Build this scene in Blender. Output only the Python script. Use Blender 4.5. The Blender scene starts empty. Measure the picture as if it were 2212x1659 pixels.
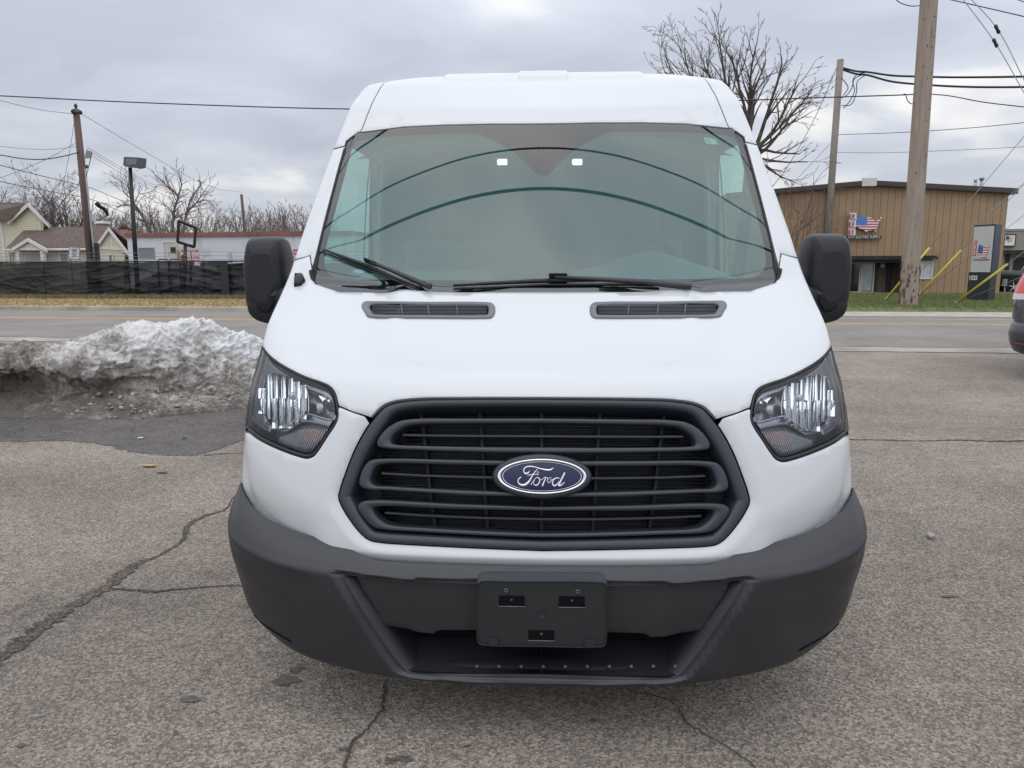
import bpy, bmesh, math, random
import numpy as np
from mathutils import Vector, Matrix, geometry
from mathutils.bvhtree import BVHTree

# ------------------------------------------------------------------ camera
CAM_H, PITCH, YAW, ROLL, FPX = 1.48, 9.02, 2.36, -0.2, 1600.0   # focal length for a 2212 px wide picture
scn = bpy.context.scene
COL = scn.collection
cam_d = bpy.data.cameras.new("camera")
cam_d.sensor_width = 36.0
cam_d.lens = 36.0 * FPX / 2212.0
cam_d.clip_start = 0.05
cam_d.clip_end = 2500
cam = bpy.data.objects.new("camera", cam_d)
COL.objects.link(cam)
CAM_R = Matrix.Rotation(math.radians(YAW), 3, 'Z') @ Matrix.Rotation(math.radians(90 - PITCH), 3, 'X') @ Matrix.Rotation(math.radians(ROLL), 3, 'Z')
cam.matrix_world = Matrix.Translation((0, 0, CAM_H)) @ CAM_R.to_4x4()
scn.camera = cam

# ------------------------------------------------------------------ light
SUN_EL, SUN_AZ = 58, 10
scn.view_settings.view_transform = 'Standard'
scn.view_settings.look = 'None'
scn.view_settings.gamma = 1
scn.view_settings.exposure = 0.10
wd = bpy.data.worlds.new("World")
scn.world = wd
wd.use_nodes = True
nt = wd.node_tree
nt.nodes.clear()
N = nt.nodes.new
L = nt.links.new
out = N('ShaderNodeOutputWorld')
bg = N('ShaderNodeBackground')
sky = N('ShaderNodeTexSky'); sky.sky_type = 'NISHITA'; sky.sun_disc = False
sky.sun_elevation = math.radians(SUN_EL); sky.sun_rotation = math.radians(SUN_AZ)
tc = N('ShaderNodeTexCoord')
sx = N('ShaderNodeSeparateXYZ'); L(tc.outputs['Generated'], sx.inputs[0])
def wm(op, a, b=None, clamp=False):
    n = N('ShaderNodeMath'); n.operation = op; n.use_clamp = clamp
    for i, v in enumerate((a, b)):
        if v is None: continue
        if isinstance(v, (int, float)): n.inputs[i].default_value = v
        else: L(v, n.inputs[i])
    return n.outputs[0]
zc = wm('MAXIMUM', sx.outputs[2], 0.0)
zd = wm('ADD', zc, 0.24)
cx = wm('DIVIDE', sx.outputs[0], zd); cy = wm('DIVIDE', sx.outputs[1], zd)
cv = N('ShaderNodeCombineXYZ'); L(cx, cv.inputs[0]); L(cy, cv.inputs[1])
n1 = N('ShaderNodeTexNoise'); n1.inputs['Scale'].default_value = 1.9; n1.inputs['Detail'].default_value = 5; n1.inputs['Roughness'].default_value = 0.45; n1.inputs['Distortion'].default_value = 0.35
mp = N('ShaderNodeMapping'); mp.inputs['Location'].default_value = (5.18, 13.70, 3.42); mp.inputs['Scale'].default_value = (1.0, 1.25, 1)
L(cv.outputs[0], mp.inputs[0]); L(mp.outputs[0], n1.inputs['Vector'])
n2 = N('ShaderNodeTexNoise'); n2.inputs['Scale'].default_value = 0.45; n2.inputs['Detail'].default_value = 2
L(mp.outputs[0], n2.inputs['Vector'])
den = wm('ADD', wm('MULTIPLY', n1.outputs[0], 0.62), wm('MULTIPLY', n2.outputs[0], 0.38))
rmp = N('ShaderNodeValToRGB'); L(den, rmp.inputs[0])
cr = rmp.color_ramp
cr.elements[0].position = 0.40; cr.elements[0].color = (0.47, 0.50, 0.58, 1)
cr.elements[1].position = 0.63; cr.elements[1].color = (0.90, 0.88, 0.87, 1)
e = cr.elements.new(0.47); e.color = (0.535, 0.565, 0.645, 1)
e = cr.elements.new(0.55); e.color = (0.62, 0.65, 0.72, 1)
# CIE overcast: the zenith is about three times as bright as the horizon
grad = wm('ADD', wm('MULTIPLY', zc, 1.18), 0.84)
# sky lifted behind the viewer, added as front fill for the van
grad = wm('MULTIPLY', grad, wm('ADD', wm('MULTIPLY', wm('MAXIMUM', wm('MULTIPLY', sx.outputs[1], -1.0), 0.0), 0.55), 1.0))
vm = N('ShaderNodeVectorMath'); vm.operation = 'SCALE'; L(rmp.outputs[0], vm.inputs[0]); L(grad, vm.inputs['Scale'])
skm = N('ShaderNodeVectorMath'); skm.operation = 'SCALE'; L(sky.outputs[0], skm.inputs[0]); skm.inputs['Scale'].default_value = 0.1
mix = N('ShaderNodeMixRGB'); mix.inputs[0].default_value = 0.93
L(skm.outputs[0], mix.inputs[1]); L(vm.outputs[0], mix.inputs[2])
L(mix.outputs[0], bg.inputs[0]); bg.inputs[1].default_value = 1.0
L(bg.outputs[0], out.inputs[0])
sun_d = bpy.data.lights.new("sun", 'SUN')
sun_d.energy = 0.65; sun_d.angle = math.radians(150); sun_d.color = (1.0, 0.965, 0.92)
sun = bpy.data.objects.new("sun", sun_d); COL.objects.link(sun)
# veiled sun beyond the van, so its nose stands in its own soft shade
sd = Vector((math.sin(math.radians(SUN_AZ)) * math.cos(math.radians(SUN_EL)), math.cos(math.radians(SUN_AZ)) * math.cos(math.radians(SUN_EL)), math.sin(math.radians(SUN_EL))))
sun.rotation_euler = sd.to_track_quat('Z', 'Y').to_euler()

# ------------------------------------------------------------------ sight lines (used to survey positions from the photograph)
def ray(u, v):
    d = CAM_R @ Vector(((u - 1106.0) / FPX, -(v - 829.5) / FPX, -1.0))
    return d
CP = Vector((0, 0, CAM_H))
def gp(u, v, z=0.0):
    d = ray(u, v); return CP + d * ((z - CAM_H) / d.z)
def yp(u, v, y):
    d = ray(u, v); return CP + d * (y / d.y)
def xp(u, v, x):
    d = ray(u, v); return CP + d * (x / d.x)
def plane_pt(u, v, p0, n):
    d = ray(u, v); return CP + d * ((Vector(p0) - CP).dot(n) / d.dot(n))
CAM_T = CAM_R.transposed()
def proj(p):
    q = CAM_T @ (Vector(p) - CP)
    return 1106 + FPX * q.x / -q.z, 829.5 - FPX * q.y / -q.z

# ------------------------------------------------------------------ materials
MATS = {}
def mat(name, col=(0.5, 0.5, 0.5), rough=0.5, metal=0.0, coat=0.0, var=0.0, vscale=8.0, bump=0.0, bscale=40.0, emit=0.0, ior=1.5, spec=0.5, detail=4, var_rough=0.0):
    if name in MATS: return MATS[name]
    m = bpy.data.materials.new(name); m.use_nodes = True
    t = m.node_tree; b = t.nodes['Principled BSDF']
    b.inputs['Base Color'].default_value = (*col, 1)
    b.inputs['Roughness'].default_value = rough
    b.inputs['Metallic'].default_value = metal
    b.inputs['Coat Weight'].default_value = coat
    b.inputs['Coat Roughness'].default_value = 0.03
    b.inputs['IOR'].default_value = ior
    b.inputs['Specular IOR Level'].default_value = spec
    if emit:
        b.inputs['Emission Color'].default_value = (*col, 1); b.inputs['Emission Strength'].default_value = emit
    if var or bump or var_rough:
        tc = t.nodes.new('ShaderNodeTexCoord')
    if var:
        n = t.nodes.new('ShaderNodeTexNoise'); n.inputs['Scale'].default_value = vscale; n.inputs['Detail'].default_value = detail
        t.links.new(tc.outputs['Object'], n.inputs['Vector'])
        r = t.nodes.new('ShaderNodeValToRGB'); t.links.new(n.outputs[0], r.inputs[0])
        r.color_ramp.elements[0].position = 0.3; r.color_ramp.elements[1].position = 0.7
        r.color_ramp.elements[0].color = tuple(max(0, c * (1 - var)) for c in col) + (1,)
        r.color_ramp.elements[1].color = tuple(min(1, c * (1 + var)) for c in col) + (1,)
        t.links.new(r.outputs[0], b.inputs['Base Color'])
    if var_rough:
        n = t.nodes.new('ShaderNodeTexNoise'); n.inputs['Scale'].default_value = 5; n.inputs['Detail'].default_value = 5
        t.links.new(tc.outputs['Object'], n.inputs['Vector'])
        r = t.nodes.new('ShaderNodeMapRange'); t.links.new(n.outputs[0], r.inputs[0])
        r.inputs[1].default_value = .3; r.inputs[2].default_value = .7
        r.inputs[3].default_value = rough - var_rough; r.inputs[4].default_value = rough + var_rough
        t.links.new(r.outputs[0], b.inputs['Roughness'])
    if bump:
        n = t.nodes.new('ShaderNodeTexNoise'); n.inputs['Scale'].default_value = bscale; n.inputs['Detail'].default_value = 5
        t.links.new(tc.outputs['Object'], n.inputs['Vector'])
        bp = t.nodes.new('ShaderNodeBump'); bp.inputs['Strength'].default_value = bump; bp.inputs['Distance'].default_value = 0.01
        t.links.new(n.outputs[0], bp.inputs['Height']); t.links.new(bp.outputs[0], b.inputs['Normal'])
    MATS[name] = m
    return m
def nodes_of(name, rough=0.8):
    """new material; returns (material, principled, helper that makes a node)"""
    m = bpy.data.materials.new(name); m.use_nodes = True; MATS[name] = m
    t = m.node_tree; b = t.nodes['Principled BSDF']; b.inputs['Roughness'].default_value = rough
    def nn(kind, **kw):
        n = t.nodes.new(kind)
        for k, v in kw.items():
            if k.startswith('i_'):
                n.inputs[k[2:].replace('_', ' ')].default_value = v
            else: setattr(n, k, v)
        return n
    return m, b, nn, t.links.new
def glass_mat(name, tint, refl=1.5, rough=0.0, fac_mul=1.0):
    m = bpy.data.materials.new(name); m.use_nodes = True; MATS[name] = m
    t = m.node_tree; t.nodes.clear()
    o = t.nodes.new('ShaderNodeOutputMaterial'); mx = t.nodes.new('ShaderNodeMixShader')
    tr = t.nodes.new('ShaderNodeBsdfTransparent'); tr.inputs[0].default_value = (*tint, 1)
    gl = t.nodes.new('ShaderNodeBsdfGlossy'); gl.inputs['Roughness'].default_value = rough
    fr = t.nodes.new('ShaderNodeFresnel'); fr.inputs[0].default_value = refl
    mu = t.nodes.new('ShaderNodeMath'); mu.operation = 'MULTIPLY'; mu.inputs[1].default_value = fac_mul; mu.use_clamp = True
    t.links.new(fr.outputs[0], mu.inputs[0]); t.links.new(mu.outputs[0], mx.inputs[0])
    t.links.new(tr.outputs[0], mx.inputs[1]); t.links.new(gl.outputs[0], mx.inputs[2]); t.links.new(mx.outputs[0], o.inputs[0])
    return m

# ------------------------------------------------------------------ objects
ORG = {}
def tag(o, label=None, cat=None, group=None, kind=None):
    if label: o['label'] = label
    if cat: o['category'] = cat
    if group: o['group'] = group
    if kind: o['kind'] = kind
    return o
def empty(name, loc, label, cat, group=None):
    o = bpy.data.objects.new(name, None); COL.objects.link(o); o.location = loc
    o.empty_display_size = 0.2
    ORG[o.name] = Vector(loc)
    return tag(o, label, cat, group)
def link_mesh(name, me, mats, parent=None, origin=None):
    """vertices are in world metres; the object keeps its thing's base as origin"""
    o = bpy.data.objects.new(name, me); COL.objects.link(o)
    if mats is not None:
        for m in (mats if isinstance(mats, (list, tuple)) else [mats]): me.materials.append(m)
    if parent is not None: org = ORG[parent.name]; o.parent = parent
    else:
        if origin is None:
            vs = [v.co for v in me.vertices]
            if vs:
                x = [v.x for v in vs]; y = [v.y for v in vs]; z = min(v.z for v in vs)
                origin = Vector(((min(x) + max(x)) / 2, (min(y) + max(y)) / 2, z))
            else: origin = Vector((0, 0, 0))
        org = Vector(origin); o.location = org
    me.transform(Matrix.Translation(-org))
    ORG[o.name] = Vector(org)
    return o
class MB:
    def __init__(s): s.v = []; s.f = []; s.m = []; s.sm = []
    def add(s, vs, fs, mi=0, smooth=False):
        b = len(s.v); s.v += [tuple(p) for p in vs]
        for f in fs: s.f.append(tuple(b + i for i in f)); s.m.append(mi); s.sm.append(smooth)
    def quad(s, a, b, c, d, mi=0): s.add([a, b, c, d], [(0, 1, 2, 3)], mi)
    def box(s, lo, hi, mi=0, M=None):
        x0, y0, z0 = lo; x1, y1, z1 = hi
        vs = [Vector(p) for p in ((x0, y0, z0), (x1, y0, z0), (x1, y1, z0), (x0, y1, z0), (x0, y0, z1), (x1, y0, z1), (x1, y1, z1), (x0, y1, z1))]
        if M is not None: vs = [M @ p for p in vs]
        s.add(vs, [(0, 3, 2, 1), (4, 5, 6, 7), (0, 1, 5, 4), (1, 2, 6, 5), (2, 3, 7, 6), (3, 0, 4, 7)], mi)
    def obox(s, p, ax, ay, az, mi=0):
        """box from corner p with edge vectors"""
        p, ax, ay, az = map(Vector, (p, ax, ay, az))
        vs = [p, p + ax, p + ax + ay, p + ay, p + az, p + ax + az, p + ax + ay + az, p + ay + az]
        s.add(vs, [(0, 3, 2, 1), (4, 5, 6, 7), (0, 1, 5, 4), (1, 2, 6, 5), (2, 3, 7, 6), (3, 0, 4, 7)], mi)
    def tube(s, pts, r, n=8, mi=0, cap=True, smooth=True):
        pts = [Vector(p) for p in pts]
        rs = r if isinstance(r, (list, tuple)) else [r] * len(pts)
        b = len(s.v); up = None
        for i, p in enumerate(pts):
            d = (pts[min(i + 1, len(pts) - 1)] - pts[max(i - 1, 0)])
            d = d.normalized() if d.length > 1e-9 else Vector((0, 0, 1))
            if up is None:
                up = Vector((0, 0, 1)) if abs(d.z) < 0.9 else Vector((1, 0, 0))
            a = up - d * up.dot(d)
            if a.length < 1e-6: a = d.orthogonal()
            a.normalize(); c = d.cross(a); up = a
            for k in range(n):
                t = 2 * math.pi * k / n
                s.v.append(tuple(p + (a * math.cos(t) + c * math.sin(t)) * rs[i]))
        for i in range(len(pts) - 1):
            for k in range(n):
                k2 = (k + 1) % n
                s.f.append((b + i * n + k, b + i * n + k2, b + (i + 1) * n + k2, b + (i + 1) * n + k)); s.m.append(mi); s.sm.append(smooth)
        if cap:
            s.f.append(tuple(b + k for k in range(n))[::-1]); s.m.append(mi); s.sm.append(False)
            e = b + (len(pts) - 1) * n
            s.f.append(tuple(e + k for k in range(n))); s.m.append(mi); s.sm.append(False)
    def prism(s, poly, vec, mi=0):
        """polygon (3D points) extruded along vec"""
        poly = [Vector(p) for p in poly]; vec = Vector(vec); n = len(poly)
        s.add(poly + [p + vec for p in poly], [tuple(range(n))[::-1], tuple(range(n, 2 * n))] + [(i, (i + 1) % n, n + (i + 1) % n, n + i) for i in range(n)], mi)
    def lathe(s, prof, c, axis, n=24, mi=0, smooth=True):
        """prof: (radius, distance along axis)"""
        c = Vector(c); d = Vector(axis).normalized(); a = d.orthogonal().normalized(); e = d.cross(a)
        b = len(s.v)
        for (r, h) in prof:
            for k in range(n):
                t = 2 * math.pi * k / n
                s.v.append(tuple(c + d * h + (a * math.cos(t) + e * math.sin(t)) * max(r, 1e-5)))
        for i in range(len(prof) - 1):
            for k in range(n):
                k2 = (k + 1) % n
                s.f.append((b + i * n + k, b + i * n + k2, b + (i + 1) * n + k2, b + (i + 1) * n + k)); s.m.append(mi); s.sm.append(smooth)
    def grid(s, P, mi=0, smooth=True, closed=False):
        """P[i][j] points"""
        b = len(s.v); ni = len(P); nj = len(P[0])
        for row in P:
            for p in row: s.v.append(tuple(p))
        for i in range(ni - 1):
            for j in range(nj if closed else nj - 1):
                j2 = (j + 1) % nj
                s.f.append((b + i * nj + j, b + i * nj + j2, b + (i + 1) * nj + j2, b + (i + 1) * nj + j)); s.m.append(mi); s.sm.append(smooth)
    def mesh(s, name='m', fix=True):
        me = bpy.data.meshes.new(name); me.from_pydata(s.v, [], s.f)
        me.polygons.foreach_set('material_index', s.m); me.polygons.foreach_set('use_smooth', s.sm)
        if fix:
            bm = bmesh.new(); bm.from_mesh(me); bmesh.ops.recalc_face_normals(bm, faces=bm.faces); bm.to_mesh(me); bm.free()
        me.update(); return me
    def build(s, name, mats, parent=None, origin=None, fix=True):
        return link_mesh(name, s.mesh(name, fix), mats, parent, origin)
def bevel(o, w, seg=2, ang=35):
    m = o.modifiers.new('bevel', 'BEVEL'); m.width = w; m.segments = seg; m.limit_method = 'ANGLE'; m.angle_limit = math.radians(ang)
    m.harden_normals = False
    return o
def flatten_mods(o):
    pass
def text_mesh(txt, size, M, depth=0.0, bold=0.0, align='CENTER', squeeze=1.0, space=1.0):
    """lettering as a mesh in world coordinates; M maps the xy plane of the text"""
    cu = bpy.data.curves.new('t', 'FONT'); cu.body = txt; cu.size = size; cu.align_x = align; cu.align_y = 'CENTER'
    cu.extrude = depth; cu.offset = bold; cu.resolution_u = 3; cu.space_character = space
    ob = bpy.data.objects.new('t', cu)
    me = bpy.data.meshes.new_from_object(ob)
    me.transform(Matrix.Diagonal((squeeze, 1, 1, 1))); me.transform(M)
    me.materials.clear()
    bpy.data.objects.remove(ob); bpy.data.curves.remove(cu)
    return me
def frame_at(o, xdir, zdir):
    """matrix with text x along xdir, text y along zdir"""
    x = Vector(xdir).normalized(); y = Vector(zdir); y = (y - x * y.dot(x)).normalized(); z = x.cross(y)
    return Matrix(((x.x, y.x, z.x, o[0]), (x.y, y.y, z.y, o[1]), (x.z, y.z, z.z, o[2]), (0, 0, 0, 1)))
def join_meshes(ms):
    bm = bmesh.new()
    for m in ms: bm.from_mesh(m)
    me = bpy.data.meshes.new('j'); bm.to_mesh(me); bm.free()
    for m in ms: bpy.data.meshes.remove(m)
    return me
def lerp(a, b, t): return a + (b - a) * t
def csmooth(pts, n=5, closed=False, sharp=()):
    """Catmull-Rom through 2D/3D points with n steps between; keeps points listed in sharp as corners"""
    P = [np.array(p, float) for p in pts]; m = len(P); outp = []
    rng = range(m if closed else m - 1)
    for i in rng:
        p1 = P[i]; p2 = P[(i + 1) % m]
        p0 = P[(i - 1) % m] if (closed or i > 0) else 2 * p1 - p2
        p3 = P[(i + 2) % m] if (closed or i + 2 < m) else 2 * p2 - p1
        if i in sharp: p0 = 2 * p1 - p2
        if (i + 1) % m in sharp: p3 = 2 * p2 - p1
        # centripetal
        d0 = max(np.linalg.norm(p1 - p0) ** .5, 1e-6); d1 = max(np.linalg.norm(p2 - p1) ** .5, 1e-6); d2 = max(np.linalg.norm(p3 - p2) ** .5, 1e-6)
        m1 = (p2 - p1) + d1 * ((p1 - p0) / d0 - (p2 - p0) / (d0 + d1))
        m2 = (p2 - p1) + d1 * ((p3 - p2) / d2 - (p3 - p1) / (d1 + d2))
        for k in range(n):
            t = k / n
            outp.append(tuple((2 * t**3 - 3 * t**2 + 1) * p1 + (t**3 - 2 * t**2 + t) * m1 + (-2 * t**3 + 3 * t**2) * p2 + (t**3 - t**2) * m2))
    if not closed: outp.append(tuple(P[-1]))
    return outp
# ================================================================== CARGO VAN
VY = 2.10            # distance of the bumper's face from the camera
def pchip(x, y):
    x = np.array(x, float); y = np.array(y, float); h = np.diff(x); d = np.diff(y) / h
    m = np.zeros(len(x))
    for i in range(1, len(x) - 1):
        if d[i - 1] * d[i] > 0:
            w1 = 2 * h[i] + h[i - 1]; w2 = h[i] + 2 * h[i - 1]
            m[i] = (w1 + w2) / (w1 / d[i - 1] + w2 / d[i])
    m[0] = d[0]; m[-1] = d[-1]
    def f(q):
        q = np.clip(np.asarray(q, float), x[0], x[-1]); i = np.clip(np.searchsorted(x, q) - 1, 0, len(h) - 1)
        t = (q - x[i]) / h[i]; H = h[i]
        return (2*t**3-3*t**2+1)*y[i] + (t**3-2*t**2+t)*H*m[i] + (-2*t**3+3*t**2)*y[i+1] + (t**3-t**2)*H*m[i+1]
    return f
def cspline(x, y):
    """natural cubic spline"""
    x = np.array(x, float); y = np.array(y, float); n = len(x); h = np.diff(x)
    A = np.zeros((n, n)); b = np.zeros(n); A[0, 0] = A[-1, -1] = 1
    for i in range(1, n - 1):
        A[i, i-1] = h[i-1]; A[i, i] = 2 * (h[i-1] + h[i]); A[i, i+1] = h[i]
        b[i] = 3 * ((y[i+1] - y[i]) / h[i] - (y[i] - y[i-1]) / h[i-1])
    c = np.linalg.solve(A, b)
    def f(q):
        q = np.clip(np.asarray(q, float), x[0], x[-1]); i = np.clip(np.searchsorted(x, q) - 1, 0, n - 2)
        t = q - x[i]; H = h[i]
        bb = (y[i+1] - y[i]) / H - H * (2 * c[i] + c[i+1]) / 3
        return y[i] + bb * t + c[i] * t**2 + (c[i+1] - c[i]) / (3 * H) * t**3
    return f
def sstep(x, a, b):
    t = np.clip((x - a) / (b - a), 0, 1); return t * t * (3 - 2 * t)
TT = [0, .2, .4, .6, .75, .87, .95, 1.0]
def sym(vals, odd):
    x = [-t for t in TT[:0:-1]] + TT
    y = [(-v if odd else v) for v in vals[:0:-1]] + list(vals)
    return cspline(x, y)
FX = [sym([0, .22, .44, .65, .80, .912, .975, 1.0], True), sym([0, .205, .41, .61, .76, .88, .96, 1.0], True)]
FY = [sym([0, .012, .055, .16, .31, .54, .77, 1.0], False), sym([0, .036, .144, .32, .495, .675, .84, 1.0], False)]
FD = sym([0, 0, 0, .02, .12, .38, .70, 1.0], False)
class Net:
    def __init__(s, rows, relief=None):
        s.R = np.array(rows, float); s.n = len(rows)
        s.f = [pchip(range(s.n), s.R[:, k]) for k in range(s.R.shape[1])]
        s.relief = relief; s.bvh = None
    def S0(s, t, q):
        t = np.asarray(t, float); q = np.asarray(q, float)
        dy0, z0, W, dy1, z1, dr, k = [f(q) for f in s.f]
        fx = FX[0](t) * (1 - k) + FX[1](t) * k; fy = FY[0](t) * (1 - k) + FY[1](t) * k
        x = W * fx; y = VY + dy0 + (dy1 - dy0) * fy; z = z0 + (z1 + dr - z0) * fy - dr * FD(t)
        if s.relief is not None:
            rx, ry, rz = s.relief(x, y, z, t, q); x = x + rx; y = y + ry; z = z + rz
        return np.stack([x, y, z], -1)
    def nrm(s, t, q):
        e = 0.004; t = np.asarray(t, float); q = np.asarray(q, float)
        a = s.S0(np.clip(t + e, -1, 1), q) - s.S0(np.clip(t - e, -1, 1), q)
        b = s.S0(t, np.clip(q + 5*e, 0, s.n-1)) - s.S0(t, np.clip(q - 5*e, 0, s.n-1))
        c = np.cross(a, b); c /= np.maximum(np.linalg.norm(c, axis=-1, keepdims=True), 1e-9)
        return c
    def S(s, t, q, off=0.0):
        P = s.S0(t, q)
        if np.any(np.asarray(off) != 0):
            P = P + s.nrm(t, q) * (np.asarray(off)[..., None] if np.ndim(off) else off)
        return P
    def prep(s, s0=0, s1=None):
        s1 = s.n - 1 if s1 is None else s1
        s.tg = np.linspace(-1, 1, 161); s.qg = np.linspace(s0, s1, int((s1 - s0) * 8) + 1)
        T, Q = np.meshgrid(s.tg, s.qg); P = s.S0(T, Q); s.P = P
        V = [Vector(p) for p in P.reshape(-1, 3)]; nt_ = len(s.tg); F = []
        for i in range(len(s.qg) - 1):
            for j in range(nt_ - 1):
                a = i * nt_ + j; F.append((a, a + 1, a + nt_ + 1)); F.append((a, a + nt_ + 1, a + nt_))
        s.bvh = BVHTree.FromPolygons(V, F); s.F = F; s.V = V; s.par = [Vector((t, q, 0)) for q in s.qg for t in s.tg]
        # pixel positions of the two outer edges
        s.el = [proj(p) for p in P[:, 0, :]]; s.er = [proj(p) for p in P[:, -1, :]]
    def tr(s, u, v):
        if u == 'e':                                     # point of the left outer edge at height v
            for i in range(len(s.el) - 1):
                a, b = s.el[i][1], s.el[i + 1][1]
                if (a - v) * (b - v) <= 0 and a != b:
                    return (-1.0, float(lerp(s.qg[i], s.qg[i + 1], (v - a) / (b - a))))
            return (-1.0, s.qg[-1])
        h = s.bvh.ray_cast(CP, ray(u, v).normalized())
        if h[0] is None:
            if not hasattr(s, 'bd'):
                s.bd = [((-1.0, float(q)), proj(s.S0(-1.0, q))) for q in s.qg] + [((1.0, float(q)), proj(s.S0(1.0, q))) for q in s.qg]
                for q in (s.qg[0], s.qg[-1]): s.bd += [((float(t), float(q)), proj(s.S0(t, q))) for t in s.tg]
            return min(s.bd, key=lambda b: (b[1][0]-u)**2 + (b[1][1]-v)**2)[0]
        f = s.F[h[2]]
        p = geometry.barycentric_transform(h[0], s.V[f[0]], s.V[f[1]], s.V[f[2]], s.par[f[0]], s.par[f[1]], s.par[f[2]])
        return (p.x, p.y)
    def trs(s, pts): return [s.tr(*p) for p in pts]
def mir(pts): return [(-a, b) for a, b in reversed(pts)]
QS = 0.12
def inpoly(X, Y, poly):
    inside = np.zeros(len(X), bool); n = len(poly); j = n - 1
    for i in range(n):
        xi, yi = poly[i]; xj, yj = poly[j]
        c = ((yi > Y) != (yj > Y))
        with np.errstate(divide='ignore', invalid='ignore'):
            xx = (xj - xi) * (Y - yi) / ((yj - yi) if yj != yi else 1e-12) + xi
        inside ^= c & (X < xx); j = i
    return inside
def dens(pts, step):
    o = []
    for i in range(len(pts)):
        a = pts[i]; b = pts[(i + 1) % len(pts)]
        k = max(1, int(math.ceil(math.hypot(a[0]-b[0], (a[1]-b[1]) * QS) / step)))
        for j in range(k): o.append((a[0] + (b[0]-a[0]) * j / k, a[1] + (b[1]-a[1]) * j / k))
    return o
def cdt_fill(outline, holes, step, qs=None):
    qs = QS if qs is None else qs
    loops = []
    for lp in [outline] + list(holes):
        d = dens(lp, step) if qs == QS else lp
        c = []
        for p in d:
            if not c or math.hypot(p[0]-c[-1][0], (p[1]-c[-1][1]) * qs) > 1e-4: c.append(p)
        if math.hypot(c[0][0]-c[-1][0], (c[0][1]-c[-1][1]) * qs) < 1e-4: c.pop()
        loops.append([(p[0], p[1] * qs) for p in c])
    pts = []; edges = []
    for lp in loops:
        b = len(pts); pts += lp; edges += [(b + i, b + (i + 1) % len(lp)) for i in range(len(lp))]
    a = np.array(loops[0]); x0, y0 = a.min(0); x1, y1 = a.max(0)
    gx = np.arange(x0 + step * .5, x1, step); gy = np.arange(y0 + step * .43, y1, step)
    if len(gx) and len(gy):
        X, Y = np.meshgrid(gx, gy); X = X.ravel(); Y = Y.ravel()
        ok = inpoly(X, Y, loops[0])
        for h in loops[1:]: ok &= ~inpoly(X, Y, h)
        X = X[ok]; Y = Y[ok]
        B = np.array(pts); keep = np.ones(len(X), bool)
        for k0 in range(0, len(X), 2000):
            d = ((X[k0:k0+2000, None] - B[None, :, 0])**2 + (Y[k0:k0+2000, None] - B[None, :, 1])**2).min(1); keep[k0:k0+2000] = d > (step * .45)**2
        pts += list(zip(X[keep], Y[keep]))
    vs, es, fs, *_ = geometry.delaunay_2d_cdt([Vector(p) for p in pts], edges, [], 0, 1e-6)
    V = np.array([(p.x, p.y) for p in vs]); Fa = np.array([tuple(f) for f in fs]); C = V[Fa].mean(1)
    ok = inpoly(C[:, 0], C[:, 1], loops[0])
    for h in loops[1:]: ok &= ~inpoly(C[:, 0], C[:, 1], h)
    Fa = Fa[ok]
    used = np.unique(Fa); mp_ = -np.ones(len(V), int); mp_[used] = range(len(used))
    V = V[used]; Fa = mp_[Fa]; V[:, 1] /= qs
    return V, Fa
def bound_edges(Fa):
    cnt = {}
    for f in Fa:
        for i in range(3):
            a, b = int(f[i]), int(f[(i + 1) % 3]); cnt[(a, b)] = 1
    return [(a, b) for (a, b) in cnt if (b, a) not in cnt]
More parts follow.
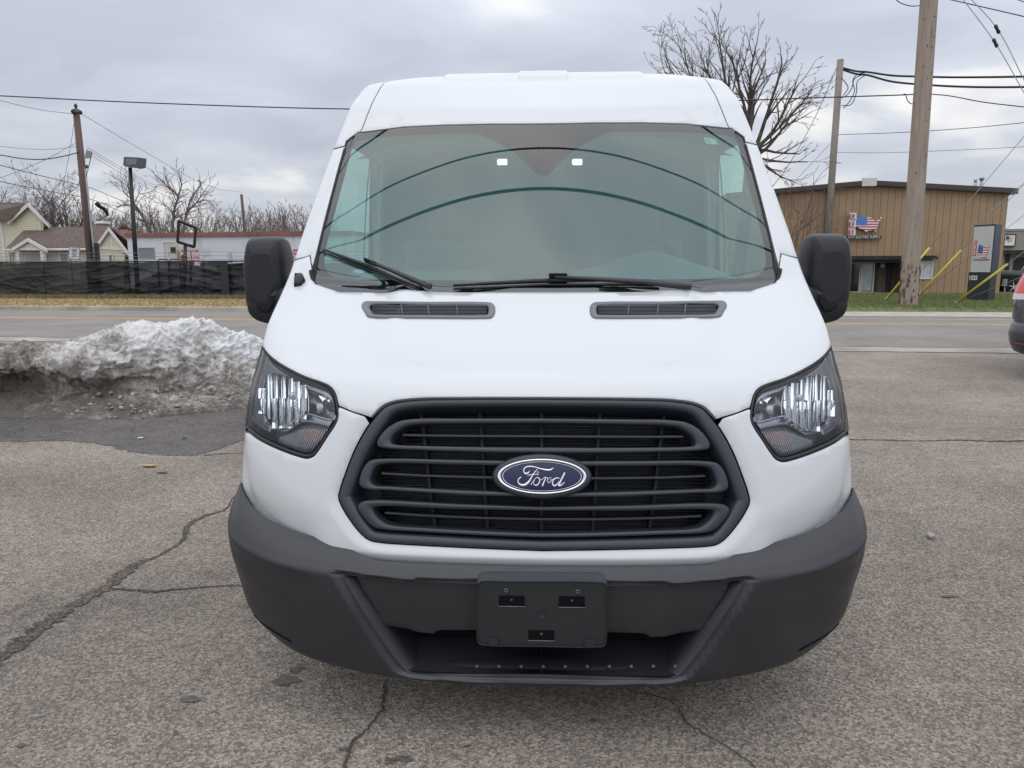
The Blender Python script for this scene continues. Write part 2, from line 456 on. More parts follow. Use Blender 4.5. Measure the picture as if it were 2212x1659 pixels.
def surf_panel(fn, nf, outline, holes, step, name, mats, parent, off=0.0, skirt=0.012, tilt=0.35, offn=None, custom=True):
    V, Fa = cdt_fill(outline, holes, step)
    o = np.full(len(V), off)
    if offn is not None: o = o + offn(V[:, 0], V[:, 1])
    P = fn(V[:, 0], V[:, 1], o); Nn = nf(V[:, 0], V[:, 1])
    if offn is not None:                                  # normals of the displaced surface
        e = .004
        A = fn(V[:, 0] + e, V[:, 1], off + offn(V[:, 0] + e, V[:, 1])) - fn(V[:, 0] - e, V[:, 1], off + offn(V[:, 0] - e, V[:, 1]))
        B = fn(V[:, 0], V[:, 1] + 5*e, off + offn(V[:, 0], V[:, 1] + 5*e)) - fn(V[:, 0], V[:, 1] - 5*e, off + offn(V[:, 0], V[:, 1] - 5*e))
        c = np.cross(A, B); ln = np.linalg.norm(c, axis=-1, keepdims=True); Nn = np.where(ln > 1e-9, c / np.maximum(ln, 1e-9), Nn)
    # face orientation
    fnm = np.cross(P[Fa[:, 1]] - P[Fa[:, 0]], P[Fa[:, 2]] - P[Fa[:, 0]])
    if (fnm * Nn[Fa[:, 0]]).sum() < 0: Fa = Fa[:, ::-1]
    be = bound_edges(Fa)
    N2 = Nn.copy()
    if tilt:
        acc = np.zeros_like(P)
        for a, b in be:
            d = P[b] - P[a]; o_ = np.cross(d, Nn[a]); l = np.linalg.norm(o_)
            if l > 1e-9: acc[a] += o_ / l; acc[b] += o_ / l
        l = np.linalg.norm(acc, axis=1, keepdims=True); acc = np.where(l > 1e-9, acc / np.maximum(l, 1e-9), 0)
        N2 = N2 + acc * tilt; N2 /= np.maximum(np.linalg.norm(N2, axis=1, keepdims=True), 1e-9)
    verts = [tuple(p) for p in P]; faces = [tuple(int(i) for i in f) for f in Fa]; sm = [True] * len(faces)
    nvs = [tuple(n) for n in N2]
    if skirt:
        idx = {}
        for a, b in be:
            for k in (a, b):
                if k not in idx:
                    idx[k] = len(verts); verts.append(tuple(P[k])); verts.append(tuple(P[k] - Nn[k] * skirt)); nvs += [(0, 0, 0)] * 2
        for a, b in be:
            faces.append((idx[b], idx[a], idx[a] + 1, idx[b] + 1)); sm.append(False)
    me = bpy.data.meshes.new(name); me.from_pydata(verts, [], faces); me.polygons.foreach_set('use_smooth', sm); me.update()
    ob = link_mesh(name, me, mats, parent)
    if custom: me.normals_split_custom_set_from_vertices(nvs)
    return ob
def panel(net, outline, name, mats, parent, holes=(), step=0.02, **kw):
    return surf_panel(lambda t, q, o: net.S(np.clip(t, -1, 1), np.clip(q, 0, net.n - 1), o), lambda t, q: net.nrm(t, q), outline, holes, step, name, mats, parent, **kw)
def loft_ring(net, O, I, prof, name, mats, parent, closed=True, smooth=True, add=None):
    """strip swept between two matching outlines; prof = (blend from O to I, offset along the surface normal)"""
    O = np.array(O, float); I = np.array(I, float); rows = []
    for a, of in prof:
        t = O[:, 0] * (1 - a) + I[:, 0] * a; q = O[:, 1] * (1 - a) + I[:, 1] * a
        rows.append(net.S(np.clip(t, -1, 1), q, of))
    b = add or MB(); b.grid(rows, smooth=smooth, closed=closed)
    if add is None: return b.build(name, mats, parent)
def net_tube(net, pts, off, r, name, mats, parent, n=8, add=None, mi=0, closed=False):
    P = [net.S(np.array([p[0]]), np.array([p[1]]), off)[0] for p in pts]
    if closed: P = P + [P[0]]
    b = add or MB(); b.tube(P, r, n, mi=mi)
    if add is None: return b.build(name, mats, parent)

# ---- the nose, hood, windscreen and roof as one measured net: rows of
#      (centre setback, centre height, half width, edge setback, edge height, shoulder drop, section)
def relief_body(x, y, z, t, q):
    ax = np.abs(x)
    dome = (1 - sstep(ax, .52, .64)) * sstep(q, 5.6, 7.0) * (1 - sstep(q, 9.2, 9.9)) * 0.024
    # roof pressings
    rr = sstep(q, 17.95, 18.25)
    rib = (1 - sstep(ax, .118, .126)) * .009 + (1 - sstep(ax, .50, .515)) * .011
    return 0, 0, dome + rib * rr
NET = Net([
    (.075, .500, 0.99, .36, .50, 0, 0),
    (.045, .590, 1.025, .335, .62, 0, 0),
    (.062, .700, 1.030, .325, .735, 0, 0),
    (.105, .880, 1.032, .365, .88, 0, 0),
    (.160, 1.040, 1.032, .445, 1.05, 0, 0),
    (.205, 1.105, 1.028, .51, 1.13, .005, .1),
    (.300, 1.155, 1.024, .565, 1.207, .02, .25),
    (.470, 1.225, 1.024, .65, 1.285, .035, .4),
    (.640, 1.300, 1.032, .765, 1.345, .04, .5),
    (.800, 1.372, 1.037, .87, 1.405, .03, .6),
] + [(.835 + .60 * t + .04 * t * t, 1.398 + .762 * t, 1.037 - .03 * t - .049 * t * t, .94 + .775 * t - .04 * t * t, 1.455 + .775 * t, 0, 1) for t in (0, .2, .4, .6, .8, 1, 1.05)] + [
    (1.63, 2.285, .933, 1.79, 2.335, .02, 1),
    (1.80, 2.395, .885, 1.885, 2.41, .03, 1),
    (2.02, 2.478, .83, 2.06, 2.44, .04, 1),
    (2.40, 2.515, .80, 2.42, 2.455, .04, 1),
    (5.85, 2.515, .80, 5.85, 2.455, .04, 1),
], relief_body)
NET.prep(0, 20)
M_white = mat('white_paint', (.59, .61, .62), .35, coat=.8)
M_blk = mat('black_plastic', (.011, .012, .015), .42, spec=.45, bump=.06, bscale=900)
M_grille = mat('grille_plastic', (.030, .033, .045), .38, spec=.55)
M_bump = mat('grained_bumper_plastic', (.017, .018, .022), .38, spec=.65, bump=.08, bscale=700, var=.16, vscale=6)
M_dark = mat('shadow_black', (.006, .006, .007), .9, spec=.1)
M_chrome = mat('chrome', (.80, .80, .80), .10, 1.0)
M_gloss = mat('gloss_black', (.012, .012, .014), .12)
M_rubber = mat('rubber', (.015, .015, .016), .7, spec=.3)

van = empty('cargo_van', (0, VY, 0), 'white full-size cargo van parked nose-on with black grille, bumper and mirrors', 'van')
tr = NET.tr; trs = NET.trs

# ---- outlines surveyed from the photograph (left half), mirrored about the van's centre plane
HL_TOP = [(565.4, 744.8), (580.6, 766), (598, 780.5), (617, 792.4), (657.7, 812.7), (698, 826.9), (714.4, 836), (724.6, 851), (730.6, 875.5)]
HL_BOT = [(730.6, 875.5), (731.6, 899.8), (724.6, 918), (708.3, 942.4), (690, 970.8), (678, 985), (663.7, 990), (647.5, 987), (596.9, 968.7), (556.3, 948.5), (538, 934.5)]
GR = [(1170, 859), (984.5, 859.2), (898.6, 861), (849.5, 867.3), (827.5, 875.9), (812.8, 889.3), (788.2, 922.5), (763.7, 966.6), (744, 1015.7), (729.3, 1059.8), (726.9, 1077), (734.3, 1096.6), (753.9, 1128.5), (778.4, 1158), (795.6, 1170.2), (817.7, 1175), (910.9, 1181.3), (1058, 1188.6), (1170, 1192.8)]
GRs = csmooth(GR, 4)
gr_half = trs(GRs); gr_half[0] = (0, gr_half[0][1]); gr_half[-1] = (0, gr_half[-1][1])
gr_full = gr_half + mir(gr_half)[1:-1]
hlt = csmooth(HL_TOP, 3); hlb = csmooth(HL_BOT, 3)
hl_top = trs(hlt); hl_bot = trs(hlb)
hl_out = hl_top + hl_bot[1:] + [NET.tr('e', 925), NET.tr('e', 880), NET.tr('e', 820), NET.tr('e', 775), NET.tr('e', 750)]
# where the grille outline meets the hood line
k_meet = min(range(len(GRs)), key=lambda i: (GRs[i][0] - 800)**2 + (GRs[i][1] - 900)**2)
def shift(pts, dt, dq): return [(a + dt, b + dq) for a, b in pts]
def inset(poly, d):
    """move a closed outline inwards by d (t units)"""
    P = np.array([(a, b * QS) for a, b in poly]); n = len(P); A = 0
    for i in range(n): A += P[i-1][0] * P[i][1] - P[i][0] * P[i-1][1]
    sg = 1 if A > 0 else -1; o = []
    for i in range(n):
        e = P[(i + 1) % n] - P[i - 1]; l = np.hypot(*e)
        nn_ = np.array([-e[1], e[0]]) / max(l, 1e-9) * sg
        q = P[i] + nn_ * d; o.append((q[0], q[1] / QS))
    return o
# inner shell seen only through the shut lines
sh = [(-1, .3), (-1, 9.4), (1, 9.4), (1, .3)]
hl_in = inset(hl_out, .014); hr_in = mir(hl_in); gr_in = inset(gr_full, .012)
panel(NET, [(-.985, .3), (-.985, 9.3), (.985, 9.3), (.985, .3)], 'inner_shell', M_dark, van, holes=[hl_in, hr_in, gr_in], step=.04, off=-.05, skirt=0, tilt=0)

# hood
hood_l = [tr('e', 741)] + [tr('e', v) for v in (720, 700, 670, 640, 610, 585, 563)] + trs([(655, 558), (668.5, 553.5), (672, 575), (676, 600), (681, 613.5), (700, 620.5), (733, 631.5), (800, 632.0), (950, 631.5), (1100, 631.2)])
hood_c = (0, tr(1171, 631)[1])
hood_front = [(a, b + .035) for a, b in gr_half[:k_meet + 1]] + trs([(788, 896.5), (763.7, 889), (745, 881), (733, 876)])
hood_side = [(a + .0015, b + .02) for a, b in hl_top[::-1]]
left = hood_front + hood_side[1:] + hood_l[1:]
hood_poly = left + [hood_c] + mir(left)[:-1]
def hood_lip(t, q):
    # rolled front edge over the grille
    return -0.012 * (1 - sstep(q, 4.15, 4.75)) * (1 - sstep(np.abs(t), .66, .74))
panel(NET, hood_poly, 'hood', M_white, van, step=.018, skirt=.02, tilt=.5)

# front fascia, white, round the grille
BT = [(520, 1053), (539, 1087), (569, 1114), (615, 1138), (675, 1158), (727, 1170), (751, 1181), (782, 1199), (812, 1210), (873, 1215), (1000, 1220), (1170, 1224)]
bt = csmooth(BT, 3); bt_t = trs(bt); bt_t[0] = tr('e', 1050); bt_t[-1] = (0, bt_t[-1][1])
low = [(a, max(b - .9, 0.05)) for a, b in bt_t]
fl = trs([(733.5, 880.5), (745, 885), (763.7, 892.5), (787, 900)]) + gr_half[k_meet + 1:-1]
fas_l = [(a, b - .012) for a, b in hl_bot[1:][::-1]]
half = [tr('e', 931)] + fas_l + fl + [gr_half[-1]]
lowh = low[::-1] + [(-1, 2.2)]
fas = half + mir(half)[1:] + mir(lowh)[:-1] + lowh
def fascia_relief(t, q):
    # chamfer towards the grille and the fold that runs across the corner
    x = np.abs(t); o = np.zeros_like(t)
    d = gr_dist(t, q)
    o -= .014 * (1 - sstep(d, -.012, .036))
    crease = 1.92 + 1.25 * np.clip((x - .60) / .40, 0, 1)            # row where the fold lies
    dq = crease - q; below = .5 * (dq + np.sqrt(dq * dq + .035)); o -= .030 * np.minimum(below, 1.1) * sstep(x, .58, .70) * (1 - sstep(x, .93, .995))
    o -= .010 * np.clip(1.12 - q, 0, .5) / .3 * (1 - sstep(x, .56, .66))
    return o
GP = np.array([(a, b * QS) for a, b in dens(gr_full, .004)])
def gr_dist(t, q):
    t = np.atleast_1d(t); q = np.atleast_1d(q) * QS; r = np.zeros(len(t))
    for k in range(0, len(t), 4000):
        r[k:k+4000] = np.sqrt(((t[k:k+4000, None] - GP[None, :, 0])**2 + (q[k:k+4000, None] - GP[None, :, 1])**2).min(1))
    return np.where(inpoly(t, q / QS, gr_full), -r, r)
panel(NET, fas, 'front_fascia', M_white, van, step=.014, skirt=.02, offn=fascia_relief, tilt=.3)

# ---- grille
def loops(pts, n=5):
    h = trs(csmooth([(1170, pts[0][1])] + pts + [(1170, pts[-1][1])], n)); h[0] = (0, h[0][1]); h[-1] = (0, h[-1][1]); return h + mir(h)[1:-1]
grille = bpy.data.objects.new('grille', None); COL.objects.link(grille); grille.parent = van; ORG[grille.name] = ORG[van.name]
go = inset(gr_full, .004)
g2 = inset(gr_full, .012); g3 = inset(gr_full, .030); g4 = inset(gr_full, .038)
loft_ring(NET, go, g4, [(0, -.05), (0, -.012), (.10, -.006), (.25, -.004), (.65, -.006), (.85, -.010), (1, -.018), (1, -.11)], 'grille_surround', M_grille, grille)
# deep cavity behind
gb = inset(gr_full, .03)
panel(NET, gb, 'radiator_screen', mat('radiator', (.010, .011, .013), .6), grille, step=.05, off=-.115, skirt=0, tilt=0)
L1o = [(984, 902.5), (898.6, 902.8), (861.8, 907.7), (837.3, 920), (820, 937), (810.3, 954.4), (812.8, 964), (827.5, 967.8), (910.9, 972.8), (1058, 977.5)]
L1i = [(984, 914.5), (898.6, 916.3), (874, 921.2), (856.9, 932.3), (848, 941), (843.4, 952), (845, 957), (853, 959.5), (910.9, 962), (1058, 964.8)]
L2o = [(984, 992.5), (807.8, 991.2), (793.1, 996), (780.9, 1010.8), (772.3, 1035.3), (772.3, 1047.6), (783.3, 1056), (837.3, 1059.8), (1000, 1070), (1080, 1072.5)]
L2i = [(984, 1004.5), (820, 1003.5), (807.8, 1010.8), (800.5, 1028), (798.5, 1037), (800, 1043), (810, 1049), (840, 1051), (1000, 1059.3), (1080, 1062)]
L3o = [(984, 1089), (788.2, 1081.4), (773.5, 1086.8), (768, 1096.6), (780.9, 1118.7), (800.5, 1138.3), (817.7, 1144.5), (911, 1151), (1000, 1156), (1080, 1160)]
L3i = [(984, 1101), (812, 1095.5), (805, 1098.5), (804.5, 1104), (811, 1115), (827.5, 1129.7), (847, 1136), (911, 1140.8), (1000, 1146), (1080, 1149.5)]
cents = [(902.3, 978.9, 913.4, 965.4), (996.5, 1074.6, 1007.8, 1063.5), (1095.4, 1162.9, 1105, 1152.6)]
for (Oo, Ii, cc) in zip((L1o, L2o, L3o), (L1i, L2i, L3i), cents):
    def lp(P, a, b):
        h = trs(csmooth([(1170, a)] + P + [(1170, b)], 5)); h[0] = (0, h[0][1]); h[-1] = (0, h[-1][1]); return h + mir(h)[1:-1]
    O_ = lp(Oo, cc[0], cc[1]); I_ = lp(Ii, cc[2], cc[3])
    loft_ring(NET, O_, I_, [(0, -.06), (-.0, -.018), (.06, -.010), (.16, -.007), (.5, -.0075), (.84, -.008), (.94, -.012), (1, -.020), (1.0, -.06)], 'grille_bar', M_grille, grille)
# thin blades inside the loops and louvres between them
bl = MB()
for (pl, pc, h) in (([(862, 936.5), (930, 938), (1040, 939)], 939.5, 5.5), ([(815, 1023), (900, 1028), (1030, 1032)], 1034, 5.5), ([(822, 1112), (900, 1117.5), (1030, 1123.5)], 1126.5, 5.5)):
    up = trs([(u, v - h * .6) for u, v in pl] + [(1170, pc - h * .6)]); dn = trs([(u, v + h * .6) for u, v in pl] + [(1170, pc + h * .6)])
    up = up + mir(up)[1:]; dn = dn + mir(dn)[1:]
    loft_ring(NET, up, dn, [(0, -.075), (0, -.05), (.25, -.042), (.5, -.046), (.75, -.042), (1, -.05), (1, -.075)], '', None, None, closed=False, add=bl)
bl.build('blade', M_grille, grille)
lv = MB()
for v0 in np.arange(872, 1186, 7.6):
    a = []; 
    for u in (800, 860, 930, 1010, 1090, 1170): a.append(tr(u, v0 + (u - 1170) * (v0 - 930) * .00006))
    a = [p for p in a if inpoly(np.array([p[0]]), np.array([p[1]]), gb)[0]]
    if len(a) < 2: continue
    a = a + mir(a)[1:] if abs(a[-1][0]) < .01 else a + mir(a)
    net_tube(NET, a, -.105, .0028, '', None, None, n=4, add=lv)
lv.build('louvre_mesh', mat('louvre', (.014, .015, .019), .55), grille)
st = MB()
for u in (905, 1035, 1170, 1298, 1440):
    for v0, v1 in ((868, 1183),):
        p0 = tr(u + (1170 - u) * -.035, 872); p1 = tr(u + (1170 - u) * .12, 1182)
        n_ = 12; pts = [(lerp(p0[0], p1[0], i / n_), lerp(p0[1], p1[1], i / n_)) for i in range(n_ + 1)]
        w = .0045
        loft_ring(NET, [(a - w, b) for a, b in pts], [(a + w, b) for a, b in pts], [(0, -.11), (0, -.082), (1, -.082), (1, -.11)], '', None, None, closed=False, smooth=False, add=st)
st.build('grille_strut', mat('strut_black', (.006, .007, .009), .6), grille)

# badge: blue oval with chrome rim and script
bc = NET.S(*[np.array([x]) for x in (0.0, tr(1170, 1029)[1])])[0]; bcv = Vector(bc)
bn = Vector(NET.nrm(np.array([0.0]), np.array([tr(1170, 1029)[1]]))[0])
bx = Vector((1, 0, 0)); bz = bn.cross(bx) * -1
if bz.z < 0: bz = -bz
bc0 = bcv + bn * .012
BS = .1385 / 965.0
def oval(a, b, h, n=64): return [tuple(bc0 + bx * (a * math.cos(2*math.pi*k/n)) + bz * (b * math.sin(2*math.pi*k/n)) + bn * h) for k in range(n)]
rx, rz = 965 * BS, 372 * BS * 1.04
hb = MB(); hb.grid([oval(rx * 1.12, rz * 1.30, -.06), oval(rx * 1.10, rz * 1.24, -.018), oval(rx * 1.04, rz * 1.10, -.004), oval(rx * 1.0, rz * 1.0, -.006), oval(rx * .5, rz * .5, -.006)], closed=True)
badge = hb.build('badge', M_grille, grille)
cb = MB(); cb.grid([oval(rx, rz, -.006), oval(rx * .99, rz * .98, .0), oval(rx * .965, rz * .945, .006), oval(rx * .93, rz * .895, .007), oval(rx * .905, rz * .86, .002)], closed=True)
cb.grid([oval(rx * .872, rz * .805, .0015), oval(rx * .864, rz * .79, .003), oval(rx * .856, rz * .78, .0015)], closed=True)
cb.build('badge_chrome', mat('badge_chrome', (.88, .88, .90), .24, 1.0), badge)
bb = MB(); bb.grid([oval(rx * .905 * r, rz * .855 * r, .0005 + .004 * (1 - r * r)) for r in (1, .85, .6, .3, .02)], closed=True)
bb.build('badge_enamel', mat('blue_enamel', (.003, .007, .055), .35, coat=.2), badge)
def stroke(mb, pts, ws, h=.0075):
    P = csmooth(pts, 6); k = len(P); Wd = np.interp(np.linspace(0, len(pts) - 1, k), range(len(pts)), ws)
    rows = [[], [], [], [], []]
    for i in range(k):
        a = np.array(P[max(i - 1, 0)]); b = np.array(P[min(i + 1, k - 1)]); d = b - a; l = max(np.hypot(*d), 1e-6); nx, ny = -d[1] / l, d[0] / l
        for r, (f, hh) in enumerate(((-.5, .0035), (-.36, h), (0, h + .0012), (.36, h), (.5, .0035))):
            x = (P[i][0] + nx * f * Wd[i] - 1100) * BS; z = -(P[i][1] + ny * f * Wd[i] - 520) * BS * 1.04
            rows[r].append(tuple(bc0 + bx * x + bz * z + bn * hh))
    mb.grid(rows)
sc_ = MB()
stroke(sc_, [(842, 405), (812, 445), (765, 468), (722, 440), (715, 385), (765, 335), (850, 320), (950, 332), (1060, 362), (1170, 385), (1270, 388), (1342, 348)], [16, 34, 50, 40, 34, 36, 34, 30, 34, 44, 46, 26])
stroke(sc_, [(1015, 365), (950, 435), (890, 520), (845, 600), (790, 665), (715, 698), (640, 685), (598, 635), (612, 575), (662, 535)], [20, 30, 36, 46, 62, 52, 42, 38, 34, 30])
stroke(sc_, [(800, 512), (850, 490), (920, 482), (1000, 478), (1042, 448), (1030, 425), (1002, 432), (996, 462), (1020, 500)], [20, 24, 20, 14, 14, 14, 14, 14, 20])
stroke(sc_, [(868, 692), (900, 645), (940, 590), (985, 545), (1030, 550), (1055, 590), (1040, 650), (990, 700), (940, 690), (925, 640), (955, 575)], [26, 20, 18, 18, 28, 34, 36, 34, 26, 20, 16])
stroke(sc_, [(1045, 560), (1085, 590), (1130, 560), (1180, 530)], [22, 18, 18, 22])
stroke(sc_, [(1190, 535), (1155, 610), (1112, 712)], [30, 40, 50])
stroke(sc_, [(1150, 600), (1190, 540), (1225, 560), (1215, 620), (1250, 645), (1300, 600), (1360, 560)], [14, 20, 24, 24, 22, 18, 16])
stroke(sc_, [(1240, 575), (1275, 535), (1300, 560), (1270, 600)], [14, 16, 14, 12])
stroke(sc_, [(1470, 560), (1410, 548), (1345, 590), (1322, 655), (1350, 705), (1405, 690), (1460, 620)], [24, 30, 34, 40, 42, 32, 20])
stroke(sc_, [(1586, 440), (1540, 530), (1485, 630), (1452, 705)], [52, 50, 50, 52])
stroke(sc_, [(1452, 705), (1500, 700), (1545, 665), (1580, 628)], [40, 30, 24, 22])
sc_.build('badge_script', mat('script_chrome', (.82, .83, .84), .22, 1.0), badge)

# ---- headlights (left then mirrored)
M_lens = glass_mat('headlight_lens', (.92, .94, .96), 1.5, .0, 1.1)
M_hbez = mat('headlight_bezel', (.34, .35, .385), .24, .65)
M_refl = mat('reflector', (.80, .82, .84), .17, 1.0)
M_amb = mat('amber_lens', (.85, .30, .05), .35)
HP = lambda x, y: (495.5 + .2027 * x, 725.5 + .2027 * y)
def hp(pts): return trs([HP(*p) for p in pts])
M_hgask = mat('headlight_gasket', (.012, .012, .014), .4)
M_hint = mat('headlight_inner', (.42, .43, .46), .2, .85)
for sgn in (-1, 1):
    mm = (lambda p: p) if sgn < 0 else (lambda p: [(-a, b) for a, b in p])
    head = bpy.data.objects.new('headlight', None); COL.objects.link(head); head.parent = van; ORG[head.name] = ORG[van.name]
    H = mm(hl_out); Hi = mm(inset(hl_out, .011)); Hj = mm(inset(hl_out, .008))
    loft_ring(NET, H, Hi, [(0, -.045), (0, -.004), (.4, .001), (.7, -.003), (1, -.008), (1, -.03)], 'gasket', M_hgask, head)
    panel(NET, mm(inset(hl_out, .012)), 'lens', M_lens, head, step=.02, off=-.002, skirt=0, tilt=0)
    Hk = mm(inset(hl_out, .022))
    # inner bezel: rolls back from the lens and opens to the chambers
    bez = MB()
    op = mm(hp([(315, 560), (330, 440), (390, 385), (540, 372), (700, 430), (800, 520), (880, 545), (1000, 600), (1060, 660), (1085, 760), (1080, 880), (960, 865), (830, 822), (750, 850), (640, 920), (535, 975), (380, 925), (320, 800)]))
    ops = [tuple(p) for p in csmooth(op, 4, closed=True)]
    lo_ = mm(hp([(400, 985), (520, 1020), (620, 975), (760, 905), (900, 925), (1040, 965), (1015, 1060), (930, 1200), (850, 1260), (720, 1225), (520, 1150), (400, 1090)]))
    los = [tuple(p) for p in csmooth(lo_, 3, closed=True)]
    panel(NET, Hk, 'bezel', M_hbez, head, holes=[ops, los], step=.02, off=-.022, skirt=.03, tilt=.3)
    panel(NET, mm(inset(hl_out, .018)), 'housing', M_hint, head, step=.03, off=-.100, skirt=-.08, tilt=0)
    # faceted main reflector
    c0 = HP(600, 660)
    rf = MB(); nc = 7; nr_ = 4
    xs = np.linspace(310, 822, nc + 1); ytop = lambda x: 375 if x < 560 else 375 + (x - 560) * .50; rnd = random.Random(5 if sgn < 0 else 8)
    for i in range(nc):
        ys = [375, 420, 480, 560, 668, 760, 830, 890, 940, 985]
        for j in range(len(ys) - 1):
            x0, x1, y0, y1 = xs[i], xs[i + 1], ys[j], ys[j + 1]; y0 = max(y0, ytop(x1) + 20)
            if y1 <= y0 + 20: continue
            def rad(x, y): return math.hypot((x - 585) / 250.0, (y - 665) / 300.0)
            if rad((x0 + x1) / 2, (y0 + y1) / 2) > 1.06: continue
            sub = []
            rq = random.Random(i * 7 + (j > 3) + (100 if sgn > 0 else 0)); tl = rq.uniform(-.014, .014); tb = rq.uniform(-.012, .012)
            for a in np.linspace(0, 1, 7):
                row = []
                for b in np.linspace(0, 1, 4):
                    x = lerp(x0, x1, a); y = lerp(y0, y1, b); r = rad(x, y)
                    of = .080 - .060 * r * r - .011 * math.sin(math.pi * a) + tl * (a - .5) + tb * ((y - 668) / 300.)
                    p = mm(hp([(x, y)]))[0]; Pq = Vector(NET.S(np.array([p[0]]), np.array([p[1]]), 0)[0]); Pq.y += of * 1.0; Pq.x *= 1 + of / 2.5; Pq.z += (Pq.z - CAM_H) * of / 2.5
                    row.append(tuple(Pq))
                sub.append(row)
            rf.grid(sub)
    rf.build('reflector', M_refl, head, fix=True)
    bu = MB(); p = mm(hp([(575, 575)]))[0]; P = Vector(NET.S(np.array([p[0]]), np.array([p[1]]), -.045)[0])
    bu.lathe([(0, -.003), (.010, -.002), (.0125, .0), (.0125, .012), (.009, .03)], P, (0, 1, 0), 16)
    p = mm(hp([(600, 680)]))[0]; P = Vector(NET.S(np.array([p[0]]), np.array([p[1]]), -.05)[0])
    bu.lathe([(0, -.006), (.006, -.004), (.009, .004), (.008, .02), (.012, .024), (.012, .04)], P, (0, 1, 0), 14)
    bu.build('bulb', mat('bulb_glass', (.55, .55, .50), .08, .7), head)
    # small side chamber
    sc2 = MB()
    for (quad, of) in (([(880, 545), (960, 575), (955, 590), (905, 610)], -.05), ([(915, 625), (1045, 620), (1045, 740), (950, 730)], -.07), ([(955, 640), (1030, 650), (1020, 700), (950, 690)], -.06), ([(1052, 620), (1085, 640), (1090, 750), (1058, 748)], -.055)):
        q = [NET.S(np.array([a[0]]), np.array([a[1]]), of - .008 * (k % 2))[0] for k, a in enumerate(mm(hp(quad)))]
        sc2.quad(*q)
    p = mm(hp([(990, 620)]))[0]; P = Vector(NET.S(np.array([p[0]]), np.array([p[1]]), -.055)[0])
    sc2.lathe([(0, -.008), (.008, -.006), (.012, 0), (.012, .02)], P, (0, 1, 0), 14)
    for k in range(9):
        x = 835 + k * 8
        net_tube(NET, mm(hp([(x, 530 + k * 6), (x + 8, 660), (x + 14, 800 - k * 4)])), -.055, .0010, '', None, None, n=4, add=sc2)
    sc2.build('side_reflector', M_refl, head, fix=True)
    # bright trim line and divider
    tb_ = MB()
    net_tube(NET, mm(trs(csmooth([HP(*p) for p in [(365, 922), (450, 955), (535, 978), (640, 920), (740, 850), (800, 826), (850, 830), (960, 862), (1082, 897)]], 4, sharp=(2,)))), -.010, .0026, '', None, None, n=6, add=tb_)
    net_tube(NET, mm(trs(csmooth([HP(*p) for p in [(800, 515), (822, 620), (828, 730), (822, 820)]], 4))), -.011, .0020, '', None, None, n=6, add=tb_)
    net_tube(NET, mm(trs(csmooth([HP(*p) for p in [(345, 560), (318, 640), (320, 780), (372, 915)]], 4))), -.012, .0014, '', None, None, n=6, add=tb_)
    tb_.build('trim_line', mat('satin_silver', (.72, .74, .78), .25, 1.0), head)
    # turn signal with vertical fluting
    ts = MB(); am = MB()
    for k in range(26):
        x = 470 + k * 22
        top = np.interp(x, [470, 540, 640, 760, 900, 1045], [1060, 1035, 985, 935, 940, 985]); bot = np.interp(x, [470, 600, 720, 850, 930, 1045], [1120, 1185, 1235, 1262, 1205, 1010])
        if bot - top < 20: continue
        sl = -.16
        pts = [(x - (y - top) * .42, y) for y in np.linspace(top, bot, 5)]
        net_tube(NET, mm(hp(pts)), -.034, .0021, '', None, None, n=5, add=ts)
    ts.build('turn_signal', mat('smoked_flute', (.55, .56, .60), .2, .6), head)
    panel(NET, los, 'turn_signal_housing', mat('smoked', (.05, .05, .056), .3), head, step=.03, off=-.046, skirt=0, tilt=0)
    blob = mm(hp([(650, 1060), (700, 1000), (780, 965), (860, 985), (950, 1010), (1020, 1000), (980, 1050), (900, 1060), (860, 1110), (760, 1120), (690, 1110)]))
    panel(NET, [tuple(p) for p in csmooth(blob, 3, closed=True)], 'amber_bulb', M_amb, head, step=.02, off=-.042, skirt=.01, tilt=.3)
    # amber side marker deep in the corner
    p = mm(hp([(225, 900)]))[0]

# ---- windscreen
GL_L = [(783, 281.5), (777, 283), (765, 292), (749.7, 303.6), (746.5, 309), (744, 322), (718, 418), (690, 529), (679, 598), (679, 606), (682, 612)]
gl_l = trs(GL_L)
g_top = trs([(870, 274.5), (960, 270), (1060, 268)])
g_c = (0, tr(1171, 267.6)[1])
gb_l = trs([(681, 612), (700, 619), (733, 629)]); gbz = tr(1171, 629)[1] - .30
half_g = [(a, b) for a, b in gl_l]
halfA = [g_c] + g_top[::-1] + half_g + [(gb_l[1][0], gb_l[1][1] - .12), (gb_l[2][0], gbz)]
glass_poly = halfA + mir(halfA)[:-1]
M_ws = glass_mat('windscreen_glass', (.72, .92, .88), 1.9, .0, 1.08)
ws = panel(NET, glass_poly, 'windscreen', M_ws, van, step=.03, off=-.004, skirt=0, tilt=0)
# printed border with the sensor shade at the top
FR_I = [(1160, 374), (1140, 352), (1112, 327), (1095, 316), (1072, 303.6), (1052, 293), (1037, 286), (1020, 284.5), (960, 284.8), (893.5, 287.5), (830, 292), (784, 297.5), (768, 302.5), (760, 315), (745, 370), (725, 445), (705, 523), (699.5, 560), (701, 574), (706, 585), (714, 592), (727, 597.5), (760, 599.5), (900, 601.5), (1012.6, 602.5), (1100, 603)]
fi = trs(csmooth(FR_I, 2, sharp=(0,))); fcen = (0, tr(1171, 603)[1]); fv = (-.0035, tr(1164, 376)[1])
fi_half = [fv] + fi + [fcen]
frit_hole = fi_half + mir(fi_half)[1:]
M_frit = mat('black_frit', (.018, .019, .022), .5)
hz_m, hz_b, hz_n, hz_l = nodes_of('brightening_haze', .8)
hz_t = hz_m.node_tree; hz_t.nodes.remove(hz_b); hz_o = [n for n in hz_t.nodes if n.type == 'OUTPUT_MATERIAL'][0]
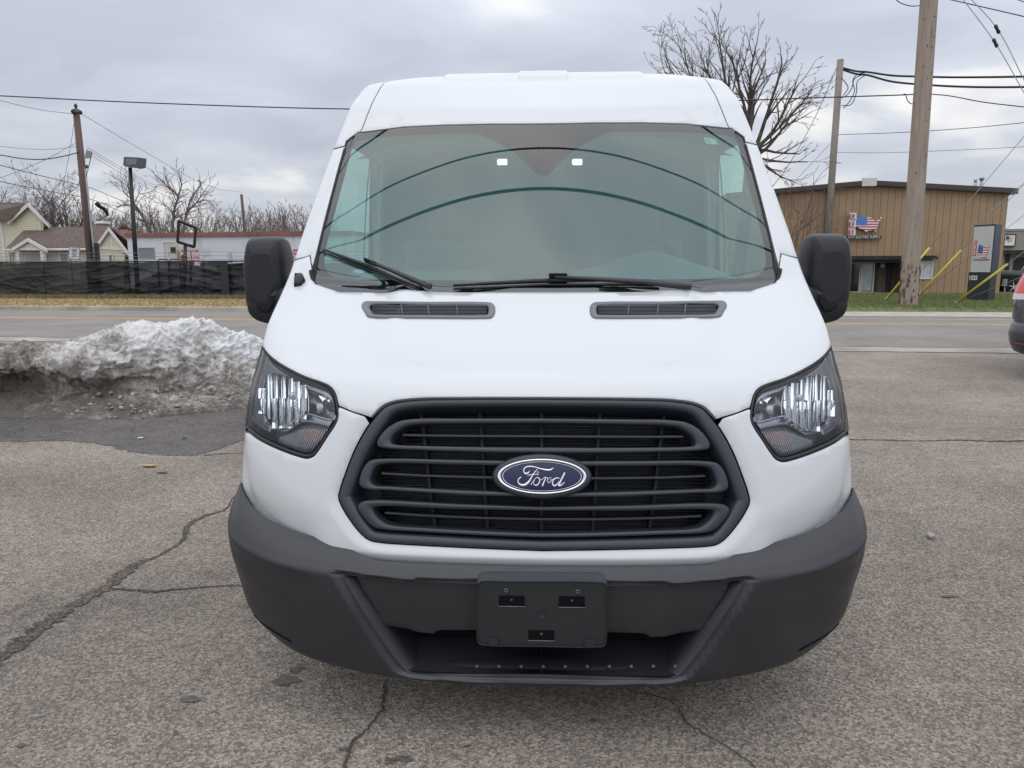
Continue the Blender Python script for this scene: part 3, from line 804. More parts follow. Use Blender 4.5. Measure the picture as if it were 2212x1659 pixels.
hz_x = hz_n('ShaderNodeMixShader'); hz_a = hz_n('ShaderNodeBsdfTransparent'); hz_d = hz_n('ShaderNodeBsdfDiffuse'); hz_x.inputs[0].default_value = .27
hz_a.inputs[0].default_value = (.86, .95, .93, 1); hz_d.inputs[0].default_value = (.44, .76, .80, 1); hz_l(hz_a.outputs[0], hz_x.inputs[1]); hz_l(hz_d.outputs[0], hz_x.inputs[2]); hz_l(hz_x.outputs[0], hz_o.inputs[0])
panel(NET, frit_hole, 'brightening_film', hz_m, ws, step=.03, off=-.010, skirt=0, tilt=0)  # diffuse teal haze, added to brighten the pane inside the frit
holes_s = [trs([(1164, 309), (1178, 309), (1181.5, 327), (1158, 327)]), trs([(1204 + 6 * math.cos(a), 311 + 5 * math.sin(a)) for a in np.linspace(0, 2*math.pi, 13)[:-1]])]
panel(NET, glass_poly, 'frit_border', M_frit, ws, holes=[frit_hole] + holes_s, step=.03, off=-.009, skirt=0, tilt=0)
panel(NET, trs([(1521, 292), (1547, 296.5), (1553, 309), (1527, 307)]), 'inspection_sticker', mat('sticker_paper', (.55, .75, .68), .6), ws, step=.03, off=-.010, skirt=0, tilt=0)
st_o = MB()
stq = [tr(776 + 18 * math.cos(a), 583 + 7.5 * math.sin(a)) for a in np.linspace(0, 2*math.pi, 25)[:-1]]
panel(NET, stq, 'oval_sticker', mat('sticker_blue', (.22, .42, .58), .5), ws, step=.02, off=-.010, skirt=0, tilt=0)
panel(NET, [tr(776 + 12 * math.cos(a), 583 + 4.6 * math.sin(a)) for a in np.linspace(0, 2*math.pi, 25)[:-1]], 'sticker_centre', mat('sticker_white', (.6, .7, .74), .5), ws, step=.02, off=-.0085, skirt=0, tilt=0)
# rubber channel round the glass
net_tube(NET, half_g[2:], -.006, .006, 'glass_seal', M_rubber, van, n=5); net_tube(NET, [(-a, b) for a, b in half_g[2:]], -.006, .006, 'glass_seal', M_rubber, van, n=5)

# ---- A pillars and roof
go_l = inset(halfA, 0)
for sgn in (-1, 1):
    inn = trs([(746, 309), (743, 322), (717, 418), (689, 529), (679, 580), (671.8, 551)])
    inn = [(a - .004, b) for a, b in inn]
    outr = [tr('e', v) for v in (559, 500, 442, 383, 340, 323.5)]
    pp = [tr(746, 317.5)] + inn[1:4] + [(tr(677, 575)[0] - .004, tr(677, 575)[1]), tr(671, 550.5), tr(655, 555.5)] + outr
    pp = [(max(a, -1), b) for a, b in pp]
    if sgn > 0: pp = [(-a, b) for a, b in pp]
    panel(NET, pp, 'windscreen_pillar', M_white, van, step=.02, skirt=.02, tilt=.45)
ditch = [(778.5, 284.5), (783, 275), (800, 232), (815, 202), (826.6, 183), (829, 180)]
dl = trs(ditch); 
td = dl[-1][0]
roof_half = [(0, g_c[1] + .02)] + [(a, b + .02) for a, b in g_top[::-1]] + [(a + .004, b) for a, b in dl] + [(td + .004, 20.0), (td + .004, 21.0)]
panel(NET, roof_half + mir(roof_half)[:-1], 'roof', M_white, van, step=.016, skirt=.015, tilt=.35)
for sgn in (-1, 1):
    rp = [(a - .002, b) for a, b in dl] + [(td - .002, 20.0), (td - .002, 21.0), (-1, 21.0), (-1, 19), (-1, 18), (-1, 17)] + [tr('e', 300), tr('e', 320.5), tr(744.5, 313.8), tr(746.5, 304), tr(762, 292.5), tr(774, 284)]
    if sgn > 0: rp = [(-a, b) for a, b in rp]
    panel(NET, rp, 'roof_rail', M_white, van, step=.018, skirt=.015, tilt=.45)
panel(NET, [(-.97, 14.4), (-.97, 21), (.97, 21), (.97, 14.4)], 'roof_lining', M_dark, van, step=.06, off=-.03, skirt=0, tilt=0)

# ---- body sides: run straight back from the front net's outer edge
eq = np.linspace(0, 20, 161); EP = NET.S0(-np.ones_like(eq), eq)
fyz = pchip(EP[:, 2][np.r_[True, np.diff(EP[:, 2]) > 1e-4]], -EP[:, 0][np.r_[True, np.diff(EP[:, 2]) > 1e-4]])
def side_w(z): return fyz(np.clip(z, .5, 2.455))
WY = [(3.17, 'front'), (6.92, 'rear')]
def side_outline():
    zs = [(VY + float(y), float(z)) for y, z in zip(EP[::6, 1] - VY, EP[::6, 2])]
    top = zs[-1]
    pts = [(p[0], p[1]) for p in zs]
    pts += [(VY + 5.85, top[1]), (VY + 5.9, 2.3), (VY + 5.95, .45)]
    def arch(c, r=.44):
        return [(c + r * math.cos(a), max(.36 + r * math.sin(a), .30)) for a in np.linspace(math.radians(-8), math.radians(188), 15)]
    pts += [(WY[1][0] + .46, .32)] + arch(WY[1][0]) + [(WY[0][0] + .46, .30)] + arch(WY[0][0]) + [(VY + .58, .50)]
    return pts
for sgn in (-1, 1):
    so = side_outline()
    win = [(VY + 1.06, 1.44), (VY + 1.36, 1.76), (VY + 1.60, 2.02), (VY + 1.70, 2.08), (VY + 2.22, 2.09), (VY + 2.24, 1.30), (VY + 1.10, 1.34)]
    V, Fa = cdt_fill(so, [win], .12, qs=1.0)
    P = [(sgn * float(side_w(z)), y, z) for y, z in V]
    me = bpy.data.meshes.new('s'); me.from_pydata(P, [], [tuple(int(i) for i in f) for f in Fa]); me.polygons.foreach_set('use_smooth', [True] * len(me.polygons)); me.update()
    body = link_mesh('body_side', me, M_white, van)
    wg = MB(); wg.add([(sgn * (float(side_w(z)) - .012), y, z) for y, z in win], [tuple(range(len(win)))])
    wg.build('door_window', glass_mat('side_glass', (.62, .78, .72), 1.45), body)
    dr = MB()
    for y0, y1 in ((VY + 1.0, VY + 2.22), (VY + 2.3, VY + 3.5)):
        if y0 > VY + 2 and sgn < 0: continue
        for (a, b) in (((y0, .5), (y0, 1.36)), ((y1, .5), (y1, 2.12)), ((y0, .5), (y1, .5))):
            pts = [(sgn * (float(side_w(z)) + .001), lerp(a[0], b[0], k / 10), z) for k in range(11) for z in [lerp(a[1], b[1], k / 10)]]
            dr.tube(pts, .004, 4)
    dr.build('door_seam', M_rubber, body)
    hd = MB(); hd.obox((sgn * 1.035, VY + 1.98, 1.12), (sgn * .035, 0, 0), (0, .2, 0), (0, 0, .035)); bevel(hd.build('door_handle', M_blk, body), .008)
    sl = MB(); sl.box((min(sgn * .93, sgn * 1.035), WY[0][0] + .46, .28), (max(sgn * .93, sgn * 1.035), WY[1][0] - .46, .5)); sl.build('sill', M_blk, body)
    wl = MB()
    for (yc, nm) in WY:
        wh = MB(); wh.lathe([(.20, .12), (.33, .125), (.355, .10), (.36, .0), (.355, -.10), (.33, -.125), (.20, -.12)], (sgn * .89, yc, .36), (sgn, 0, 0), 32)
        tyre = wh.build('wheel', M_rubber, van)
        rm = MB(); rm.lathe([(0, .09), (.06, .095), (.07, .07), (.17, .05), (.19, .115), (.205, .12)], (sgn * .89, yc, .36), (sgn, 0, 0), 32)
        rm.build('rim', mat('steel_rim', (.45, .46, .47), .4, .8), tyre)
        ap = MB(); ar = [(math.cos(a), math.sin(a)) for a in np.linspace(math.radians(-6), math.radians(186), 20)]; ap.grid([[(sgn * xx, yc + r_ * c, .36 + r_ * s2) for c, s2 in ar] for xx, r_ in ((1.0, .445), (.66, .445), (.66, .0))], smooth=False); ap.build('wheel_well', M_dark, tyre)
rear = MB(); zs = [float(p) for p in EP[::6, 2]]; L_ = [(-float(side_w(z)), VY + 5.9, z) for z in zs]; R_ = [(float(side_w(z)), VY + 5.9, z) for z in reversed(zs)]
rear.add(L_ + R_, [tuple(range(len(L_) + len(R_)))]); rear.build('rear_doors', M_white, van)
und = MB(); und.box((-.92, VY + .5, .24), (.92, VY + 5.8, .34)); und.build('underbody', M_dark, van)
# engine bay block keeps light from leaking through under the hood
eb = MB(); eb.box((-.93, VY + .38, .34), (.93, VY + 1.02, 1.0)); eb.box((-.90, VY + .75, 1.0), (.90, VY + 1.02, 1.22)); eb.build('engine_bay', M_dark, van)

# ---- cabin
M_dash = mat('dash_plastic', (.27, .275, .28), .7, bump=.05, bscale=300)
M_cab = mat('cabin_trim', (.13, .14, .14), .85)
db = MB(); rows = []
for (dy, z, hump) in ((.86, 1.33, 0), (1.05, 1.395, .0), (1.22, 1.44, .03), (1.33, 1.46, .085), (1.42, 1.455, .095), (1.47, 1.40, .06), (1.50, 1.15, 0)):
    row = []
    for x in np.linspace(-.97, .97, 41):
        zz = z + hump * math.exp(-((x - .50) / .20)**2) - .05 * sstep(np.array(abs(x)), .75, .97) + .0
        row.append((x, VY + dy + .10 * (x / .97)**2, float(zz)))
    rows.append(row)
db.grid(rows); dash = db.build('dashboard', M_dash, van)
cu_ = MB(); cu_.box((-.22, VY + 1.06, 1.44), (.12, VY + 1.22, 1.462)); bevel(cu_.build('dash_tray', mat('tray', (.05, .05, .055), .6), dash), .01)
sw = MB(); c = Vector((.50, VY + 1.66, 1.46)); ax_ = Vector((0, -.82, .57)); a_ = Vector((1, 0, 0)); b_ = ax_.cross(a_).normalized()
sw.tube([c + (a_ * math.cos(t) + b_ * math.sin(t)) * .195 for t in np.linspace(0, 2*math.pi, 41)], .015, 8, cap=False)
sw.box((.47, VY + 1.62, 1.28), (.53, VY + 1.70, 1.46)); sw.box((.31, VY + 1.65, 1.45), (.69, VY + 1.675, 1.475))
sw.build('steering_wheel', mat('wheel_rim_black', (.055, .055, .06), .5), van)
for x in (.50, -.50):
    s_ = MB(); s_.box((x - .25, VY + 1.95, 1.0), (x + .25, VY + 2.10, 1.62)); s_.box((x - .25, VY + 1.6, .85), (x + .25, VY + 2.05, 1.02)); s_.box((x - .13, VY + 1.99, 1.64), (x + .13, VY + 2.07, 1.82))
    bevel(s_.build('seat', M_cab, van), .04, 3)
bh = MB(); bh.box((-.96, VY + 2.36, .35), (.96, VY + 2.38, 2.42)); bh.box((-.96, VY + .9, .40), (.96, VY + 2.4, .44)); bh.build('bulkhead', mat('bulkhead_grey', (.16, .175, .175), .9), van)
for sgn in (-1, 1):     # inner door and B pillar trim
    hl_ = MB(); hl_.box((min(sgn * .93, sgn * .985), VY + 2.25, 1.0), (max(sgn * .94, sgn * .985), VY + 2.37, 2.2))
    hl_.box((min(sgn * .955, sgn * .985), VY + 1.1, .9), (max(sgn * .955, sgn * .985), VY + 2.2, 1.29))
    hl_.tube([(sgn * .93, VY + 2.12, 1.30), (sgn * .90, VY + 2.14, 1.9), (sgn * .86, VY + 2.1, 2.1)], .02, 6); hl_.build('cabin_side_trim', mat('pillar_trim', (.28, .28, .27), .8), van)

hd_ = MB(); hd_.grid([[(x, VY + dy, z - .10 * (x / .9)**4) for x in np.linspace(-.9, .9, 15)] for dy, z in ((1.55, 2.09), (1.8, 2.13), (2.36, 2.16))]); hd_.build('headliner', mat('headliner', (.45, .45, .43), .9), van)
for u in (1085, 1247):
    P = yp(u, 350, VY + 1.84); lm = MB(); lm.box((P.x - .022, P.y - .004, P.z - .013), (P.x + .022, P.y + .004, P.z + .013))
    lo = lm.build('dome_light', mat('lit_lens', (1.0, .98, .86), .4, emit=7.0), van)
    bevel(lo, .008, 3)
    lh = MB(); lh.box((P.x - .034, P.y + .005, P.z - .018), (P.x + .034, P.y + .03, P.z + .022)); bevel(lh.build('lamp_housing', mat('lamp_grey', (.35, .36, .35), .5), lo), .005)

# ---- scuttle panel at the foot of the glass, hood vents, wipers, antenna foot
ck = MB()
panel(NET, [(-.86, 9.25), (.86, 9.25), (.86, 9.9), (-.86, 9.9)], 'scuttle', M_blk, van, step=.05, off=-.03, skirt=0, tilt=0)
for mirror in (False, True):
    V0 = [(785, 654), (800, 653), (920, 654.5), (1055, 655.2), (1066, 658), (1070.5, 668), (1068, 682), (1062, 688), (1050, 689.3), (920, 689), (805, 687.5), (793, 685), (787, 675), (780.5, 662)]
    V1 = [(803, 659.5), (812, 658.3), (920, 659.8), (1046, 660.8), (1053, 662.2), (1055.5, 668), (1054, 679), (1051, 682.5), (1044, 683.3), (920, 683.2), (815, 682), (808, 680.5), (802, 672), (798.5, 664)]
    Ov = trs(csmooth(V0, 3, closed=True)); Iv = trs(csmooth(V1, 3, closed=True))
    if mirror: Ov = [(-a, b) for a, b in Ov]; Iv = [(-a, b) for a, b in Iv]
    vent = loft_ring(NET, Ov, Iv, [(0, -.004), (.05, .004), (.2, .0075), (.8, .0075), (.97, .004), (1, -.004)], 'hood_vent', mat('vent_grey', (.15, .155, .17), .5), van)
    panel(NET, Iv, 'vent_recess', M_dark, vent, step=.04, off=.0012, skirt=0, tilt=0)
    sl = MB()
    for k in range(7):
        v = lerp(662.5, 680.5, k / 6); pts = trs([(lerp(803, 1051, j / 8) + (1.8 - k * .3), v + .25 * k * (j / 8) * .3) for j in range(9)])
        if mirror: pts = [(-a, b) for a, b in pts]
        net_tube(NET, pts, .0035, .0017, '', None, None, n=4, add=sl)
    for u in (865, 922, 984) if True else ():
        pts = trs([(u + 2, 660), (u + 5, 683)]);
        if mirror: pts = [(-a, b) for a, b in pts]
        net_tube(NET, pts, .006, .003, '', None, None, n=5, add=sl)
    sl.build('vent_slats', mat('vent_slat', (.10, .10, .115), .5), vent)
# wipers
def wp(u, v, off): 
    p = tr(u, v); return Vector(NET.S(np.array([p[0]]), np.array([p[1]]), off)[0])
w1 = MB()
w1.tube([wp(700, 543, 0.012), wp(745, 560, 0.013), wp(800, 581, 0.013)], [0.0041, 0.0075, 0.0082], 6)
w1.tube([wp(800, 581, 0.013), wp(840, 599, 0.013), wp(880, 615, 0.011), wp(905, 624.5, 0.008)], [0.0082, 0.0075, 0.0061, 0.0041], 6)
w1.tube([wp(698, 546, 0.005), wp(800, 586, 0.006), wp(905, 628, 0.003)], .004, 4)
wip = w1.build('wiper', M_blk, van)
wa = MB(); wa.tube([wp(803, 573, 0.023), wp(850, 593, 0.025), wp(893, 612, 0.023), wp(930, 629, 0.019)], [0.0082, 0.0088, 0.0109, 0.0122], 6); wa.build('wiper_arm', mat('arm_black', (.03, .03, .034), .4), wip)
wc = MB(); a = wp(790, 570, 0.017); b = wp(818, 581, 0.019); wc.obox(a - Vector((0, 0, .006)), b - a, Vector((0, .02, .0)), Vector((-.004, -.01, .022))); bevel(wc.build('wiper_clip', M_blk, wip), .004)
w2 = MB()
w2.tube([wp(979, 623, 0.013), wp(1060, 616.5, 0.013), wp(1150, 612, 0.014), wp(1190, 611, 0.014)], [0.0048, 0.0068, 0.0088, 0.0088], 6)
w2.tube([wp(1190, 611, 0.014), wp(1290, 609, 0.014), wp(1425, 613.5, 0.013)], [0.0088, 0.0075, 0.0034], 6)
w2.tube([wp(980, 627, 0.005), wp(1190, 617, 0.006), wp(1420, 617, 0.004)], .005, 4)
wip2 = w2.build('wiper', M_blk, van)
wa = MB(); wa.tube([wp(1198, 607, 0.025), wp(1290, 612, 0.026), wp(1400, 621, 0.023), wp(1490, 629, 0.017)], [0.0068, 0.0088, 0.0116, 0.0122], 6); wa.build('wiper_arm', mat('arm_black'), wip2)
wc = MB(); a = wp(1186, 604, 0.019); b = wp(1226, 604.5, 0.020); wc.obox(a - Vector((0, 0, .008)), b - a, Vector((0, .02, 0)), Vector((-.002, -.012, .022))); bevel(wc.build('wiper_clip', M_blk, wip2), .004)
ab = MB(); p0 = [wp(638, 597, .012), wp(656, 597, .012), wp(660, 608, .010), wp(650, 618, .008), wp(636, 620, .008)]
cen = sum(p0, Vector()) / 5; nn_ = Vector(NET.nrm(np.array([-.9]), np.array([9.0]))[0])
ab.grid([[p - nn_ * .012 for p in p0], p0, [lerp(p, cen, .25) + nn_ * .012 for p in p0], [lerp(p, cen, .95) + nn_ * .014 for p in p0]], closed=True)
ab.build('antenna_foot', M_blk, van)
for sgn in (-1, 1):
    q0 = [(-abs(a), b) for a, b in trs([(668, 585), (676, 583), (680, 610), (672, 603)])]
    if sgn > 0: q0 = [(-a, b) for a, b in q0]
    panel(NET, q0, 'pillar_foot_seal', M_rubber, van, step=.02, off=.004, skirt=.01)

# ---- mirrors
for sgn in (-1, 1):
    mh = bpy.data.objects.new('wing_mirror', None); COL.objects.link(mh); mh.parent = van; ORG[mh.name] = ORG[van.name]
    Y0 = VY + 1.02
    OUT = [(523.6, 540), (527, 522), (533, 514), (548, 510.5), (570, 509.7), (588, 510), (597, 514), (602, 524), (608, 549.5), (612, 580), (616.5, 606), (617, 625), (611, 638), (600, 662), (588, 686), (578, 699), (563, 697), (549, 690.5), (538.7, 683), (530, 668), (525, 640), (521.5, 590), (521.3, 560)]
    o3 = [yp(u, v, Y0) for u, v in csmooth(OUT, 3, closed=True)]
    cx_ = sum(p.x for p in o3) / len(o3); cz_ = sum(p.z for p in o3) / len(o3)
    rows = []
    for (k, dy) in ((.94, .16), (.985, .13), (1.0, .09), (.995, .05), (.96, .02), (.90, .002), (.80, -.012), (.55, -.019)):
        rows.append([(sgn * -(cx_ + (p.x - cx_) * k), Y0 + dy, cz_ + (p.z - cz_) * k) for p in o3])
    h = MB(); h.grid(rows, closed=True); h.add(rows[-1], [tuple(range(len(o3)))], smooth=True); h.build('mirror_shell', M_blk, mh)
    gl = MB(); gl.add([(sgn * -(cx_ + (p.x - cx_) * .93), Y0 + .158, cz_ + (p.z - cz_) * .93) for p in o3], [tuple(range(len(o3)))]); gl.build('mirror_glass', M_chrome, mh)
    # lower arm cover with a ledge, in front of the shell
    ARM = [(536, 619), (560, 621.5), (590, 624), (604, 625), (618, 618), (624, 632), (612, 652), (598, 682), (584, 699.5), (564, 697.5), (546, 689.5), (534, 676), (530, 650)]
    a3 = [yp(u, v, Y0 - .02) for u, v in csmooth(ARM, 3, closed=True)]; ax2 = sum(p.x for p in a3) / len(a3); az2 = sum(p.z for p in a3) / len(a3)
    am = MB(); am.grid([[(sgn * -(ax2 + (p.x - ax2) * k), Y0 + dy, az2 + (p.z - az2) * k) for p in a3] for (k, dy) in ((1.0, .12), (1.0, .02), (.995, .004), (.975, -.008), (.9, -.014), (.5, -.018))], closed=True)
    am.build('mirror_arm', M_blk, mh)
    stb = MB(); pA = yp(600, 640, Y0 + .05); stb.tube([(sgn * -pA.x, Y0 + .05, pA.z), (sgn * .99, Y0 + .08, pA.z - .02)], [.075, .085], 12); stb.build('mirror_mount', M_blk, mh)
    sm2 = MB(); sm2.tube([(sgn * -p.x, p.y - .003, p.z) for p in [yp(u, v, Y0 - .0) for u, v in csmooth([(526, 592), (530, 596), (535, 606), (540, 640), (543, 676)], 4)]], .0018, 5); sm2.build('shell_seam', M_rubber, mh)

# ---- bumper: its own net, with recesses modelled as separate pieces
NB = Net([
    (.22, .225, .92, .55, .42, 0, 0),
    (.022, .195, 1.005, .33, .385, 0, 0),
    (.004, .213, 1.022, .305, .405, 0, 0),
    (.0, .330, 1.045, .27, .495, 0, 0),
    (-.008, .450, 1.053, .25, .565, 0, 0),
    (-.006, .525, 1.055, .245, .625, 0, 0),
    (.010, .558, 1.052, .265, .672, 0, 0),
    (.036, .583, 1.036, .30, .735, 0, 0),
    (.070, .605, 1.030, .33, .765, 0, 0),
    (.105, .640, 1.025, .36, .80, 0, 0),
])
NB.prep()
bt2 = [NB.tr(u, v - 0) for u, v in bt]
pk = [(1170, 1258), (1031, 1257.5), (918, 1254.5), (903, 1260), (850, 1256), (790, 1248), (741, 1240), (736, 1243), (745, 1262), (770, 1307), (812, 1372), (840, 1412), (867, 1446), (880, 1457), (900, 1462), (1000, 1465), (1170, 1467)]
pk_h = NB.trs(csmooth(pk, 3, sharp=(2, 3, 6, 7))); pk_h[0] = (0, pk_h[0][1]); pk_h[-1] = (0, pk_h[-1][1])
pk_f = pk_h + mir(pk_h)[1:-1]
bo = [(-1, 0.15), (-1, bt2[0][1])] + bt2[1:-1] + [(0, bt2[-1][1])]
bo = bo + mir(bo)[1:]
def bump_relief(t, q):
    x = np.abs(t); o = np.zeros_like(t)
    # raised rim beside the recess and hollow cheek outside it
    d = np.sqrt(((t[:, None] - PK[None, :, 0])**2 + (q[:, None] * QS - PK[None, :, 1])**2).min(1)) if len(t) < 3000 else np.concatenate([np.sqrt(((t[i:i+3000, None] - PK[None, :, 0])**2 + (q[i:i+3000, None] * QS - PK[None, :, 1])**2).min(1)) for i in range(0, len(t), 3000)])
    o -= .014 * (1 - sstep(d, .004, .032))
    ck_ = sstep(x, .60, .72) * (1 - sstep(x, .93, .99)) * sstep(q, 2.2, 3.2) * (1 - sstep(q, 4.3, 5.3))
    o -= .012 * ck_
    return o
PK = np.array([(a, b * QS) for a, b in dens(pk_f, .004)])
bump = panel(NB, bo, 'bumper', M_bump, van, holes=[pk_f], step=.014, offn=bump_relief, skirt=.03, tilt=0)
# slanting walls of the recess
pin = inset(pk_f, .028)
loft_ring(NB, pk_f, pin, [(0, -.0135), (.3, -.022), (.75, -.042), (1, -.060), (1.0, -.16)], 'recess_wall', M_bump, bump)
# centre bar carrying the number plate bracket
bar = [(1170, 1257), (1031, 1257), (918, 1255), (903, 1259), (850, 1256), (790, 1249), (752, 1243), (776, 1290), (812, 1362), (835, 1367), (880, 1374), (934, 1378.5), (941, 1373), (950, 1371), (1030, 1371), (1170, 1372)]
bh_ = NB.trs(bar); bh_[0] = (0, bh_[0][1]); bh_[-1] = (0, bh_[-1][1])
def bar_relief(t, q):
    x = np.abs(t)
    return -.012 * sstep(x, .33, .37) + .006 * np.exp(-((q - 5.3) / .4)**2)
panel(NB, bh_ + mir(bh_)[1:-1], 'bumper_centre', M_bump, bump, step=.014, off=-.026, skirt=.10, offn=bar_relief, tilt=.4)
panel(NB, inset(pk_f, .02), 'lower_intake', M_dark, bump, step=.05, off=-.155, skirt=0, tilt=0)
lip = MB(); lh = NB.trs([(845, 1452), (900, 1456), (1000, 1459), (1170, 1461)]); lh = lh + mir(lh)[0:]
loft_ring(NB, lh, [(a, b + .35) for a, b in lh], [(0, -.015), (.3, -.06), (1, -.15)], 'intake_lip', M_bump, bump, closed=False)
for k in range(11):
    dt_ = MB()
    u = 1063 + k * 48.5 - 60 + 25
    P = wpb = Vector(NB.S(np.array([NB.tr(u, 1452)[0]]), np.array([NB.tr(u, 1452)[1]]), -.035)[0]); dt_.lathe([(.006, 0), (.005, .004), (0, .005)], P + Vector((0, 0, -.002)), (0, -.3, 1), 8)
    dt_.build('lip_stud', mat('stud_grey', (.10, .10, .11), .5), bump)
for sgn in (-1, 1):    # slot line low on each corner
    pts = [(-abs(a), b) for a, b in NB.trs(csmooth([(548, 1327), (565, 1345), (590, 1363), (628, 1386)], 4))]
    if sgn > 0: pts = [(-a, b) for a, b in pts]
    net_tube(NB, pts, -.001, .0032, 'corner_groove', M_dark, bump, n=5)

# ---- number plate bracket
PB = lambda x, y: ((1150 + x * 350 / 2212.) * .8848, (1390 + y * 350 / 2212.) * .8848)
yb = VY - .052
def pb(x, y, d=0.0):
    u, v = PB(x, y); return yp(u, v, yb + d)
sk = [(85, 250), (95, 215), (130, 185), (170, 172), (600, 178), (2020, 192), (2070, 210), (2100, 260), (2095, 1100), (2070, 1180), (2020, 1205), (1100, 1200), (200, 1180), (130, 1160), (90, 1100)]
pl = MB(); sks = csmooth(sk, 3, closed=True)
ctr = (1095, 700)
def sc_out(k, d): return [pb(ctr[0] + (x - ctr[0]) * (1 - (1 - k) * .47), ctr[1] + (y - ctr[1]) * k, d) for x, y in sks]
pl.grid([sc_out(1.0, .045), sc_out(1.0, .006), sc_out(.992, .001), sc_out(.98, 0), sc_out(.965, .001), sc_out(.955, .006)], closed=True)
pl.add(sc_out(.955, .006), [tuple(range(len(sks)))])
plate = pl.build('plate_bracket', mat('bracket_plastic', (.017, .019, .021), .48, bump=.05, bscale=600), bump)
tp = MB(); tp.grid([[pb(x, y, d) for x, y in ((95, 200), (110, 160), (130, 90), (170, 45), (1100, 60), (2000, 75), (2040, 80), (2075, 130), (2095, 215))] if False else [pb(*p, d) for p in row] for row, d in (
    ([(90, 235), (130, 188), (170, 175), (1100, 186), (2020, 195), (2065, 210), (2098, 255)], .003),
    ([(88, 210), (110, 140), (160, 120), (1100, 125), (2030, 135), (2078, 160), (2100, 230)], .022),
    ([(100, 150), (125, 80), (180, 45), (1100, 50), (2020, 60), (2055, 90), (2090, 160)], .055),
    ([(130, 90), (150, 50), (200, 20), (1100, 25), (2000, 35), (2030, 60), (2060, 110)], .085))])
tp.build('bracket_hood', mat('bracket_hood', (.05, .053, .06), .5), plate)
for (x0, y0, x1, y1) in ((430, 405, 825, 560), (1355, 415, 1755, 575), (885, 940, 1285, 1090)):
    rc = MB(); rl = MB(); rc.quad(pb(x0, y0, .0055 - .0012), pb(x1, y0 + 5, .0055 - .0012), pb(x1, y1 + 5, .0055 - .0012), pb(x0, y1, .0055 - .0012))
    rl.tube([pb(x0 - 8, y1 + 10, .003), pb(x1 + 12, y1 + 16, .003)], .0012, 5); rc.build('slot', M_dark, plate); rl.build('slot_highlight', mat('edge_grey', (.16, .165, .19), .35), plate)  # paler tube paints the highlight along the slot's lower edge
for (x, y) in ((540, 325), (1645, 340)):
    rc = MB(); rl = MB(); rl.lathe([(.006, 0), (.005, -.002), (.0035, -.001)], pb(x, y, .004), (0, 1, 0), 12); rc.lathe([(.0036, 0), (0, -.0005)], pb(x, y, .0035), (0, 1, 0), 10); rc.build('screw_hole', M_dark, plate); rl.build('hole_rim', mat('edge_grey'), plate)
rn = MB(); cbk = pb(1090, 690, .004); rn.lathe([(.013, .0), (.0125, -.0022), (.0115, -.003), (.0105, -.001), (0, -.0006)], cbk, (0, 1, 0), 24)
for (x, y) in ((345, 1115), (1825, 1135)):
    a = pb(x - 75, y - 55, .003); b = pb(x + 75, y + 60, .003); rn.box((a.x, a.y - .004, b.z), (b.x, a.y + .01, a.z))
bevel(rn.build('bracket_clip', mat('bracket_plastic'), plate), .0012)
for (x, y, c) in ((1085, 1000, (.16, .05, .03)), (625, 475, (.06, .05, .045)), (1555, 485, (.06, .05, .045))):
    sc = MB(); sc.lathe([(.0045, 0), (.003, -.002), (0, -.002)], pb(x, y, .0035), (0, 1, 0), 10); sc.build('screw', mat('screw_%d' % int(c[0] * 100), c, .6, .4), plate)
# ================================================================== SETTING
RD = Vector((1, -.102, 0)).normalized(); ND = Vector((.102, 1, 0)).normalized()   # along the road / away from the van
def rdist(u, v, z=0): return gp(u, v, z).dot(ND)
def rp(u, v, d):
    """point of the sight line on the upright plane that runs parallel to the road at distance d"""
    q = ray(u, v); return CP + q * ((d - CP.dot(ND)) / q.dot(ND))
def rpos(a, d, z=0): return RD * a + ND * d + Vector((0, 0, z))
D_LOT = rdist(1171, 751.5); D_NEAR = rdist(1171, 741.0); D_Y1 = rdist(1171, 695.5); D_Y2 = rdist(1171, 685.0); D_FAR = rdist(1171, 675.5)
KERB = .13

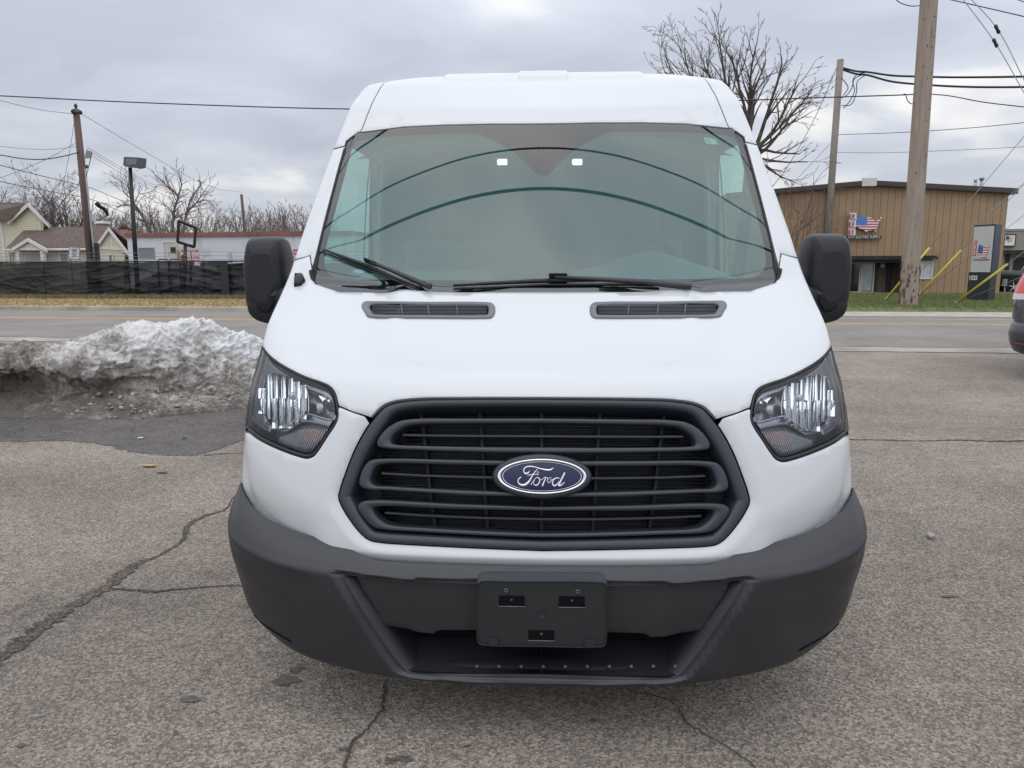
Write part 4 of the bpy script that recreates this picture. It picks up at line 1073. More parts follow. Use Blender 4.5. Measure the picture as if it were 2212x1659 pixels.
def asphalt(name, lo, hi, grain, seed=0.0, speck=.5, bumps=.5, stain=0.0, gscale=1.0, mid=None):
    m, b, nn, lk = nodes_of(name, .92)
    b.inputs['Specular IOR Level'].default_value = .25
    tc = nn('ShaderNodeTexCoord'); mp = nn('ShaderNodeMapping'); mp.inputs['Location'].default_value = (seed, seed * 2, 0); lk(tc.outputs['Object'], mp.inputs[0])
    big = nn('ShaderNodeTexNoise', i_Scale=.55, i_Detail=6, i_Roughness=.62); lk(mp.outputs[0], big.inputs['Vector'])
    med = nn('ShaderNodeTexNoise', i_Scale=9 * gscale, i_Detail=4, i_Roughness=.7); lk(mp.outputs[0], med.inputs['Vector'])
    mx = nn('ShaderNodeMath', operation='MULTIPLY_ADD'); mx.inputs[1].default_value = .35; lk(med.outputs[0], mx.inputs[0])
    m2 = nn('ShaderNodeMath', operation='MULTIPLY'); m2.inputs[1].default_value = .65; lk(big.outputs[0], m2.inputs[0]); lk(m2.outputs[0], mx.inputs[2])
    r = nn('ShaderNodeValToRGB'); lk(mx.outputs[0], r.inputs[0]); r.color_ramp.elements[0].position = .36; r.color_ramp.elements[1].position = .62
    r.color_ramp.elements[0].color = (*lo, 1); r.color_ramp.elements[1].color = (*hi, 1)
    # aggregate: pale and dark stones a few millimetres across
    vo = nn('ShaderNodeTexVoronoi', i_Scale=grain); lk(mp.outputs[0], vo.inputs['Vector'])
    sp = nn('ShaderNodeValToRGB'); sp.color_ramp.elements[0].position = .0; sp.color_ramp.elements[0].color = (1 - speck * .75,) * 3 + (1,); sp.color_ramp.elements[1].position = 1; sp.color_ramp.elements[1].color = (1 + speck * .9, 1 + speck * .86, 1 + speck * .78, 1)
    e = sp.color_ramp.elements.new(.55); e.color = (1, 1, 1, 1)
    sc = nn('ShaderNodeSeparateColor'); lk(vo.outputs['Color'], sc.inputs[0]); lk(sc.outputs[0], sp.inputs[0])
    mm_ = nn('ShaderNodeMixRGB', blend_type='MULTIPLY'); mm_.inputs[0].default_value = 1; lk(r.outputs[0], mm_.inputs[1]); lk(sp.outputs[0], mm_.inputs[2])
    last = mm_.outputs[0]
    fine = nn('ShaderNodeTexNoise', i_Scale=grain * 1.6, i_Detail=3, i_Roughness=.8); lk(mp.outputs[0], fine.inputs['Vector'])
    fr = nn('ShaderNodeValToRGB'); lk(fine.outputs[0], fr.inputs[0]); fr.color_ramp.elements[0].position = .35; fr.color_ramp.elements[1].position = .65
    fr.color_ramp.elements[0].color = (.62, .62, .62, 1); fr.color_ramp.elements[1].color = (1.3, 1.28, 1.24, 1)
    m3 = nn('ShaderNodeMixRGB', blend_type='MULTIPLY'); m3.inputs[0].default_value = speck; lk(last, m3.inputs[1]); lk(fr.outputs[0], m3.inputs[2]); last = m3.outputs[0]
    if stain:
        s1 = nn('ShaderNodeTexNoise', i_Scale=1.7, i_Detail=5, i_Roughness=.7); mp2 = nn('ShaderNodeMapping'); mp2.inputs['Location'].default_value = (5.3 + seed, 1.7, 0); lk(tc.outputs['Object'], mp2.inputs[0]); lk(mp2.outputs[0], s1.inputs['Vector'])
        sr = nn('ShaderNodeValToRGB'); lk(s1.outputs[0], sr.inputs[0]); sr.color_ramp.elements[0].position = .28; sr.color_ramp.elements[0].color = (1 - stain,) * 3 + (1,); sr.color_ramp.elements[1].position = .42; sr.color_ramp.elements[1].color = (1, 1, 1, 1)
        m4 = nn('ShaderNodeMixRGB', blend_type='MULTIPLY'); m4.inputs[0].default_value = 1; lk(last, m4.inputs[1]); lk(sr.outputs[0], m4.inputs[2]); last = m4.outputs[0]
    lk(last, b.inputs['Base Color'])
    bp = nn('ShaderNodeBump', i_Strength=bumps, i_Distance=.006); lk(fine.outputs[0], bp.inputs['Height'])
    bp2 = nn('ShaderNodeBump', i_Strength=bumps * .9, i_Distance=.006); lk(vo.outputs['Distance'], bp2.inputs['Height']); lk(bp.outputs[0], bp2.inputs['Normal']); lk(bp2.outputs[0], b.inputs['Normal'])
    return m
A_lot = asphalt('old_lot_asphalt', (.205, .180, .156), (.36, .315, .27), 118, speck=.62, bumps=.85, stain=.22)
A_patch = asphalt('dark_patch_asphalt', (.078, .074, .075), (.175, .160, .150), 150, seed=3, speck=.6, bumps=.5, stain=.35)
A_road = asphalt('road_asphalt', (.195, .180, .163), (.27, .25, .228), 60, seed=7, speck=.28, bumps=.2, gscale=.3)
A_crack = asphalt('crack_filler', (.10, .086, .073), (.17, .145, .122), 120, seed=9, speck=.8, bumps=.9)
M_conc = mat('kerb_concrete', (.40, .37, .32), .9, var=.22, vscale=2.5, bump=.3, bscale=30)
M_conc2 = mat('stained_concrete', (.33, .30, .26), .9, var=.3, vscale=1.2, bump=.3, bscale=20)
def sheet(name, pts, z, m, kind='structure', res=None):
    b = MB(); b.add([(p[0], p[1], z) for p in pts], [tuple(range(len(pts)))]); o = b.build(name, m); 
    if kind: o['kind'] = kind
    return o
def strip(name, a0, a1, d0, d1, z, m):
    return sheet(name, [rpos(a0, d0), rpos(a1, d0), rpos(a1, d1), rpos(a0, d1)], z, m)
M_earth = mat('winter_earth', (.16, .13, .09), .95, var=.3, vscale=.4)
sheet('ground', [(-900, -400), (900, -400), (900, 1400), (-900, 1400)], -.012, M_earth)
sheet('parking_lot', [(-60, -40), (60, -40), tuple(rpos(60, D_LOT))[:2], tuple(rpos(-60, D_LOT))[:2]], 0.0, A_lot)
strip('gutter_strip', -120, 120, D_LOT, D_NEAR, .002, M_conc2)
strip('road', -160, 160, D_NEAR, D_FAR, -.004, A_road)
M_yel = mat('road_paint_yellow', (.62, .40, .14), .8, var=.2, vscale=6)
M_yel2 = mat('road_paint_faded', (.50, .40, .26), .8, var=.2, vscale=6)
strip('lane_line', -150, 150, D_Y1 - .07, D_Y1 + .06, .001, M_yel)
strip('lane_line', -150, 150, D_Y1 + .20, D_Y1 + .32, .001, M_yel)
strip('lane_line', -150, 150, D_Y2 - .06, D_Y2 + .06, .001, M_yel2)
# wavy dark joints either side of the gutter strip
def crackline(name, pts, w, m=A_crack, z=.004, seed=1, jag=.35, sub=8):
    rnd = random.Random(seed); P = csmooth([(p[0], p[1]) for p in pts], sub); Wd = np.interp(np.linspace(0, len(pts) - 1, len(P)), range(len(pts)), w if isinstance(w, (list, tuple)) else [w] * len(pts))
    A = []; B = []
    for i, p in enumerate(P):
        q = np.array(P[min(i + 1, len(P) - 1)]) - np.array(P[max(i - 1, 0)]); l = max(np.hypot(*q), 1e-9); n = np.array([-q[1], q[0]]) / l
        c = np.array(p) + n * rnd.uniform(-1, 1) * Wd[i] * jag; ww = Wd[i] * rnd.uniform(.6, 1.35) / 2
        A.append((*(c + n * ww), z)); B.append((*(c - n * ww), z))
    b = MB(); b.grid([A, B], smooth=False); o = b.build(name, m); o['kind'] = 'structure'; return o
joint = mat('joint_dark', (.065, .056, .048), .95)
crackline('pavement_joint', [rpos(a, D_LOT + .03) for a in np.linspace(-14, 22, 25)], .045, joint, .0055, 3, .5, 5)
crackline('pavement_joint', [rpos(a, D_NEAR) for a in np.linspace(-14, 22, 25)], .04, joint, .0055, 4, .5, 5)
crk = [(0, 1421.6), (55, 1383), (102.7, 1347), (163, 1305), (224, 1272), (261, 1244), (289, 1221), (345, 1200), (396, 1165), (406, 1137), (439, 1116), (485, 1102), (502, 1078), (530, 1050)]
crackline('pavement_crack', [gp(*p) for p in [(-60, 1465)] + crk], [.075, .07, .075, .085, .07, .06, .07, .05, .02, .018, .03, .03, .012, .008, .005], A_crack, .004, 11, .22, 9)
crackline('pavement_crack', [gp(*p) for p in [(235, 1272), (290, 1275), (327, 1279), (397, 1273), (467, 1267), (520, 1265), (620, 1262)]], [.012, .014, .02, .012, .008, .008, .004], joint, .0045, 12, .6, 9)
crackline('pavement_crack', [gp(*p) for p in [(835, 1470), (831, 1490), (822, 1539), (795, 1575), (763, 1605), (755, 1635), (742, 1668)]], [.006, .008, .009, .007, .011, .010, .010], joint, .0045, 13, .7, 10)
crackline('pavement_crack', [gp(*p) for p in [(1340, 1480), (1354, 1489), (1449, 1517), (1470, 1540), (1483, 1562), (1556, 1606), (1628, 1657), (1650, 1680)]], [.004, .005, .006, .007, .008, .006, .006, .006], joint, .0045, 14, .7, 10)
crackline('pavement_crack', [gp(*p) for p in [(1810, 950), (1900, 951), (1990, 953), (2080, 951.5), (2150, 954), (2230, 952.5), (2500, 958)]], [.02, .022, .018, .03, .035, .04, .04], joint, .0045, 15, .5, 12)
crackline('pavement_crack', [gp(*p) for p in [(440, 984), (480, 981), (540, 979), (640, 976)]], [.02, .014, .012, .01], joint, .0055, 16, .5, 8)
# smoother dark repair in front of the snow
pt = csmooth([gp(*p)[0:2] for p in [(-200, 953), (0, 955), (140, 953), (224, 961), (280, 975), (350, 983.4), (420, 983.4), (476, 969.4), (523, 951), (560, 925), (575, 880), (560, 830), (300, 800), (-300, 800)]], 6, closed=True)
_r = random.Random(2); pt = [(p[0] + _r.uniform(-.022, .022), p[1] + _r.uniform(-.022, .022)) for p in csmooth(pt, 4, closed=True)]
V, Fa = cdt_fill([tuple(p) for p in pt], [], .35, qs=1.0)
me = bpy.data.meshes.new('p'); me.from_pydata([(x, y, .003) for x, y in V], [], [tuple(int(i) for i in f) for f in Fa]); me.update()
o = link_mesh('asphalt_patch', me, A_patch); o['kind'] = 'structure'
# oil and damp marks
for i, (u, v, rx_, ry_) in enumerate([(620, 1470, .05, .035), (640, 1448, .03, .03), (868, 1641, .035, .018), (745, 1620, .02, .01), (1280, 1558, .018, .010), (2050, 1290, .05, .012), (410, 1512, .04, .02), (45, 1612, .02, .012), (380, 1585, .015, .008)]):
    c = gp(u, v); rnd = random.Random(i); k = 14
    sheet('oil_stain', [(c.x + rx_ * math.cos(2*math.pi*j/k) * rnd.uniform(.5, 1.2), c.y + ry_ * math.sin(2*math.pi*j/k) * rnd.uniform(.5, 1.3)) for j in range(k)], .0035 + i * .0001, mat('oil', (.10, .088, .078), .75, var=.45, vscale=45))

# far side: kerb, walk, lawn and straw verge
kb = MB()
def kerb(name, a0, a1, d, w=.16, h=KERB, dip=()):
    b = MB(); rows = []
    n = 60
    P = [[], [], [], []]
    for i in range(n + 1):
        a = lerp(a0, a1, i / n)
        P[0].append(rpos(a, d - .02, -.01)); P[1].append(rpos(a, d, h - .01)); P[2].append(rpos(a, d + .03, h)); P[3].append(rpos(a, d + w, h))
    b.grid(P, smooth=False); o = b.build(name, M_conc); o['kind'] = 'structure'; return o
AL = -8.0      # left of this the verge is dead straw, right of it the far side is hidden by the van
_mc = M_conc; M_conc = M_conc2; kerb('kerb', -90, 4, D_FAR + .02); M_conc = _mc
strip('verge', -120, 6, D_FAR + .18, 140, KERB - .006, M_earth)
M_straw, b_, nn_s, lk_s = nodes_of('dead_straw', .95)
tcs = nn_s('ShaderNodeTexCoord'); ns = nn_s('ShaderNodeTexNoise', i_Scale=5, i_Detail=8, i_Roughness=.8); lk_s(tcs.outputs['Object'], ns.inputs['Vector'])
rs = nn_s('ShaderNodeValToRGB'); lk_s(ns.outputs[0], rs.inputs[0]); rs.color_ramp.elements[0].position = .36; rs.color_ramp.elements[1].position = .60
rs.color_ramp.elements[0].color = (.17, .125, .065, 1); rs.color_ramp.elements[1].color = (.52, .40, .21, 1); lk_s(rs.outputs[0], b_.inputs['Base Color'])
D_F = rdist(260, 643, KERB)               # screened fence
o = strip('straw_verge', -120, 4, D_FAR + .20, D_F - 1.3, KERB, M_straw)
o = strip('rough_grass', -120, 4, D_F - 1.3, D_F + 1.5, KERB + .001, mat('rough_grass_soil', (.13, .115, .05), .95, var=.4, vscale=3))
# right: concrete apron, kerb, lawn
D_GR = rdist(2000, 665, KERB)             # front edge of the lawn
strip('driveway_apron', 4, 60, D_FAR - .9, D_GR, .004, M_conc)
b = MB(); P = [[rpos(a, D_FAR + 1.0, .0) for a in (14.6, 17, 60)], [rpos(a, D_FAR + 1.05, KERB * f) for a, f in ((14.6, .05), (17, 1), (60, 1))], [rpos(a, D_GR, KERB * f) for a, f in ((14.6, .05), (17, 1), (60, 1))]]
b.grid(P, smooth=False); o = b.build('kerb', M_conc); o['kind'] = 'structure'
M_lawn, b_, nn_s, lk_s = nodes_of('lawn', .95)
tcs = nn_s('ShaderNodeTexCoord'); ns = nn_s('ShaderNodeTexNoise', i_Scale=2.2, i_Detail=10, i_Roughness=.8); lk_s(tcs.outputs['Object'], ns.inputs['Vector'])
rs = nn_s('ShaderNodeValToRGB'); lk_s(ns.outputs[0], rs.inputs[0]); rs.color_ramp.elements[0].position = .32; rs.color_ramp.elements[1].position = .66
rs.color_ramp.elements[0].color = (.040, .062, .018, 1); rs.color_ramp.elements[1].color = (.20, .21, .075, 1); lk_s(rs.outputs[0], b_.inputs['Base Color'])
b = MB(); b.grid([[rpos(a, D_GR - .05, .0) for a in (4, 14.6, 90)], [rpos(a, D_GR + .35, KERB + .002) for a in (4, 14.6, 90)], [rpos(a, D_GR + 40, KERB + .002) for a in (4, 14.6, 90)]], smooth=False)
o = b.build('lawn', M_lawn); o['kind'] = 'structure'
rnd = random.Random(5)
def tufts(name, a0, a1, d0, d1, n, h, cols, z, label, cat='grass', wid=.012):
    b = MB()
    for i in range(n):
        a = rnd.uniform(a0, a1); d = rnd.uniform(d0, d1); p = rpos(a, d, z); hh = h * rnd.uniform(.3, 1); t = rnd.uniform(0, 6.28)
        for k in range(3):
            t2 = t + k * 2.1; q = Vector((math.cos(t2), math.sin(t2), 0)); lean = Vector((rnd.uniform(-.5, .5), rnd.uniform(-.5, .5), 1)) * hh
            b.add([p + q * .02 - RD * wid, p + q * .02 + RD * wid, p + q * .03 + lean], [(0, 1, 2)], rnd.randrange(len(cols)))
    o = b.build(name, cols, fix=False); tag(o, label, cat, kind='stuff'); return o
gcol = [mat('blade_a', (.10, .15, .04), .8), mat('blade_b', (.16, .19, .065), .8), mat('blade_c', (.22, .21, .09), .8)]
tufts('grass', 5.5, 26, D_GR + .1, D_GR + 12.5, 38000, .11, gcol, KERB, 'short green lawn grass in front of the brown metal building', wid=.012)
scol = [mat('straw_a', (.46, .36, .19), .9), mat('straw_b', (.30, .23, .12), .9), mat('straw_c', (.15, .16, .06), .9), mat('straw_d', (.10, .085, .045), .9)]
tufts('verge_grass', -32, -6, D_F - 1.5, D_F - .1, 9000, .22, scol[1:], KERB, 'rough unmown grass along the foot of the screened fence', wid=.012)
tufts('verge_straw', -32, -6, D_FAR + .3, D_F - 1.4, 7000, .07, scol[:2], KERB, 'flattened yellow straw between the kerb and the screened fence', wid=.02)

# ---------------------------------------------------------------- snow pile
def noise3(p, s, o=0.0):
    from mathutils import noise as _n
    return _n.noise(Vector(p) * s + Vector((o, o * 1.7, -o)))
from mathutils import noise as _mn
def snow():
    nx, nv = 430, 260; x0, x1 = -6.9, -2.62
    tops = [(-7, .60), (-5.9, .60), (-5.35, .66), (-4.9, .78), (-4.5, .86), (-4.1, .87), (-3.75, .80), (-3.45, .63), (-3.15, .46), (-2.9, .28), (-2.62, .03)]
    ba, bb = [], []
    P = np.zeros((nv + 1, nx + 1, 3))
    for i in range(nx + 1):
        x = lerp(x0, x1, i / nx); H_ = float(np.interp(x, [t[0] for t in tops], [t[1] for t in tops]))
        n1_ = _mn.noise(Vector((x * 1.3, 0, 0))); n2_ = _mn.noise(Vector((x * 2.3, 5, 0))); n3_ = _mn.noise(Vector((x * .9, 9, 0)))
        F = 6.98 + .12 * n1_ + max(0, x + 4.0) * .72; u_ = max(0., min(1., (x + 4.7) / .9))         # undercut bank fades to a slope at right
        hb = lerp(.20 + .05 * n2_, .10, u_); hu = lerp(.46 + .06 * n3_, H_ * .5, u_); hu = min(hu, H_ * .7); hb = min(hb, H_ * .4)
        prof_ = [(F, -.03), (F + .03, .02), (F + .30, .07 * min(1, H_ * 3)), (F + .62, hb), (F + lerp(.60, .85, u_), lerp(hb + .10, hb + .08, u_)), (F + lerp(.44, 1.0, u_), hu), (F + lerp(.56, 1.12, u_), lerp(hu, H_, .55)), (F + .95 + .3 * u_, H_ * .96), (F + 1.3, H_), (F + 1.7, H_ * .86), (F + 2.0, H_ * .4), (F + 2.2, -.03)]
        c = np.array(csmooth(prof_, 6)); dl_ = np.r_[0, np.cumsum(np.hypot(*np.diff(c, axis=0).T))]
        # more samples on the side that faces the lot
        g_ = np.linspace(0, 1, nv + 1) ** 1.12 * dl_[-1]
        P[:, i, 0] = x; P[:, i, 1] = np.interp(g_, dl_, c[:, 0]); P[:, i, 2] = np.interp(g_, dl_, c[:, 1])
    Nn = np.cross(np.gradient(P, axis=1), np.gradient(P, axis=0)); Nn /= np.maximum(np.linalg.norm(Nn, axis=2, keepdims=True), 1e-9)
    if Nn[nv // 2, nx // 2, 1] > 0: Nn = -Nn
    for j in range(nv + 1):
        for i in range(nx + 1):
            x, y, z = P[j, i]; q = Vector((x, y, z))
            hi = min(1., max(0., z / .35)); right = min(1., max(0., (x + 4.6) / .8))
            big = _mn.noise(q * 2.1) * .10; w = q + Vector((_mn.noise(q * 4), _mn.noise(q * 4 + Vector((9, 0, 0))), 0)) * .06
            bil = lambda f, o: 1 - 2 * abs(_mn.noise(w * f + Vector((o, o, o))))
            d = big * hi + (bil(5.5, 3) - .45) * .055 * hi + (bil(12, 7) - .45) * lerp(.022, .040, right) * (.4 + .6 * hi) + (bil(27, 1) - .45) * lerp(.010, .019, right) * (.6 + .4 * hi) + _mn.noise(q * 60) * .004
            cell = _mn.cell(w * 5.0) ; d += (cell - .5) * .018 * hi
            edge = min(1., z / .05 + .15); d *= max(0, edge)
            P[j, i] += Nn[j, i] * d
    b = MB(); b.grid(P.tolist()); return b.mesh('snow')
M_snow, bs, nn, lk = nodes_of('dirty_snow', .75)
bs.inputs['Subsurface Weight'].default_value = .0
tcs = nn('ShaderNodeTexCoord'); gm = nn('ShaderNodeSeparateXYZ'); lk(tcs.outputs['Object'], gm.inputs[0])
nA = nn('ShaderNodeTexNoise', i_Scale=1.9, i_Detail=9, i_Roughness=.72); lk(tcs.outputs['Object'], nA.inputs['Vector'])
nB = nn('ShaderNodeTexNoise', i_Scale=22, i_Detail=5, i_Roughness=.75); lk(tcs.outputs['Object'], nB.inputs['Vector'])
# grit lies thickest on the low apron and thins towards the crest
hm = nn('ShaderNodeMapRange'); lk(gm.outputs[2], hm.inputs[0]); hm.inputs[1].default_value = .02; hm.inputs[2].default_value = .62; hm.inputs[3].default_value = .32; hm.inputs[4].default_value = .015
xm = nn('ShaderNodeMapRange'); lk(gm.outputs[0], xm.inputs[0]); xm.inputs[1].default_value = -1.2; xm.inputs[2].default_value = 1.2; xm.inputs[3].default_value = .15; xm.inputs[4].default_value = -.15
def add_(a, b_):
    n = nn('ShaderNodeMath', operation='ADD'); lk(a, n.inputs[0]); lk(b_, n.inputs[1]); return n.outputs[0]
mB = nn('ShaderNodeMath', operation='MULTIPLY'); mB.inputs[1].default_value = .45; lk(nB.outputs[0], mB.inputs[0])
tot = add_(add_(add_(nA.outputs[0], hm.outputs[0]), xm.outputs[0]), mB.outputs[0])
rr_ = nn('ShaderNodeValToRGB'); lk(tot, rr_.inputs[0]); c_ = rr_.color_ramp
c_.elements[0].position = .60; c_.elements[0].color = (.76, .76, .76, 1); c_.elements[1].position = 1.0; c_.elements[1].color = (.095, .082, .07, 1)
for p, c in ((.70, (.62, .60, .57, 1)), (.80, (.36, .335, .305, 1)), (.90, (.20, .18, .155, 1))): e = c_.elements.new(p); e.color = c
nC = nn('ShaderNodeTexNoise', i_Scale=42, i_Detail=2, i_Roughness=.5); lk(tcs.outputs['Object'], nC.inputs['Vector'])
rC = nn('ShaderNodeValToRGB'); lk(nC.outputs[0], rC.inputs[0]); rC.color_ramp.elements[0].position = .66; rC.color_ramp.elements[0].color = (1, 1, 1, 1); rC.color_ramp.elements[1].position = .72; rC.color_ramp.elements[1].color = (.30, .25, .2, 1)
mC = nn('ShaderNodeMixRGB', blend_type='MULTIPLY'); mC.inputs[0].default_value = 1; lk(rr_.outputs[0], mC.inputs[1]); lk(rC.outputs[0], mC.inputs[2]); lk(mC.outputs[0], bs.inputs['Base Color'])
bp = nn('ShaderNodeBump', i_Strength=.7, i_Distance=.03); lk(nB.outputs[0], bp.inputs['Height']); lk(bp.outputs[0], bs.inputs['Normal'])
sp = link_mesh('snow_pile', snow(), M_snow); tag(sp, 'heap of old ploughed snow, white on top and grey with grit below', 'snow pile')
# crumbled lumps and litter at its foot
rnd = random.Random(21)
def lump(b, c, r, mi=0, sq=.75):
    bm = bmesh.new(); bmesh.ops.create_icosphere(bm, subdivisions=2, radius=r)
    o_ = rnd.uniform(0, 99)
    for v in bm.verts: v.co *= 1 + .75 * _mn.noise(v.co * (1.5 / r) + Vector((o_, 0, 0))); v.co.z *= sq
    b.add([v.co + c for v in bm.verts], [tuple(v.index for v in f.verts) for f in bm.faces], mi, True); bm.free()
sb = MB()
for i in range(110):
    x = rnd.uniform(-4.7, -2.95); t_ = rnd.random() ** 1.4; y = 7.02 + max(0, x + 4.0) * .72 + t_ * .75
    r_ = rnd.uniform(.006, .026) * (1 if rnd.random() < .93 else 1.7)
    lump(sb, Vector((x, y, .02 + t_ * .20 * min(1, (-2.7 - x) * 1.5))), r_, rnd.randrange(3), rnd.uniform(.6, .95))
crumb = sb.build('snow_crumbs', [mat('crumb_snow', (.38, .365, .345), .8, var=.2, vscale=19), mat('crumb_grey', (.31, .29, .27), .85, var=.2, vscale=19), mat('crumb_dark', (.27, .25, .225), .9, var=.2, vscale=19)], fix=False); tag(crumb, 'loose crumbs of grey snow fallen in front of the snow heap', 'snow', kind='stuff')
for i, (u, v, s, c, nm, lab) in enumerate([(305, 947, .035, (.72, .72, .70), 'litter', 'scrap of white litter on the dark asphalt patch'), (352, 1020, .05, (.30, .16, .11), 'dead_leaf', 'reddish dead leaf at the edge of the dark asphalt patch'), (398, 948, .03, (.04, .035, .03), 'dead_leaf', 'black dead leaf in front of the snow heap'), (320, 1007, .06, (.42, .30, .14), 'straw_wisp', 'wisp of yellow straw on the edge of the dark patch'), (840, 1646, .022, (.10, .085, .06), 'dead_leaf', 'dark dead leaf on the asphalt at the bottom edge in front of the van'), (1006, 1606, .02, (.35, .27, .17), 'dead_leaf', 'tan dead leaf below the van number plate bracket')]):
    if i == 5: u, v = 1006, 1609
    c0 = gp(u, v, .006); b = MB(); k = 7; ring = [c0 + Vector((s * math.cos(2*math.pi*j/k) * rnd.uniform(.5, 1.2), s * .55 * math.sin(2*math.pi*j/k) * rnd.uniform(.6, 1.2), .004 + rnd.uniform(0, .010))) for j in range(k)]
    b.add([c0 + Vector((0, 0, .006))] + ring + [p + Vector((0, 0, -.003)) for p in ring], [(0, 1 + j, 1 + (j + 1) % k) for j in range(k)] + [(1 + j, 8 + j, 8 + (j + 1) % k, 1 + (j + 1) % k) for j in range(k)])
    tag(b.build(nm, mat(nm + str(i), c, .8), fix=True), lab, nm.replace('_', ' '))
b = MB(); lump(b, gp(2011, 1157, .018), .022); tag(b.build('pebble', mat('pebble', (.42, .40, .37), .8, var=.2, vscale=60)), 'single pale pebble on the asphalt right of the van', 'pebble')

# ---------------------------------------------------------------- trees
M_bark = mat('bark', (.085, .070, .058), .9, var=.3, vscale=6)
M_twig = mat('twig', (.115, .09, .075), .9)
M_bark2 = mat('grey_bark', (.13, .115, .10), .9, var=.3, vscale=5)
M_twig2 = mat('russet_twig', (.165, .125, .105), .9)
def grow(bt_, bw_, p, d, L_, r, lev, rnd, o):
    n = max(3, int(L_ / o['seg'])); pts = [p.copy()]; rs = [r]; kids = []
    d = d.normalized()
    for i in range(n):
        d = (d + Vector((rnd.gauss(0, 1), rnd.gauss(0, 1), rnd.gauss(0, 1))) * o['wig'] + Vector((0, 0, o['up']))).normalized()
        p = p + d * (L_ / n); pts.append(p.copy()); rs.append(max(lerp(r, r * o['tip'], (i + 1) / n), o['rmin']))
        kids.append((p.copy(), d.copy(), rs[-1], (i + 1) / n))
    (bt_ if lev >= o['lev'] - 1 else bw_).tube(pts, rs, o['sides'][min(o['lev'] - lev, len(o['sides']) - 1)], cap=False)
    if lev <= 0: return
    for (q, dd, rr, f) in kids:
        if f < o['bare'] and lev == o['lev']: continue
        for _ in range(o['n'] if rnd.random() < o['prob'] else 1):
            if rnd.random() > o['prob'] and f < .99: continue
            ax = dd.orthogonal().normalized(); ax.rotate(Matrix.Rotation(rnd.uniform(0, 6.283), 3, dd)); nd = dd.copy(); nd.rotate(Matrix.Rotation(rnd.uniform(*o['ang']), 3, ax))
            grow(bt_, bw_, q, nd, L_ * rnd.uniform(*o['len']) * (1 - .35 * f), max(rr * rnd.uniform(.5, .75), o['rmin']), lev - 1, rnd, o)
def tree(name, label, stems, seed, o, mats_, group=None, cat='tree'):
    """stems: list of (start, direction, length, radius)"""
    rnd = random.Random(seed); A = MB(); B = MB()
    for (p, d, L_, r) in stems: grow(A, B, Vector(p), Vector(d), L_, r, o['lev'], rnd, o)
    base = Vector(stems[0][0]); root = empty(name, base, label, cat, group)
    A.build('trunk', mats_[0], root, fix=False); B.build('crown', mats_[1], root, fix=False); return root
# big tree behind the van, right
ty = 33.0
f0 = yp(1622, 322, ty); base = yp(1585, 640, ty); base.z = 0
OB = dict(seg=.45, wig=.10, up=.03, tip=.45, rmin=.011, sides=[8, 6, 4, 3, 3, 3], lev=4, bare=.3, n=1, prob=.60, ang=(.35, .95), len=(.45, .70))
def stem_to(u, v, yy, r): e = yp(u, v, yy); return (f0, e - f0, (e - f0).length, r)
stems = [(base, f0 - base, (f0 - base).length, .24)]
A = MB(); B = MB(); rnd = random.Random(77)
A.tube([base, lerp(base, f0, .5) + Vector((.1, 0, 0)), f0], [.30, .24, .19], 9, cap=False)
OB2 = dict(OB); OB2.update(lev=4, seg=.34, prob=.80, rmin=.0075, wig=.085, tip=.35, sides=[7, 5, 3, 3, 3], len=(.34, .62), ang=(.3, .8))
for (u, v, yy, r) in ((1690, 115, 33, .10), (1745, 175, 32, .08), (1770, 260, 34, .08), (1735, 330, 33, .07), (1640, 105, 34, .09), (1590, 130, 32.5, .10), (1500, 120, 33.5, .10), (1420, 135, 33, .09), (1700, 390, 33.5, .06), (1755, 300, 31.8, .06), (1550, 100, 34, .09), (1780, 215, 33, .06), (1455, 110, 33, .08), (1400, 150, 33.5, .07), (1530, 112, 32.8, .08), (1610, 118, 33.2, .08), (1480, 105, 34, .08), (1785, 290, 33, .05), (1740, 380, 33, .05)):
    e = yp(u, v, yy); L_ = (e - f0).length * .93
    d0 = (e - f0).normalized(); grow(A, B, f0 + Vector((rnd.uniform(-.05, .05), rnd.uniform(-.2, .2), rnd.uniform(-.5, .1))), d0, L_, r, 4, rnd, OB2)
root = empty('bare_tree', base, 'large bare spreading tree rising behind the right side of the van roof', 'tree')
A.build('trunk', M_bark, root, fix=False); B.build('crown', M_twig, root, fix=False)
# twiggy shrub in front of the brown building
OS = dict(seg=.3, wig=.13, up=.04, tip=.4, rmin=.010, sides=[5, 4, 3, 3], lev=3, bare=.1, n=1, prob=.55, ang=(.3, .9), len=(.4, .7))
sy = 34.0; sbp = yp(1690, 640, sy); sbp.z = KERB
tree('bare_shrub', 'thin leafless shrub in front of the left end of the brown metal building', [(sbp, (0.12 * k - .1, .05, 1), 3.6 + .3 * (k % 3), .035) for k in range(-2, 4)], 5, OS, (M_twig2, M_twig2), cat='shrub')
